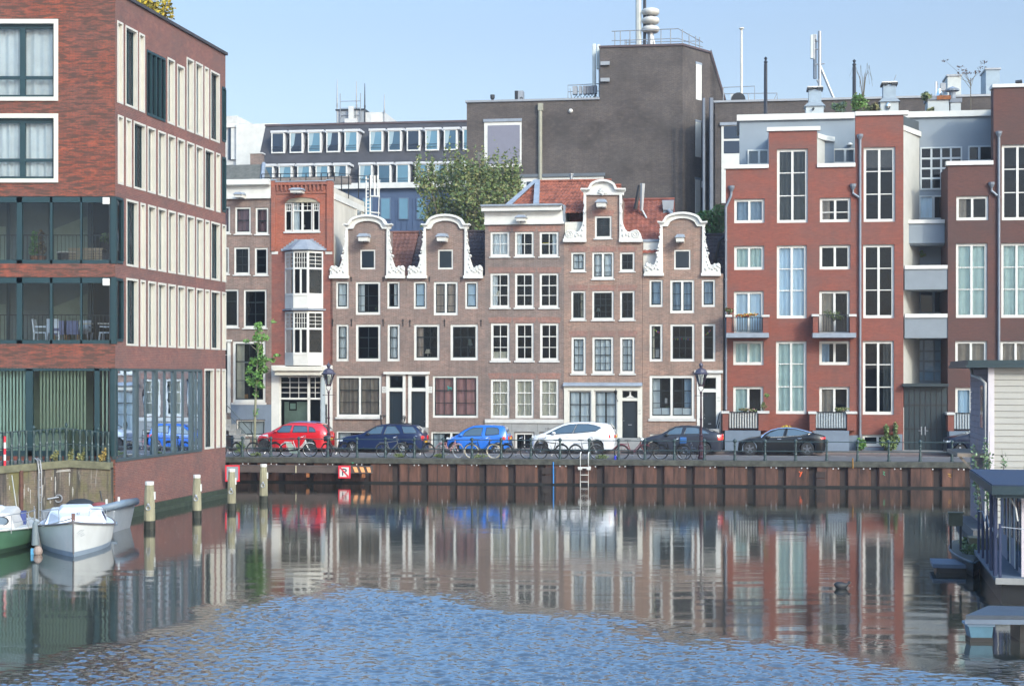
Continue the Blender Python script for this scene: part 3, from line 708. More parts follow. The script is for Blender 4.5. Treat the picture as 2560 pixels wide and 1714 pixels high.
B.body(0, xr, zt+.8, 8, B_GREYB)
for (ya,yb,xa,xb,y0) in ((322,340,98,888,-.55),(340,385,102,884,-.42),(385,488,124,900,-.06),(488,514,122,902,-.12)):
    r = B.r('A8',xa,ya,xb,yb); MB().box(r[0],r[2],y0,.32,r[1],r[3]-.003).build('cornice', WHITE if ya>325 else LEAD, B.root)
MB().box(xr-.02,xr+.04,-.1,1.8,B.z('A8',900,505),B.z('A8',900,322)).build('cornice_side', LEAD, B.root)
hoist(B,'A8',436,434,546,492)
zp1, zp2 = B.z('B1',570,1078), B.z('B1',570,1118)
pl_ = MB(); bh = [B.r('B1',470,1225,672,1450), B.r('B1',742,1228,942,1450)]
hz = bh[0][3]+.05
pl_.box(0,xr,-.06,-.003,hz,zp2).box(0,bh[0][0]-.04,-.06,-.003,0,hz).box(bh[0][2]+.04,bh[1][0]-.04,-.06,-.003,0,hz).box(bh[1][2]+.04,xr,-.06,-.003,0,hz)
plo = pl_.build('plinth', STONE, B.root)
MB().box(0,xr,-.12,-.003,zp2,zp1).build('plinth_band', OFFW, B.root)
jn = MB()
for xx in (435,715,350): q = B.x('B1',xx); jn.box(q-.008,q+.008,-.0615,-.06,hz,zp2-.02)
jn.build('joints', M('joint_dark',(.1,.1,.1),.9,var=0), plo)
q = B.p('B1',848,1182); text_mesh('139-145', .17, 'house_numbers', BLACKM, B.root, (q[0],-.062,q[1]), depth=.002)
# hipped orange roof with lead hips
P2 = SP(9.5+3.2)
zr = P2.z(1360, 455)-ST; xrl = P2.u(1343)-B.u0; xrr = P2.u(1475)-B.u0
ze = zt+.95; yr = 3.2
tile_roof(B, xrl-2.0, xrr+1.2, zr, ze-.3, yr, .4, TILE_O, hipl=2.0)
MB().hull8([(xrl+.15,.2,ze+.15),(xrl+.45,.2,ze+.15),(xrl+.45,.45,ze+.15),(xrl+.15,.45,ze+.15)],[(xrl-.12,yr-.1,zr+.12),(xrl+.16,yr-.1,zr+.12),(xrl+.16,yr+.1,zr+.12),(xrl-.12,yr+.1,zr+.12)]).build('ridge_flashing', LEAD, B.root)
MB().hull8([(xrl-1.9,.25,ze-.2),(xrl-1.5,.25,ze-.2),(xrl-1.5,.45,ze-.2),(xrl-1.9,.45,ze-.2)],[(xrl-.15,yr-.1,zr+.15),(xrl+.1,yr-.1,zr+.15),(xrl+.1,yr+.1,zr+.15),(xrl-.15,yr+.1,zr+.15)]).build('hip_flashing', LEAD, B.root)
MB().lathe([(.09,0),(.09,.5),(.13,.52),(.13,.6)],(xrl+1.9,yr+.4,zr-.1)).build('flue_pipe', GREYM, B.root)
# ======================= tall neck gable ========================================
E = Bld('canal_house', 'brown brick house with the tallest white neck gable and shell pediment', 'house', FN, 1180+901*.25516, group='canal houses along the far quay'); B = E
xr = B.u0; xr = B.pl.u(1606)-B.u0
zsh = B.z('A8',1280,658); xa, xb = B.x('A8',1112), B.x('A8',1457)
ol = [(0,0),(xr,0),(xr,zsh),(xb,zsh),(xb,B.z('A8',1280,226)),(xa,B.z('A8',1280,226)),(xa,zsh),(0,zsh)]
B.win(B.r('A8',1203,430,1368,650), sash='d', cols=2, rows=(.5,), sill=.07, glass=GLASSD, thick=False, lintel=B_LINT)
for (a,b,c_) in ((972,1112,2),(1450,1593,2)):
    B.win(B.r('A8',a,784,b,974), sash='d', cols=2, rows=(.5,), cur='w' if a<1000 else None, sill=.06, thick=False, glass=GLASS if a<1000 else GLASSD, lintel=B_LINT)
    B.win(B.r('A8',a,1163,b,1448), sash='d', cols=2, rows=(.34,.67), cur='y' if a<1000 else None, cm='r', sill=.07, lintel=B_LINT)
B.win(B.r('A8',1177,784,1388,1046), sash='d', mull=(.5,), rows=(.5,.8), cur='w', sill=.07, thick=False, lintel=B_LINT)
B.win(B.r('A8',1177,1163,1388,1448), sash='d', cols=3, rows=(.25,.5,.75), glass=GLASSD, sill=.07, thick=False, lintel=B_LINT)
for (a,b,k) in ((1082,1238,2),(1310,1540,3),(1612,1772,2)):
    B.win(B.r('B1',a,182,b,582), sash='d', cols=k, rows=(.5,.25,.75), cur='w', sill=.08, ft=.09, lintel=B_LINT)
zs1, zs0 = B.z('B1',1400,715), B.z('B1',1400,765)
x0 = 0
for (a,b) in ((1060,1290),(1342,1570)): B.win(B.r('B1',a-12,766,b+10,1330), sash='d', cols=2, rows=(.26,.50), cur='w', cm='gap', ft=.05, rec=.03)
door(B,'B1',1637,880,1800,1290,(1635,768,1805,850), side='l')
B.wall('wall', B_BROWN2, ol)
B.body(0, xr, zsh-.4, 8, B_BROWN2)
sf = MB()
for (a,b) in ((1003,1048),(1300,1330),(1580,1637),(1803,1829+52)): 
    u0_, u1_ = B.x('B1',a), B.x('B1',b); sf.box(max(u0_,0.0), min(u1_,xr), -.06, -.003, 0, zs0)
sf.box(0,xr,-.062,-.004,zs0,zs1).box(B.x('B1',1637),B.x('B1',1803),-.055,.03,B.z('B1',1700,878),B.z('B1',1700,852))
sf.build('shop_surround', CREAM, B.root)
MB().hull8([(-.05,-.22,zs1),(xr,-.22,zs1),(xr,0,zs1),(-.05,0,zs1)],[(-.03,-.18,B.z('B1',1400,700)),(xr,-.18,B.z('B1',1400,700)),(xr,0,B.z('B1',1400,678)),(-.03,0,B.z('B1',1400,678))]).build('lead_canopy', LEAD, B.root)
rbox(B,'B1',1600,1280,1860,1440,-.9,-.064,'doorstep',STONE)
q = B.p('B1',1722,808); MB().prism([(q[0]-.22,q[1]-.16),(q[0]+.22,q[1]-.16),(q[0]+.05,q[1]-.06),(q[0]+.03,q[1]+.13),(q[0]+.1,q[1]+.17),(q[0]-.1,q[1]+.17),(q[0]-.03,q[1]+.13),(q[0]-.05,q[1]-.06)],.05,.07).build('fanlight_ornament', WHITE, B.root)
q = B.p('B1',1590,860); ln = MB(); ln.tube([(q[0],-.06,q[1]-.1),(q[0]-.05,-.3,q[1]),(q[0]-.1,-.3,q[1]+.2)],.018).lathe([(.03,0),(.09,.2),(.1,.22),(.02,.32),(.01,.4)],(q[0]-.1,-.3,q[1]+.2),8)
ln.build('wall_lantern', BLACKM, B.root)
q = B.p('B1',1825,995); text_mesh('147', .12, 'house_number', M('grey_letters',(.25,.25,.25),.7,var=0), B.root, (q[0]-.02,-.062,q[1]+.05), depth=.001); text_mesh('149', .12, 'house_number', MATS['grey_letters'], B.root, (q[0]-.02,-.062,q[1]-.12), depth=.001)
hoist(B,'A8',1216,280,1330,354)
# gable: pediment + straight neck sides ending in volutes
o = arc(1282,140,80,163); P = [(1072,163)]+o+[(1505,163),(1502,190),(1488,200),(1486,226),(1095,226),(1092,200),(1075,190)]
MB().prism(B.P('A8',P),-.12,.2).build('pediment', WHITE, B.root)
o2 = arc(1282,142,77,163); i2 = arc(1282,122,98,178); P = [(1068,163)]+o2+[(1507,163),(1507,180)]+i2[::-1]+[(1068,180)]
MB().prism(B.P('A8',P),-.3,-.115).build('pediment_moulding', WHITE, B.root)
sh = MB(); cz = B.p('A8',1280,215)
for k in range(7):
    a = pi*(.08+.84*k/6); sh.tube([(cz[0],-.15,cz[1]),(cz[0]+.25*cos(a)*1.0,-.14,cz[1]+.30*sin(a))],[.03,.06],6)
sh.ball((cz[0],-.15,cz[1]-.02),(.09,.07,.09)).build('shell', WHITE, B.root, smooth=True)
NP = [(1095,226),(1120,226),(1120,658),(900,658),(902,640),(915,600),(935,572),(965,565),(1000,578),(1020,588),(1040,585),(1062,560),(1080,520),(1090,470),(1092,410),(1088,390),(1100,330),(1092,300)]
for mir in (0, 1):
    f = (lambda q: (2564-q[0], q[1])) if mir else (lambda q: q)
    o = MB().prism(B.P('A8',[f(q) for q in NP]),-.13,.12).build('gable_scroll', WHITE, B.root, bevel=.02)
    k = MB()
    for (x,y,rr) in ((958,612,32),(958,612,16)):
        a = B.p('A8',*f((x,y))); k.torus((a[0],-.14,a[1]),rr*.0058,.028,16,6)
    for (x,y,rr) in ((1020,625,14),(1050,610,16),(1080,620,15),(1085,570,12),(1100,520,9),(1105,400,10),(1100,310,8),(1030,600,9)):
        a = B.p('A8',*f((x,y))); k.ball((a[0],-.13,a[1]),(rr*.006,.05,rr*.007),8,5)
    k.build('ornament', WHITE, o, smooth=True)
    MB().prism(B.P('A8',[f(q) for q in ((893,655),(893,688),(1123,688),(1123,655))]),-.2,.12).build('ledge', WHITE, o, bevel=.02)
MB().box(xa,xb,.28,3.0,zsh-.2,B.z('A8',1280,240)).build('neck_back', B_BROWN2, B.root)
P2 = SP(9.5+3.4); zr = P2.z(1561,501)-ST; ze = zsh+.15
tile_roof(B, B.x('A8',1440), xr+1.6, zr, ze-.9, 3.4, .3, M('tile_mixed',(.20,.062,.040),.85,var=.55,scale=2.2))
P2b = SP(9.5+3.2); tile_roof(B, .15, xb-.2, P2b.z(1475,466)-ST, zsh-.3, 3.2, .32, TILE_O)
MB().box(.02,B.x('A8',1100),.25,.9,zsh-.1,B.z('A8',1000,485)).build('white_dormer', CREAM, B.root)
# chimney, vent cowl and small dormer on the roofs
r = B.r('C2',870,1275,938,1365); MB().box(r[0],r[2],3.3,4.2,r[1]-.6,r[3]-.15).box(r[0]-.06,r[2]+.06,3.25,4.25,r[3]-.15,r[3]).build('chimney', M('chimney_cream',(.35,.33,.25),.85,var=.2), B.root)
q = B.p('C2',1270,1470); MB().tube([(q[0]-.35,2.4,q[1]-.1),(q[0]-.1,2.4,q[1]+1.2)],.12).build('vent_cowl', BLACKM, B.root); MB().tube([(q[0],2.4,q[1]-.2),(q[0]+.05,2.4,q[1]+1.3)],[.1,.16]).tube([(q[0],2.4,q[1]-.1),(q[0]+.35,2.3,q[1]-.75)],.06).build('flue_pipe', GREYM, B.root)
r = B.r('C2',1430,1420,1505,1475); MB().box(r[0],r[2],2.6,4,r[1]-.3,r[3]).build('dormer', M('dormer_glassy',(.14,.2,.24),.3), B.root); MB().hull8([(r[0],2.5,r[1]-.1),(r[2],2.5,r[1]-.1),(r[2],2.7,r[1]-.1),(r[0],2.7,r[1]-.1)],[(r[0]-.05,2.5,r[3]),(r[2]+.05,2.5,r[3]),(r[2]+.05,2.7,r[3]+.05),(r[0]-.05,2.7,r[3]+.05)]).build('dormer_frame', GREYM, B.root)
MB().tube([(r[2]-.25,2.5,r[1]-.1),(r[2]+.9,1.2,r[1]-1.6)],.09).build('roof_flashing', LEAD, B.root)
# ======================= rightmost gabled house ================================
Fh = Bld('canal_house', 'brown house with white scrolled gable squeezed between neck gable and modern red block', 'house', FN, 1606.5, group='canal houses along the far quay'); B = Fh
xr = B.x('B2',1180)
zsh = B.z('B2',690,878); xa, xb = B.x('B2',462), B.x('B2',924)
ar = B.P('B2', arc(692,170,216,312,10))
ol = [(0,0),(xr,0),(xr,zsh),(xb,zsh),(xb,B.z('B2',690,314))]+ar[::-1]+[(xa,B.z('B2',690,314)),(xa,zsh),(0,zsh)]
B.win(B.r('B2',595,590,790,825), ft=.06, shut=True, rec=.03)
B.win(B.r('B2',302,945,460,1268), sash='d', rows=(.5,), cur='b', thick=False); B.win(B.r('B2',923,943,1083,1268), sash='d', rows=(.5,), cur='b', thick=False)
B.win(B.r('B2',548,945,835,1342), sash='d', mull=(.5,), rows=(.42,.82), cur='b', ft=.09, thick=False)
B.win(B.r('B3',278,42,420,450), sash='d', rows=(.34,.67), cur='y', cm='l', ft=.085); B.win(B.r('B3',505,42,768,450), sash='d', cols=3, rows=(.34,.67), glass=GLASSD, ft=.09); B.win(B.r('B3',848,40,995,450), sash='d', rows=(.34,.67), ft=.085, glass=GLASSD)
W9 = B.win(B.r('B3',278,600,768,1073), sash='d', cols=2, rows=(.34,.67), cur='w', cm='low', mull=(.49,), ft=.11, sill=.13)
r9 = B.r('B3',278,600,768,1073); B.curtain(W9, r9[0]+.17, r9[0]+.55, r9[1]+.6, r9[3]-.16, .32, 'w', 'full'); B.curtain(W9, r9[2]-.55, r9[2]-.17, r9[1]+.6, r9[3]-.16, .32, 'b', 'full')
B.win(B.r('B3',280,1240,560,1330), sash='d', ft=.07)
door(B,'B3',862,785,1002,1330,(860,625,1002,752), side='l')
B.wall('wall', B_BROWN2, ol)
B.body(0, xr, zsh-.3, 8, B_BROWN2)
for (a,b) in ((795,860),(1002,1055)): rbox(B,'B3',a,578,b,1330,-.05,-.003,'door_post',WHITE)
rbox(B,'B3',860,578,1002,625,-.05,.02,'door_head',WHITE); rbox(B,'B3',860,752,1002,785,-.05,.05,'transom',WHITE); rbox(B,'B3',768,545,1078,576,-.2,.02,'door_cornice',OFFW)
rbox(B,'B3',850,1180,1040,1330,-.9,-.052,'doorstep',STONE)
q = B.p('B3',1030,845); text_mesh('151', .12, 'house_number', MATS['grey_letters'], B.root, (q[0],-.052,q[1]), depth=.001); text_mesh('153', .12, 'house_number', MATS['grey_letters'], B.root, (q[0],-.052,q[1]-.17), depth=.001)
MB().tube([(B.x('B3',1000),-.7,B.z('B3',1000,1200)),(B.x('B3',1040),-.1,B.z('B3',1035,1010))],.03).tube([(B.x('B3',1000),-.7,B.z('B3',1000,1290)),(B.x('B3',1040),-.1,B.z('B3',1035,1110))],.025).build('handrail', BLACKM, B.root)
hoist(B,'B2',608,420,730,508)
bell_top(B,'B2',400,990,256,315,148,218,694,236,172)
scroll(B,'B2',694,False,yoff=315,sx=1.02,sy=1.0); scroll(B,'B2',694,True,yoff=315,sx=1.02)
P2 = SP(9.5+3.4); zr = P2.z(1690,517)-ST
tile_roof(B, 1.2, xr+1.0, P2.z(1800,588)-ST, zsh-.5, 3.4, .3, TILE_D)
MB().box(xa,xb,.28,1.6,zsh-.2,B.z('B2',690,330)).build('neck_back', B_BROWN2, B.root)
r = B.r('B2',218,490,410,880); MB().box(.01,r[2],.45,3.2,r[1],r[3]).build('white_dormer', WHITE, B.root); MB().box(-.03,r[2]+.05,.4,3.2,r[3],r[3]+.15).build('dormer_edge', LEAD, B.root)
MB().tube([(xr-.5,1.5,zsh+.4),(xr-.2,1.5,zsh+1.9),(xr+.1,1.5,zsh+2.2)],.1).build('vent_cowl', BLACKM, B.root)
# buntings in the first-floor windows
bt = MB(); cols_ = [M('flag_red',(.6,.05,.03),.7,var=0), M('flag_green',(.1,.4,.05),.7,var=0), M('flag_yellow',(.7,.5,.05),.7,var=0), M('flag_purple',(.3,.1,.4),.7,var=0)]
for (xa_,ya_,xb_,yb_,n) in ((322,95,395,150,5),(540,205,740,210,9),(890,160,950,105,5)):
    for k in range(n):
        a = B.p('B3', xa_+(xb_-xa_)*k/n, ya_+(yb_-ya_)*k/n+3*sin(k)); bt.add([(a[0]-.045,.2,a[1]+.05),(a[0]+.045,.2,a[1]+.05),(a[0],.2,a[1]-.06)],[(0,1,2)],k % 4)
bt.build('bunting', cols_, B.root)

# things standing behind the panes
def inside(B, c, x, y, w, h, mat, name='window_plant', depth=.34, kind='box'):
    a = B.p(c, x, y); s_ = CR[c][2]*B.pl.t(cv(c,x,0)[0])/FOC; W_, H_ = w*s_, h*s_; m = MB()
    if kind == 'lamp': m.lathe([(W_*.5,0),(W_*.28,H_*.42),(.01,H_*.43)],(a[0],depth,a[1]-H_*.42),12).lathe([(.015,-H_*.5),(.015,0)],(a[0],depth,a[1]-H_*.42),6)
    elif kind == 'leaf': leafcloud(m, [(a[0],depth,a[1],W_*.5,.08,H_*.5,1)], 60, .045, random.Random(int(x)), 1)
    else: m.box(a[0]-W_/2,a[0]+W_/2,depth,depth+.1,a[1]-H_/2,a[1]+H_/2)
    return m.build(name, mat, B.root)
SHADE = M('lamp_shade_cream',(.55,.50,.38),.8,var=.05); PL1 = M('plant_in_window',(.05,.10,.03),.7,var=.3); YL = M('yellow_cloth',(.55,.42,.04),.8,var=.1); RD = M('red_flowers',(.55,.08,.06),.7,var=.1)
inside(C2,'A7',1535,205,60,160,SHADE,'lamp',kind='lamp'); inside(C2,'A7',1075,315,70,110,SHADE,'lamp',kind='lamp'); inside(C1,'A7',450,400,80,30,PL1,kind='leaf'); inside(C1,'A6',560,1290,60,40,PL1,kind='leaf')
inside(D,'A8',300,790,100,60,YL,'yellow_cushion',depth=.5); inside(D,'A8',240,690,26,30,RD,'red_flowers',kind='leaf'); inside(D,'A8',715,690,60,8,YL,'yellow_strip'); inside(D,'A8',330,655,40,60,PL1,kind='leaf'); inside(D,'A8',510,700,30,40,PL1,kind='leaf'); inside(D,'A8',790,675,50,30,PL1,kind='leaf')
inside(D,'A8',245,1160,50,110,SHADE,'lamp',kind='lamp'); inside(E,'A8',1232,1330,44,90,SHADE,'lamp',kind='lamp'); inside(E,'A8',1245,975,30,40,PL1,kind='leaf'); inside(Fh,'B3',455,880,26,60,OFFW,'vase'); inside(Fh,'B3',470,945,60,40,PL1,kind='leaf'); inside(Fh,'B3',640,395,80,40,PL1,kind='leaf')
inside(Fh,'B3',360,360,40,90,OFFW,'bust'); inside(A,'A5',190,770,60,70,BLACKM,'dark_chair'); inside(A,'A5',190,825,50,40,M('wood_orange',(.45,.22,.06),.6,var=.1),'wooden_seat'); inside(A,'A5',185,490,60,12,WHITE,'ceiling_lamp'); inside(Bh,'A4',765,525,20,26,OFFW,'ornament_bowl')
# ======================= modern red block ======================================
G = Bld('apartment_block', 'bright red modern apartment block with white window frames and balconies, right of the gables', 'apartment block', FN, 1780+135*.2551)
B = G
def SR(x0, y0, x1, y1): return B.r('S', x0, y0, x1, y1)
x4 = lambda v: 1780+.2551*v
y4 = lambda v: 250+.2551*v
x5 = lambda v: 1780+.3252*v
y5 = lambda v: 650+.3252*v
x6 = lambda v: 2140+.3189*v
y6 = lambda v: 150+.3189*v
x7 = lambda v: 2140+.3253*v
y7 = lambda v: 650+.3253*v
kw2 = dict(mull=(.5,), ft=.105, rec=.12, thick=True, mw=.05)
def mwin(x0,y0,x1,y1,cur=None,rows=(),cm='full',glass=None,**k):
    d = dict(kw2); d.update(k); return B.win(SR(x0,y0,x1,y1), rows=rows, cur=cur, cm=cm, glass=glass or (GLASS if cur else GLASSD), **d)
# left column
mwin(x4(217),y4(968),x4(515),y4(1205),'b','full' and ())
mwin(1835.4,614.3,1910.5,674.4,'g'); mwin(x5(168),y5(238),x5(398),y5(575),'l'); mwin(x5(163),y5(622),x5(397),y5(806),'g'); mwin(x5(163),y5(970),x5(395),y5(1290),'g',cm='l2')
# tall centre column
mwin(x4(637),y4(478),x4(940),y4(1203),'d',(.31,.645)); mwin(1942,613,2017,795.7,'l',(.31,.63)); mwin(x5(492),y5(622),x5(727),y5(1182),'g',(.30,.64))
# right column
mwin(x4(1057),y4(957),x4(1360),y4(1197),'n',(.62,),cm='l',thick=False); mwin(2049,612,2126,673.5); mwin(x5(825),y5(235),x5(1060),y5(575),'n',cm='l2'); mwin(x5(825),y5(622),x5(1060),y5(806),'b',cm='l'); mwin(x5(825),y5(972),x5(1058),y5(1290),'n',cm='l2')
# tower two
mwin(x6(60),y6(682),x6(308),y6(1268),None,(.31,.64)); mwin(2158,611,2236,795,None,(.31,.63)); mwin(x7(52),y7(620),x7(292),y7(1187),'d',(.31,.64),cm='r')
mwin(x7(48),y7(1340),x7(290),y7(1432))
B.holes.pop()  # basement window sits on the plinth wall face
B.holes.append(SR(x7(48),y7(1340),x7(290),y7(1432)))
zlp, zrp = B.p('S',x4(340),y4(672))[1], B.p('S',x4(1210),y4(658))[1]
ztw = B.p('S',x4(790),y4(305))[1]; zt2 = B.p('S',x6(190),y6(436))[1]
X = lambda v: B.x('S', v)
ol = [(0,0),(X(x6(372)),0),(X(x6(372)),zt2),(X(x4(1405)),zt2),(X(x4(1405)),zrp),(X(x4(1030)),zrp),(X(x4(1030)),ztw),(X(x4(556)),ztw),(X(x4(556)),zlp),(0,zlp)]
B.wall('wall', B_MOD, ol)
xr = X(x6(372))
B.body(0, xr, zlp-.05, 9, LGREY)
def cop(x0,y0,x1,y1,ya=-.1,yb=.36,mat=WHITE,name='coping'):
    r = SR(x0,y0,x1,y1); return MB().box(r[0],r[2],ya,yb,r[1],r[3]).build(name, mat, B.root)
cop(x4(122),y4(634),x4(556),y4(672)); cop(x4(1030),y4(620),x4(1405),y4(658)); cop(x4(538),y4(264),x4(1062),y4(303)); cop(x6(-6),y6(402),x6(410),y6(434))
# white side of the left edge and returns of the towers
q1_ = SP(9.5+1.5).u(x4(1105))-B.u0; q2_ = SP(9.5+2.0).u(x4(1195))-B.u0; q0_ = X(x4(1030))
def plan(P, z0, z1, name, mat, root): return MB().prism(P, z0, z1, axis='z').build(name, mat, root)
plan([(q0_-.4,.3),(q0_+.002,.3),(q1_,1.5),(q1_,2.6),(q0_-.4,2.6)], zrp-.2, ztw-.05, 'tower_return', M('render_pale',(.40,.40,.37),.85,var=.08), B.root)
plan([(q1_+.003,1.55),(q2_,2.0),(q2_,2.6),(q1_+.003,2.6)], zrp-.2, ztw-.35, 'tower_return', GREYR, B.root)
plan([(q0_+.06,.37),(q1_+.08,1.35),(q2_+.05,1.9),(q2_+.05,2.6),(q0_+.06,2.6)], ztw-.34, ztw-.08, 'coping', WHITE, B.root)
MB().box(X(x4(556)),X(x4(556))+.3,.28,2.6,zlp,ztw).build('tower_return', LGREY, B.root)
e_ = SP(9.5+2.85).u(x6(497))-B.u0; zr_ = SP(9.5+1.5).z(x6(450),y6(575))-ST
plan([(xr-.3,.29),(xr-.004,.29),(e_,2.85),(e_,3.1),(xr-.3,3.1)], 2.4, zr_, 'tower_return', MATS['render_pale'], B.root)
plan([(xr-.3,.37),(xr+.09,.37),(e_+.1,2.8),(e_+.1,3.15),(xr-.3,3.15)], zr_+.002, zr_+.27, 'coping', WHITE, B.root)
plan([(xr-.5,.45),(xr-.02,.45),(e_-.05,2.7),(xr-.5,2.7)], zr_+.272, zt2+.05, 'dark_parapet', M('parapet_dark',(.05,.06,.065),.7), B.root)
# set-back grey top storey
r = SR(x4(270),y4(205),x4(1400),y4(640)); P25 = SP(9.5+2.6)
gx0, gx1 = P25.u(x4(270))-B.u0, P25.u(x4(1405))-B.u0; gz = P25.z(x4(800),y4(196))-ST
MB().box(gx0,gx1,2.6,8,zlp-.3,gz).build('top_storey', GREYR, B.root)
MB().box(gx0-.15,gx1,2.45,8.1,gz,gz+.33).build('coping', WHITE, B.root)
for (a,b,y0,y1) in ((348,556,490,640),(1188,1400,480,625)):
    u0_, u1_ = P25.u(x4(a))-B.u0, P25.u(x4(b))-B.u0; za, zb = P25.z(x4(a),y4(y1))-ST, P25.z(x4(a),y4(y0))-ST
    B.win((u0_,za,u1_,zb), mull=(.55,), cur='l', cm='blind', hole=False, y0=2.5, rec=.0, ft=.06)
q = P25.u(x4(1350))-B.u0; MB().lathe([(.16,0),(.15,.06),(.08,.12),(.02,.14)],(q,2.45,P25.z(x4(1350),y4(445))-ST)).build('wall_lamp', WHITE, B.root)
# balconies
def balcony(x0,x1,yc0,yc1,ys0,ys1,px,rx,ry,mat,slab=True,bars='d',dep=1.0,label=None,capm=OFFW):
    """x0..x1 slab, px: pillar spans, rx/ry railing span in the picture"""
    r = SR(x0,ys0,x1,ys1); m = MB().box(r[0],r[2],-dep,-.004,r[1],r[3]); o = m.build('balcony', LEAD if slab else STONE, B.root, label=label)
    for (a,b) in px:
        q = SR(a,yc1,b,ys0); MB().box(q[0],q[2],-dep+.03,-.004,q[1],q[3]).build('brick_pier', B_MOD, o)
        MB().box(q[0]-.06,q[2]+.05,-dep-.02,-.004,q[3],q[3]+.12).build('pier_cap', capm, o)
    q = SR(rx[0],ry[0],rx[1],ry[1]); rl = MB(); yb = -dep+.12
    rl.tube([(q[0],yb,q[3]),(q[2],yb,q[3])],.025).tube([(q[0],yb,q[1]),(q[2],yb,q[1])],.02)
    n = max(8, int((q[2]-q[0])/.13)); w = .05 if bars == 'w' else .028
    for k in range(n+1):
        u = q[0]+(q[2]-q[0])*k/n; rl.box(u-w/2,u+w/2,yb-.012,yb+.012,q[1],q[3])
    rl.build('railing', BLACKM, o)
    if bars in 'wg':
        MB().box(q[0],q[2],yb+.03,yb+.04,q[1],q[3]).build('privacy_screen', WHITE if bars == 'w' else M('screen_grey',(.38,.42,.43),.6), o)
    return o, q
bc, q1 = balcony(x5(110),x5(435),0,y5(442),y5(563),y5(598),[(x5(112),x5(148)),(x5(390),x5(432))],(x5(158),x5(386)),(y5(445),y5(545)),LEAD)
bc2, q2 = balcony(x5(768),x5(1098),0,y5(438),y5(563),y5(598),[(x5(770),x5(808)),(x5(1050),x5(1094))],(x5(812),x5(1046)),(y5(428),y5(552)),LEAD)
bc3, q3 = balcony(x5(100),x5(372),0,y5(1175),y5(1305),y5(1475),[(x5(82),x5(126)),(x5(356),x5(432))],(x5(132),x5(350)),(y5(1165),y5(1288)),STONE,slab=False,bars='w',dep=.9)
bc4, q4 = balcony(x5(770),x5(1045),0,y5(1178),y5(1305),y5(1475),[(x5(745),x5(790)),(x5(1030),x5(1100))],(x5(792),x5(1026)),(y5(1165),y5(1288)),STONE,slab=False,bars='g',dep=.9)
for b_ in (bc3, bc4): b_.data.materials[0] = PLINTH
# plinth
for (a,b) in ((85,100),(372,770),(1045,1140)):
    r = SR(x5(a),y5(1345),x5(b),y5(1480)); MB().box(max(r[0],0),r[2],-.06,-.004,0,r[3]).build('plinth', PLINTH, B.root)
r = SR(x7(30),y7(1336),x7(356),y7(1480)); bw = SR(x7(48),y7(1340),x7(290),y7(1432))
MB().box(r[0],bw[0]-.02,-.06,-.004,0,r[3]).box(bw[2]+.02,r[2],-.06,-.004,0,r[3]).box(bw[0]-.02,bw[2]+.02,-.06,-.004,0,bw[1]-.02).build('plinth', PLINTH, B.root)
# drain pipes
def pipe(x, ytop, ybot, fun=True, dx=0):
    a = B.p('S',x,ytop); b = B.p('S',x,ybot); m = MB()
    if dx: m.tube([(a[0]+dx,-.08,a[1]),(a[0]+dx*.9,-.1,a[1]-.3),(a[0],-.1,a[1]-.9),(a[0],-.1,b[1])],.07,8)
    else: m.tube([(a[0],-.1,a[1]),(a[0],-.1,b[1])],.07,8)
    if fun: m.lathe([(.07,0),(.16,.18),(.17,.3),(.15,.3)],(a[0]+dx,-.1,a[1]-.05),10)
    for k in range(5): m.lathe([(.085,0),(.085,.06)],(a[0],-.1,b[1]+(a[1]-b[1]-1.2)*(k+.3)/5),8)
    return m.build('downpipe', ZINC, B.root)
pipe(x4(136),y4(890),y5(1150),dx=.3); pipe(x4(1450),y4(385),y5(1365)); 
a = B.p('S',x4(1380),y4(862)); b = B.p('S',x4(1445),y4(960)); MB().lathe([(.07,0),(.16,.18),(.17,.3)],(a[0],-.1,a[1]-.1),10).tube([(a[0],-.1,a[1]-.1),(a[0],-.1,a[1]-.3),(b[0],-.1,b[1])],.065,8).build('drain_funnel', ZINC, B.root)
# ======================= grey stair section ====================================
Hs = Bld('stairwell_block', 'grey stairwell block with recessed balconies and dark gate between red and plum blocks', 'building', FN, x6(376))
B = Hs; X = lambda v: B.x('S', v)
P3 = SP(9.5+2.9); U3 = lambda v: P3.u(v)-B.u0
Z3 = lambda x, y: P3.z(x, y)-ST
xr = X(x6(718))
def hwin(x0,y0,x1,y1,**k): B.win((U3(x0),Z3((x0+x1)/2,y1),U3(x1),Z3((x0+x1)/2,y0)), y0=2.9, rec=-.05, hole=False, **k)
ztp = Z3(x6(800),y6(446))
def z(y): return B.z('S', x6(600), y)
# back wall with openings for the windows
ur = U3(x6(1078)); 
hb = [(U3(x6(503)),Z3(x6(660),y6(1018)),U3(x6(832)),Z3(x6(660),y6(682))),(U3(x6(878)),Z3(x6(970),y6(795)),U3(x6(1070)),Z3(x6(970),y6(672))),
      (U3(x6(495)),Z3(x6(600),y6(1250)),U3(x6(718)),Z3(x6(600),y6(1062))),(.35,Z3(x7(560),y7(412)),U3(x7(688)),Z3(x7(560),y7(236))),(U3(x7(430)),Z3(x7(560),y7(935)),U3(x7(692)),Z3(x7(560),y7(606)))]
hb = [(max(h[0],.02),h[1],h[2],h[3]) for h in hb]
B.wall('wall', GREYR, [(0,0),(ur,0),(ur,ztp),(0,ztp)], holes=hb, y=2.9)
MB().box(-.1,ur,2.75,3.3,ztp,ztp+.32).build('coping', WHITE, B.root)
MB().quad((0,3.7,0),(ur,3.7,0),(ur,3.7,ztp),(0,3.7,ztp)).quad((0,2.9,ztp+.1),(ur,2.9,ztp+.1),(ur,9,ztp+.1),(0,9,ztp+.1)).quad((ur,2.9,0),(ur,9,0),(ur,9,ztp+.1),(ur,2.9,ztp+.1)).build('interior', ROOM, B.root)
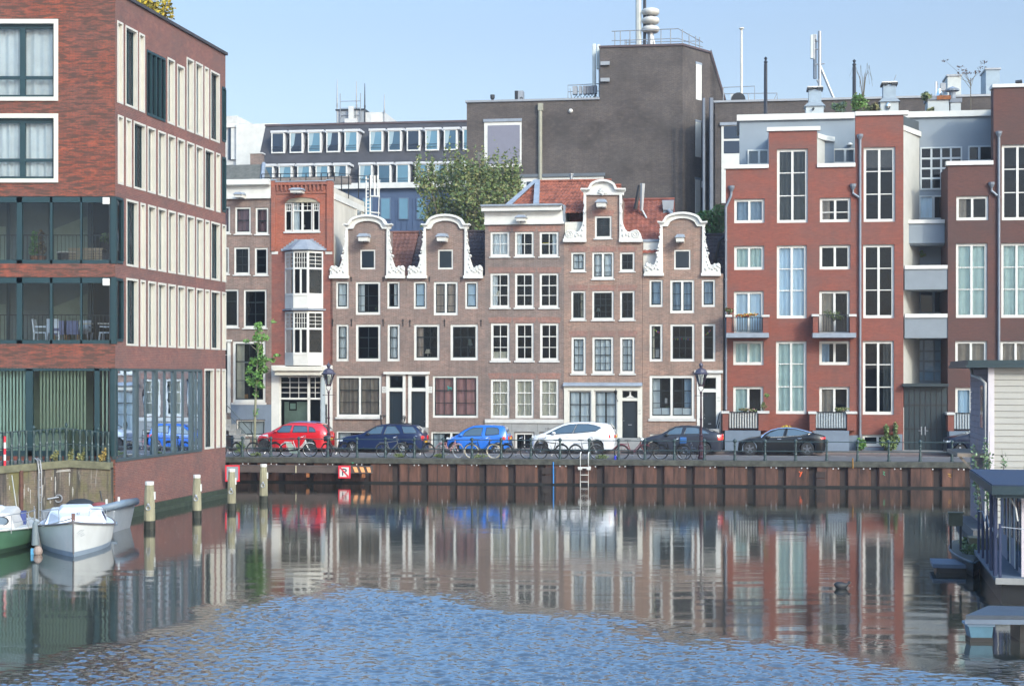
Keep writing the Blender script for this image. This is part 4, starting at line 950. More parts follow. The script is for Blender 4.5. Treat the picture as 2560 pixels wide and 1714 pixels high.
FRG = M('grey_window_frame',(.42,.46,.47),.6,var=.05)
for i, h in enumerate(hb):
    kk = [dict(cols=4,rows=(.25,.5,.75),thick=False,mw=.1,fm=FRG,glass=GLASSD),dict(mull=(.45,),fm=FRG),dict(mull=(.5,),fm=FRG,cur='l',cm='l2'),dict(mull=(.35,.72),fm=GREYR),dict(cols=3,rows=(.27,.52,.77),thick=False,mw=.09,fm=M('grey_blue_frame',(.18,.23,.26),.6),cur='b',cm='blind')][i]
    B.win(h, y0=2.85, rec=.0, hole=False, ft=.06, **kk)
# left return wall belongs to the recess; balcony fronts
plan([(-.05,.01),(.0,.01),(U3(x6(497)),2.86),(-.05,2.86)], 0, 2.39, 'recess_side', MATS['render_pale'], B.root)
for (ya,yb,yc) in ((1240,1265,1422),):
    r = B.r('S',x6(376),y6(1265),x6(718),y6(1422)); MB().box(.3,r[2],1.2,1.35,r[1],r[3]).build('balcony_front', GREYR, B.root); MB().box(.25,r[2],1.1,1.45,r[3],r[3]+.2).build('coping', WHITE, B.root); MB().box(.04,r[2],1.35,2.9,r[1]-.1,r[1]+.05).build('balcony_floor', GREYR, B.root)
for (yt,yc,yb) in ((40,68,226),(412,442,598)):
    r = B.r('S',x7(370),y7(yc),x7(696),y7(yb)); MB().box(.04,xr,.05,.2,r[1],r[3]).build('balcony_front', M('balcony_grey',(.19,.215,.235),.85,var=.08), B.root); MB().box(.04,xr,-.02,.3,r[3],B.z('S',x7(530),y7(yt))).build('coping', WHITE, B.root)
    MB().box(.04,xr,.2,2.9,r[1],r[1]+.15).build('balcony_floor', LGREY, B.root)
# canopy and gate
zc0, zc1 = B.z('S',x7(530),y7(970)), B.z('S',x7(530),y7(948))
MB().box(-.1,xr,-.4,2.9,zc0,zc1).build('canopy', M('gate_dark',(.018,.03,.034),.4,var=.2), B.root)
gt = MB().box(0,xr,.05,.1,.12,zc0-.002).build('garage_gate', MATS['gate_dark'], B.root); gm = MB()
for k in range(9): q = xr*k/8; gm.box(max(0,q-.02),min(q+.02,xr),.02,.05,.12,zc0-.01)
gm.box(0,xr,.015,.05,B.z('S',x7(530),y7(1300)),B.z('S',x7(530),y7(1290))).box(0,xr,.015,.05,B.z('S',x7(530),y7(1120)),B.z('S',x7(530),y7(1105)))
gm.build('gate_frame', BLACKM, gt)
hd = MB()
for xx in (503, 532):
    q = B.p('S',x7(xx),y7(1310)); hd.box(q[0]-.03,q[0]+.03,-.01,.02,q[1]-.22,q[1]+.22).tube([(q[0],-.03,q[1]),(q[0]+(.15 if xx>510 else -.15),-.03,q[1])],.02)
hd.build('gate_handle', GREYM, gt)
MB().box(-.1,xr,-.35,.05,0,.12).build('threshold', STONE, B.root)
# green lamp-shaped lantern and hooks left out of reach; planters on the balcony
# ======================= plum brick block on the right =========================
I_ = Bld('apartment_block', 'dark plum brick apartment block with white windows, rightmost block behind the houseboats', 'apartment block', FN, x6(720))
B = I_; X = lambda v: B.x('S', v)
mwin(x6(787),y6(1065),x6(1040),y6(1256),'n',cm='l'); mwin(x6(1143),y6(662),x6(1395),y6(1255),None,(.31,.645))
mwin(2390,608,2469,794,'g',(.31,.63)); mwin(2503,607,2582,794,'g',(.31,.63))
mwin(x7(763),y7(620),x7(1008),y7(808),'n'); mwin(x7(1110),y7(620),x7(1350),y7(808),'n'); mwin(x7(763),y7(978),x7(1008),y7(1290),'l',cm='l2'); mwin(x7(1110),y7(978),x7(1350),y7(1290),'g')
zlo, zhi = B.z('S',x6(890),y6(824)), B.z('S',x6(1250),y6(216))
xt, xe = X(x6(1078)), X(2790)
B.wall('wall', B_PLUM, [(0,0),(xe,0),(xe,zhi),(xt,zhi),(xt,zlo),(0,zlo)])
B.body(0, xe, zlo-.02, 9, B_PLUM); MB().box(xt,xt+.3,.28,.9,zlo,zhi).build('tower_return', B_PLUM, B.root)
cop(x6(705),y6(792),x6(1075),y6(824)); r = SR(x6(1068),y6(190),x6(1250),y6(216)); MB().box(r[0],xe,-.1,.95,r[1],r[3]).build('coping', WHITE, B.root); MB().box(xt+.5,xe,.96,9,zlo,zhi-.4).build('roof', SLATE, B.root)
pipe(x6(1118),y6(600),y7(1330)); a = B.p('S',x6(1060),y6(990)); b = B.p('S',x6(1105),y6(1065)); MB().lathe([(.07,0),(.16,.18),(.17,.3)],(a[0],-.1,a[1]-.1),10).tube([(a[0],-.1,a[1]-.1),(a[0],-.1,a[1]-.25),(b[0],-.1,b[1])],.065,8).build('drain_funnel', ZINC, B.root)
bc5, q5 = balcony(x7(700),x7(1040),0,y7(1185),y7(1310),y7(1475),[(x7(690),x7(736))],(x7(738),x7(1030)),(y7(1172),y7(1295)),STONE,slab=False,bars='g',dep=.9)
bc5.data.materials[0] = PLINTH
r = SR(x7(1040),y7(1336),x7(1350),y7(1480)); MB().box(r[0],xe,-.06,-.004,0,r[3]).build('plinth', PLINTH, B.root)
P_mast = M('mast_black',(.02,.022,.03),.5,var=0)
rn = random.Random(11)
# ======================= mansard office building ===============================
PN = SP(70)
L1 = Bld('office_building', 'long building with dark mansard roof and two rows of white dormers, behind the gabled houses', 'building', PN, 560+265*.27327); B = L1
def c1(x, y): return B.p('C1', x, y)
DP = 5.2; e0 = c1(1600,1062); ze = e0[1]; zr = SP(70+DP).z(*cv('C1',1300,478))-ST
xl, xrr = c1(255,1062)[0], B.pl.u(1200)-B.u0+4
Lr = Pl(*PN.W(0,DP,0)[:2], SA)
xlr = Lr.u(560+380*.27327)-B.u0
MB().hull8([(xl,0,ze),(xrr,0,ze),(xrr,14,ze),(xl,14,ze)],[(xlr,DP,zr),(xrr,DP,zr),(xrr,12,zr),(xlr,12,zr)]).build('mansard_roof', SLATE, B.root)
MB().box(xlr-.05,xrr,DP-.1,12,zr,zr+.18).build('roof_edge', M('roof_edge_brown',(.07,.045,.045),.7), B.root)
BLW = M('blue_cladding',(.045,.075,.14),.6,var=.15,scale=.6)
wl = MB().box(xl+4,xrr,.1,14,0,ze).build('wall', BLW, B.root)
MB().box(xl,xrr,-.35,.3,ze-.02,ze+.5).build('gutter', WHITE, B.root)
sl = MB()
for k in range(60): q = xl+4+k*.55; sl.box(q,q+.05,.04,.1,0,ze-1)
sl.build('cladding_ribs', BLW, wl)
def dorm(xd, yt, yb, last):
    pk = SP(70)
    for _ in range(3):
        o_ = pk.u(560)-SP(70).u(560); b = pk.z(*cv('C1',xd+125,yb))-ST; f = (b-ze)/(zr-ze); pk = SP(70+max(0,DP*f))
    a = (pk.u(cv('C1',xd,0)[0])-B.u0, pk.z(*cv('C1',xd,yt))-ST); b = (pk.u(cv('C1',xd+125,0)[0])-B.u0, b); w = b[0]-a[0]; z1, z0 = a[1], b[1]
    f = (z0-ze)/(zr-ze); y0 = max(.02, DP*f)-.12; y1 = DP*min(1,(z1-ze)/(zr-ze))+.1
    x0, x1 = a[0], a[0]+w
    o = MB().hull8([(x0,y0,z0),(x1,y0,z0),(x1,y0+.35,z0),(x0,y0+.35,z0)],[(x0,y0,z1),(x1,y0,z1),(x1,y1+.6,z1),(x0,y1+.6,z1)]).box(x0-.05,x1+.22,y0-.12,y1+.6,z1-.16,z1+.05).build('dormer', LGREYW, B.root)
    m = MB(); t = .12; ya, yb_ = y0-.06, y0-.004
    X0, X1, Z0, Z1 = x0+.14, x1-.16, z0+.12, z1-.24
    m.box(X0-t,X1+t,ya,yb_,Z1,Z1+t).box(X0-t,X1+t,ya,yb_,Z0-t,Z0).box(X0-t,X0,ya,yb_,Z0,Z1).box(X1,X1+t,ya,yb_,Z0,Z1)
    wf = m.build('window_frame', WHITE, o)
    MB().quad((X0,y0-.02,Z0),(X1,y0-.02,Z0),(X1,y0-.02,Z1),(X0,y0-.02,Z1)).build('pane', rn.choice([GLB,GLB2,GLB2,GLB3]), wf)
    MB().tube([(X0,ya-.1,Z0+.25),(X1,ya-.1,Z0+.25)],.025).tube([(X0,ya-.1,Z0+.5),(X1,ya-.1,Z0+.5)],.025).build('safety_bar', BLACKM, wf)
    if rn.random() < .7:
        MB().add([(X0+.02,y0-.024,Z1),(X0+.45,y0-.024,Z1),(X0+.3,y0-.024,Z0+.7),(X0+.02,y0-.024,Z0+.3)],[(0,3,2,1)]).build('curtain', M('far_curtain',(.25,.33,.36),.9,var=0), wf)
LGREYW = M('dormer_grey_white',(.50,.50,.50),.7,var=.08)
GLB = M('far_glass_blue',(.045,.10,.15),.08,var=.2,scale=.5); GLB2 = M('far_glass_light',(.10,.21,.28),.1,var=.15,scale=.4); GLB3 = M('far_glass_dark',(.02,.035,.06),.08,var=0)
for i, x in enumerate([435,603,770,938,1105,1333,1503,1673,1843,2013,2185]): dorm(x, 545-(x-435)*.02, 745-(x-435)*.018, 0)
for i, x in enumerate([333,503,672,840,1008,1237,1407,1577,1748,1920,2090]): dorm(x, 850-(x-333)*.015, 1040-(x-333)*.004, 0)
for (x, y0, y1) in ((1440,1160,1340),(1605,1160,1340),(1770,1160,1340),(1275,1160,1340)):
    a = c1(x,y0); b = c1(x+75,y1); f = MB().box(a[0]-.1,b[0]+.1,-.02,.1,b[1]-.1,a[1]+.1).build('window_frame', M('blue_grey_frame',(.08,.12,.18),.5), B.root)
    MB().box(a[0],b[0],-.035,-.02,b[1],a[1]).build('pane', GLB2, f)
for x in (605,1230,1995): 
    a = c1(x,463); b = c1(x+150,495); MB().box(a[0],b[0],DP-.5+1,DP+3,b[1]-.2,a[1]-.1).build('roof_vent', SLATE, B.root); MB().box(a[0]-.1,b[0]+.1,DP+.4,DP+3.1,a[1]-.12,a[1]+.05).build('vent_lid', BLACKM, B.root)
# rooftop penthouse with antennas
PP = SP(80)
Lp = Bld('plant_room', 'pale grey metal plant room standing on the mansard roof', 'roof structure', PP, 560+1030*.27327, base=zr+ST); B = Lp
a = B.p('C1',1030,478); b = B.p('C1',1280,350); c_ = B.p('C1',1465,365); zb_ = -1.0
MTL = M('corrugated_grey',(.27,.29,.31),.5,metal=.2,var=.15,scale=6,stretch=(.2,.2,8)); MTW = M('panel_white',(.5,.5,.48),.6,var=.1)
MB().box(0,b[0],0,6,zb_,b[1]).build('metal_wall', MTL, B.root); MB().box(b[0]+.004,c_[0],.1,6,zb_,c_[1]).build('pale_wall', MTW, B.root)
MB().box(-.1,b[0]+.1,-.1,6.1,b[1],b[1]+.15).build('roof_edge', BLACKM, B.root)
q = B.p('C1',1065,420); lad = MB().tube([(q[0],-.1,zb_),(q[0],-.1,b[1]+1.7)],.04).tube([(q[0]+2.1,-.1,zb_),(q[0]+2.1,-.1,b[1]+1.7)],.04)
for k in range(6): lad.tube([(q[0],-.1,zb_+.6+k*.7),(q[0]+2.1,-.1,zb_+.6+k*.7)],.035)
lad.build('ladder_frame', GREYM, B.root)
d = B.p('C1',1120,470); e = B.p('C1',1225,435); MB().box(d[0],e[0],-.8,-.1,zb_,e[1]).box(d[0]+.3,d[0]+.8,-.4,-.1,e[1],e[1]+1.3).build('air_conditioner', MTW, B.root)
dd = B.p('C1',1340,385); MB().box(dd[0],dd[0]+1.4,.05,.1,zb_,dd[1]).build('door', WHITE, B.root)
def mast(x, y0, y1, c, pl, r0, r1, mat, label, name='antenna_mast', extra=None, base_z=None):
    px0, py0 = cv(c, x, y0); px1, py1 = cv(c, x, y1); u = pl.u(px1); zb = pl.z(px1, py1); zt = pl.z(px0, py0)
    if base_z is not None: zb = base_z
    m = MB().tube([(0,0,0),(0,0,(zt-zb)*.55),(0,0,zt-zb)],[r0,r0,r1],7)
    if extra: extra(m, zt-zb)
    o = m.build(name, mat); o.location = pl.W(u,0,zb); o.rotation_euler.z = radians(pl.deg)
    return tag(o, label, 'antenna' if 'mast' in name else name.replace('_',' '))
for i, (x, yt, yb, lb) in enumerate(((1035,70,240,'thin whip antenna at the left end of the grey roof plant room'),(1212,85,345,'thin whip antenna above the middle of the grey plant room'),(1288,105,440,'dark thicker antenna on the plant room, second from the right'),(1467,205,470,'short antenna at the right corner of the plant room'))):
    def kn(m, h): m.tube([(0,0,h*.38),(0,0,h*.46)],.09,6)
    o = mast(x, yt, 478, 'C1', PP, .068, .03, GREYM if i != 2 else P_mast, lb, extra=kn); o['group'] = 'antennas on the far plant room'
# ======================= white building at far left ============================
PW = SP(84)
Wb = Bld('office_building', 'white rendered building with a dark glazed bay, left of the mansard roof', 'building', PW, 560-40); B = Wb
a = B.p('C1',110,478); b = B.p('C1',378,495)
MB().box(a[0],b[0]+1.5,0,6,0,a[1]).build('wall', WHITE, B.root); MB().box(0,a[0]-.02,.5,7,0,B.p('C1',60,395)[1]).build('wall', OFFW, B.root)
q0 = B.p('C1',30,505); q1 = B.p('C1',118,795); fw = MB().box(q0[0],q1[0],.35,.5,q1[1],q0[1]).build('glazed_bay', GLB3, B.root)
MB().box(q0[0]-.3,a[0],.2,.5,q0[1],a[1]+.1).box(q1[0]-.15,a[0],.2,.5,q1[1],q0[1]).box(q0[0]+.3,q0[0]+.9,.3,.36,q1[1],q0[1]).build('frame', WHITE, B.root)
# small dark roofs behind the leftmost house
PR = SP(24)
Rb = Bld('house', 'low house with weathered dark tiled roof behind the leftmost brown house', 'house', PR, 500); B = Rb
a = B.p('C1',240,790); e = B.p('C1',335,990)
MB().add([(0,0,e[1]-1),(e[0],0,e[1]-1),(a[0],3,a[1]),(0,3,a[1]),(e[0],6,e[1]-1),(0,6,e[1]-1)],[(0,1,2,3),(1,4,2),(3,2,4,5)]).build('roof', MATS['roof_weathered_grey'], B.root)
MB().tube([(e[0],0,e[1]-.95),(a[0],3,a[1]+.05)],.14).build('hip_flashing', LEAD, B.root)
MB().box(0,e[0],.1,6,0,e[1]-1.02).build('wall', B_GREYB, B.root)
q = B.p('C1',235,705); MB().box(a[0]-1.0,a[0]-.2,3.2,3.8,a[1]-1.0,a[1]+.75).build('chimney', B_GREYB, B.root); MB().box(a[0]-1.06,a[0]-.14,3.15,3.85,a[1]+.75,a[1]+.83).build('chimney_cap', OFFW, B.root)
# roof terrace railing on the red house, planters, white ladder cage
PT = SP(12.5)
def on(pl, c, x, y): px, py = cv(c, x, y); return pl.u(px), pl.z(px, py)
u0_, zt_ = on(PT,'C1',345,935); u1_, _ = on(PT,'C1',1330,975); _, zb_ = on(PT,'C1',700,1005)
rt = empty('roof_terrace_railing', PT.W(u0_,0,zb_), radians(SA), 'thin black railing round the roof terrace above the red bay-window house', 'railing')
xq = [on(PT,'C1',x,0)[0]-u0_ for x in (345,518,750,890,950,1010,1075,1140,1230,1330)]; h = zt_-zb_
for x in xq[:6]: MB().tube([(x,0,0),(x,0,h)],.03).build('post', BLACKM, rt)
for x in xq[6:]: MB().tube([(x,0,-1.0),(x,0,h-.15)],.03).build('post', BLACKM, rt)
m = MB()
for f in (1,.55): m.tube([(0,0,h*f),(xq[5],0,h*f),(xq[-1],0,h*f-.25)],.022)
m.build('rail', BLACKM, rt)
o = MB().box(0,1.0,0,.4,0,.42).box(1.1,4.6,.0,.4,0,.45).build('planter_box', M('weathered_wood',(.20,.17,.15),.9,var=.3,scale=6)); o.location = PT.W(on(PT,'C1',420,0)[0],.5,zb_-.1); o.rotation_euler.z = radians(SA); tag(o,'weathered wooden planter boxes behind the black roof railing','planter')
PLd = SP(17)
u0_, zt_ = on(PLd,'C1',1300,948); u1_, zb_ = on(PLd,'C1',1425,1320)
ld = empty('roof_ladder', PLd.W(u0_,0,zb_), radians(SA), 'white tubular roof ladder with hoops, left of the tree behind the gables', 'ladder')
h = zt_-zb_; w = u1_-u0_
MB().tube([(0,0,0),(0,0,h),(w*.3,0,h),(w*.3,0,0)],.05).tube([(w*.62,0,h*.48),(w*.62,0,h),(w*.85,0,h),(w*.85,0,h*.5)],.06).tube([(w*.9,0,0),(w,0,h*.9)],.025).build('uprights', WHITE, ld)
m = MB()
for k in range(11): m.tube([(0,0,h*(k+.5)/11.5),(w*.3,0,h*(k+.5)/11.5)],.028)
m.tube([(w*.3,0,h*.5),(w,0,h*.48)],.05).tube([(w*.3,0,h*.1),(w,0,h*.08)],.05).build('rungs', WHITE, ld)
# ======================= dark brick tower block ================================
PB = SP(35)
Tb = Bld('dark_brick_building', 'large windowless dark brick block with a stepped tower, behind the orange roof', 'building', PB, 1160+20*.34432); B = Tb
q = lambda x, y: B.p('C2', x, y)
z1 = q(500,735)[1]; z2 = q(1290,340)[1]; xt = q(985,700)[0]; xc = q(1587,340)[0]
MB().box(0,xt,0,14,0,z1).build('wall', B_DARK, B.root)
chy = 3.0; chx = SP(35+chy).u(1775)-Tb.u0
poly = [(xt+.004,0),(xc,0),(chx,chy),(chx,14),(xt+.004,14)]
def poly3(mb, P, z0, z1): return mb.prism(P, z0, z1, axis='z')

m = MB(); poly3(m, poly, 0, z2); tw = m.build('tower_wall', B_DARK, B.root)
# sloping shoulder on the right of the tower
Pc = Pl(*PB.W(Tb.u0+chx,chy,0)[:2], SA)
uu = lambda x, y: (Pc.u(cv('C2',x,y)[0])+chx, Pc.z(*cv('C2',x,y))-ST)
a = uu(1785,376); b = uu(1890,725); 
MB().prism([(chx,0),(b[0],0),(b[0],b[1]),(a[0],a[1]),(chx,z2)], chy, 14).build('sloped_wall', B_DARK, B.root)
MB().box(-.1,xt,-.1,14,z1,z1+.14).build('roof_edge', GREYM, B.root); m = MB(); poly3(m, [(xt-.05,-.08),(xc+.05,-.08),(chx+.1,chy-.05),(chx+.1,14),(xt-.05,14)], z2, z2+.14); m.build('roof_edge', M('roof_edge_brown'), B.root)
MB().prism([(chx,z2),(a[0],a[1]+.02),(b[0],b[1]+.02),(b[0]+.12,b[1]+.05),(a[0]+.1,a[1]+.15),(chx,z2+.14)], chy-.05, 14).build('sloped_edge', M('roof_edge_brown'), B.root)
# narrow white windows on the canted side
dx, dy = (chx-xc), chy; Ld = sqrt(dx*dx+dy*dy); ca = atan2(dy, dx)
Pq = Pl(*PB.W(Tb.u0+xc,0,0)[:2], SA+math.degrees(ca))
for (x0,x1,y0,y1) in ((1683,1722,465,722),(1680,1718,885,1137),(1678,1714,1303,1545)):
    ua, ub = Pq.u(cv('C2',x0,0)[0]), Pq.u(cv('C2',x1,0)[0]); za, zb = Pq.z(*cv('C2',x0,y1))-ST, Pq.z(*cv('C2',x0,y0))-ST
    o = MB().box(ua,ub,-.04,.1,za,zb).build('narrow_window', WHITE, B.root, rz=ca, loc=(xc,0,0))
    MB().box(ua-.05,ub+.05,-.05,.1,zb,zb+.16).build('window_head', LEAD, o)
r = B.r('C2',147,885,418,1213)
wf = MB().box(r[0],r[2],-.04,.02,r[1],r[3]).build('window_frame', WHITE, B.root)
MB().box(r[0]+.25,r[2]-.12,-.055,-.04,r[1]+.2,r[3]-.25).build('roller_blind', M('blind_grey_violet',(.175,.175,.215),.85,var=.06), wf)
MB().box(r[0]-.05,r[2]+.03,-.12,.0,r[3],r[3]+.2).build('blind_box', LEAD, wf)
a = q(545,755); b = q(552,1310); MB().tube([(a[0]+.1,-.15,b[1]-2),(a[0]+.1,-.15,a[1]-.3)],.14,8).box(a[0]-.05,a[0]+.3,-.3,0,a[1]-.5,a[1]).build('downpipe', M('pipe_cream',(.28,.27,.21),.7,var=.15), B.root)
for y in (450,570): 
    s_ = B.r('C2',992,y,1058,y+26); MB().box(s_[0],s_[2],-.2,-.0,s_[1],s_[3]).build('antenna_bracket', GREYM, B.root)
s_ = B.r('C2',415,1285,1015,1420); wf = MB().box(s_[0],s_[2],-.1,.02,s_[1],s_[3]).build('long_window', WHITE, B.root)
MB().box(s_[0]-.1,s_[2]+.1,-.2,.0,s_[3],s_[3]+.22).build('window_canopy', M('canopy_dull',(.10,.115,.13),.7), wf); MB().box(s_[0]+.4,s_[0]+3.2,-.12,-.1,s_[1]+.2,s_[3]-.3).box(s_[0]+3.6,s_[2]-2.5,-.12,-.1,s_[1]+.2,s_[3]-.3).build('pane', GLB3, wf)
s_ = B.r('C2',1643,1303,1655,1350); MB().box(xc+1.3,xc+1.5,1.0,1.15,s_[1],s_[3]).build('wall_light', WHITE, B.root)
a = q(775,807); MB().ball((a[0],-.03,a[1]),.16).build('wall_fixture', WHITE, B.root)
MB().quad((q(98,0)[0],-.003,q(98,1165)[1]),(q(135,0)[0],-.003,q(98,1165)[1]),(q(135,0)[0],-.003,q(98,1105)[1]),(q(98,0)[0],-.003,q(98,1105)[1])).build('repair_patch', M('mortar_patch',(.13,.12,.115),.9,var=.3,scale=6), B.root)
# long low wing to the right
PNn = SP(33)
Nb = Bld('dark_brick_building', 'long low dark brick building with flat roof behind the modern blocks', 'building', PNn, 1780+22*.33305); B = Nb
za = B.p('C3',200,768)[1]; xe = B.pl.u(2620)-B.u0
MB().box(0,xe,0,12,0,za).build('wall', B_DARK, B.root); MB().box(-.1,xe,-.1,12,za,za+.14).build('roof_edge', GREYM, B.root)
r = B.r('B4',92,250,275,1010); wf = MB().box(r[0],r[2]+1,-.05,.05,r[1],r[3]).build('window_frame', WHITE, B.root)
MB().box(r[0]-.1,r[2]+1,-.15,.05,r[3],r[3]+.2).build('blind_box', LEAD, wf)
for (y0,y1) in ((258,382),(402,525)):
    s_ = B.r('B4',116,y0,268,y1); MB().box(s_[0],s_[2],-.065,-.05,s_[1],s_[3]).build('pane', GLB3, wf)
MB().tube([(-.25,-.2,0),(-.25,-.2,za+.3)],.14).tube([(-.75,-.2,0),(-.75,-.2,za+.3)],.1).build('downpipe', ZINC, B.root)
for k, x in enumerate((700,960,1470,2000)): a = B.p('C3',x,745); MB().ball((a[0],5,za+.1),(1.3,1,.35),10,5).build('skylight_dome', M('dome_grey',(.3,.33,.36),.4), B.root)
# -------------------- roof things on the dark block
zt2, zt1 = z2+ST+.14, z1+ST+.14
rail = empty('roof_railing', PB.W(Tb.u0+q(1072,335)[0],1.0,zt2), radians(SA), 'grey tubular safety railing round the top of the brick tower', 'railing')
P36 = SP(36); ru = lambda x: P36.u(cv('C2',x,0)[0])-(Tb.u0+q(1072,335)[0]); h1 = P36.z(*cv('C2',1300,222))-zt2; 
m = MB(); m.tube([(ru(1072),0,h1),(ru(1555),0,h1+.05),(ru(1728),2.5,h1-.45)],.035).tube([(ru(1072),0,h1*.45),(ru(1555),0,h1*.48),(ru(1728),2.5,h1*.35)],.03).tube([(ru(1150),3,h1*.85),(ru(1700),3,h1*.8)],.03)
m.build('rail', GREYM, rail)
for x in (1095,1135,1205,1430,1500,1585,1632,1678,1705): MB().tube([(ru(x),0 if x<1590 else (x-1585)/60,0),(ru(x),0 if x<1590 else (x-1585)/60,h1*(1 if x<1590 else .85))],.035).build('post', GREYM, rail)
for x in (1155,1185,1165): MB().tube([(ru(x),2,0),(ru(x),2,h1*.85)],.03).build('post', GREYM, rail)
def thing_at(pl, c, x, y, name, label, cat, zbase=None, group=None):
    px, py = cv(c, x, y); zb = pl.z(px, py) if zbase is None else zbase
    return empty(name, pl.W(pl.u(px), 0, zb), radians(pl.deg), label, cat, group), zb
P37 = SP(37.5)
s_, zb = thing_at(P37,'C2',1355,330,'siren','white alarm siren of three stacked discs on top of the tower','siren',zt2)
Zs = lambda y: P37.z(*cv('C2',1355,y))-zb
RR = P37.u(cv('C2',1420,0)[0])-P37.u(cv('C2',1355,0)[0])
for (y0,y1) in ((62,113),(126,175),(190,238)):
    a, b = Zs(y1), Zs(y0); MB().lathe([(.2,a),(RR*.8,a),(RR*.97,a+(b-a)*.25),(RR,a+(b-a)*.5),(RR*.95,a+(b-a)*.75),(RR*.8,b-.05),(.3,b)],(0,0,0),20).build('horn_disc', M('siren_white',(.5,.48,.43),.6,var=.2,scale=2), s_, smooth=True)
MB().tube([(0,0,0),(0,0,Zs(70))],.22,8).tube([(-.3,0,0),(0,0,Zs(240))],.09).tube([(.35,0,0),(.1,0,Zs(240))],.09).build('post', GREYM, s_)
def up(m, h): m.box(-.12,.35,-.1,.1,h*.42,h)
o = mast(1268,-60,330,'C2',P37,.22,.22,M('mast_pale',(.45,.46,.42),.6),'pale thick mast beside the alarm siren, cut off by the top of the picture','antenna_mast',base_z=zt2); o = mast(1312,-60,330,'C2',P37,.12,.12,P_mast,'thin black mast touching the alarm siren','antenna_mast',base_z=zt2)
P35 = SP(36.2)
for i, (x, y0, y1, w, lb) in enumerate(((945,320,630,26,'tall white panel antenna left of the tower, the lower one'),(977,325,505,28,'white panel antenna fixed on the left edge of the tower'))):
    px, py = cv('C2',x,y1); zb = P35.z(px,py); h = P35.z(*cv('C2',x,y0))-zb; W_ = P35.u(cv('C2',x+w/2,0)[0])-P35.u(cv('C2',x-w/2,0)[0])
    t = empty('panel_antenna', P35.W(P35.u(px),0,zt1 if i == 0 else zb-2.2), radians(SA), lb, 'antenna', 'white panel antennas by the tower'); off = (zb-zt1) if i == 0 else 2.2
    MB().box(-W_/2,W_/2,-.12,.12,off,off+h).build('panel', M('antenna_white',(.5,.53,.5),.5,var=.1), t, bevel=.05); MB().tube([(W_*.2,.2,0),(W_*.2,.2,off+h)],.07).build('pole', GREYM, t)
t, zb = thing_at(P35,'C2',755,718,'antenna_equipment','cluster of grey radio boxes inside a small railing at the foot of the tower','equipment',zt1)
u_ = lambda x: P35.u(cv('C2',x,0)[0])-P35.u(cv('C2',755,0)[0]); zz = lambda y: P35.z(*cv('C2',870,y))-zb
for (a,b_) in ((790,822),(835,856),(866,890),(893,915),(918,940),(945,965)): MB().box(u_(a),u_(b_),-.2,.3,zz(685),zz(627)).build('radio_box', GREYM if a<860 else M('box_mid_grey',(.16,.17,.19),.6), t); 
m = MB()
for a in (815,840,880,905,930,955): m.tube([(u_(a)-.3,0,0),(u_(a),0,zz(690)),(u_(a)+.3,0,0)],.03)
m.build('legs', BLACKM, t); MB().tube([(0,0,0),(0,0,zz(617)),(u_(985),0,zz(612))],.035).tube([(0,0,zz(665)),(u_(985),0,zz(665))],.03).tube([(u_(775),1,0),(u_(760),1,zz(620))],.03).build('railing', GREYM, t)
for (x0,x1,y0,name,lb,mt) in ((192,222,690,'roof_vent','small dark roof vent on the low part of the dark brick block',BLACKM),(372,432,665,'air_conditioner','grey air conditioner box on the roof of the dark brick block',GREYM)):
    t, zb = thing_at(P37,'C2',x0,735,name,lb,name.replace('_',' '),zt1); w = P37.u(cv('C2',x1,0)[0])-P37.u(cv('C2',x0,0)[0]); h = P37.z(*cv('C2',x0,y0))-zb
    if 'vent' in name: MB().lathe([(w*.3,0),(w*.3,h*.6),(w*.55,h*.7),(w*.55,h)],(w/2,0,0)).build('cap', mt, t)
    else: MB().box(w*.4,w,-.3,.5,0,h).build('casing', mt, t); MB().box(0,w*.38,-.3,.5,0,h).build('dark_side', BLACKM, t); MB().torus((w*.8,-.31,h*.45),w*.13,.03,12,5).build('fan', BLACKM, t)
# -------------------- masts and boxes to the right
P34 = SP(36); zN = za+ST+.14
def topknob(m, h): m.lathe([(.08,h-.1),(.2,h-.02),(.15,h+.06),(.05,h+.08)],(0,0,0),8)
mast(222,215,768,'C3',P34,.085,.07,M('pole_cream',(.55,.52,.45),.6,var=0),'tall cream flagpole on the roof right of the tower','flagpole',topknob,zN)
P14 = SP(15); zG = 0
def kn2(m, h): m.lathe([(.05,h),(.12,h+.1),(.05,h+.2),(.1,h+.32),(.02,h+.4)],(0,0,0),8)
o = mast(403,480,880,'C3',P14,.105,.10,P_mast,'black pole standing on the left part of the red block roof','antenna_mast',kn2)
o = mast(1068,500,860,'C3',P14,.105,.10,P_mast,'black pole beside the roof garden bushes','antenna_mast',kn2)
t, zb = thing_at(P34,'C3',85,768,'roof_railing','thin grey railing with a flue box on the roof right of the tower','railing',zN)
u_ = lambda x: P34.u(cv('C3',x,0)[0])-P34.u(cv('C3',85,0)[0]); zz = lambda y: P34.z(*cv('C3',300,y))-zb
MB().tube([(0,0,zz(652)),(u_(320),0,zz(648)),(u_(320),0,0)],.035).tube([(0,0,zz(700)),(u_(490),0,zz(704)),(u_(490),0,0)],.035).tube([(u_(270),0,zz(700)),(u_(285),0,0)],.03).tube([(u_(440),0,0),(u_(490),0,zz(704))],.03).tube([(0,0,0),(0,0,zz(652))],.035).build('rail', GREYM, t)
t, zb = thing_at(P34,'C3',140,768,'flue_box','white box with a dark round fan on the roof right of the tower','air conditioner',zN); w = P34.u(cv('C3',208,0)[0])-P34.u(cv('C3',140,0)[0]); h = zz(712)
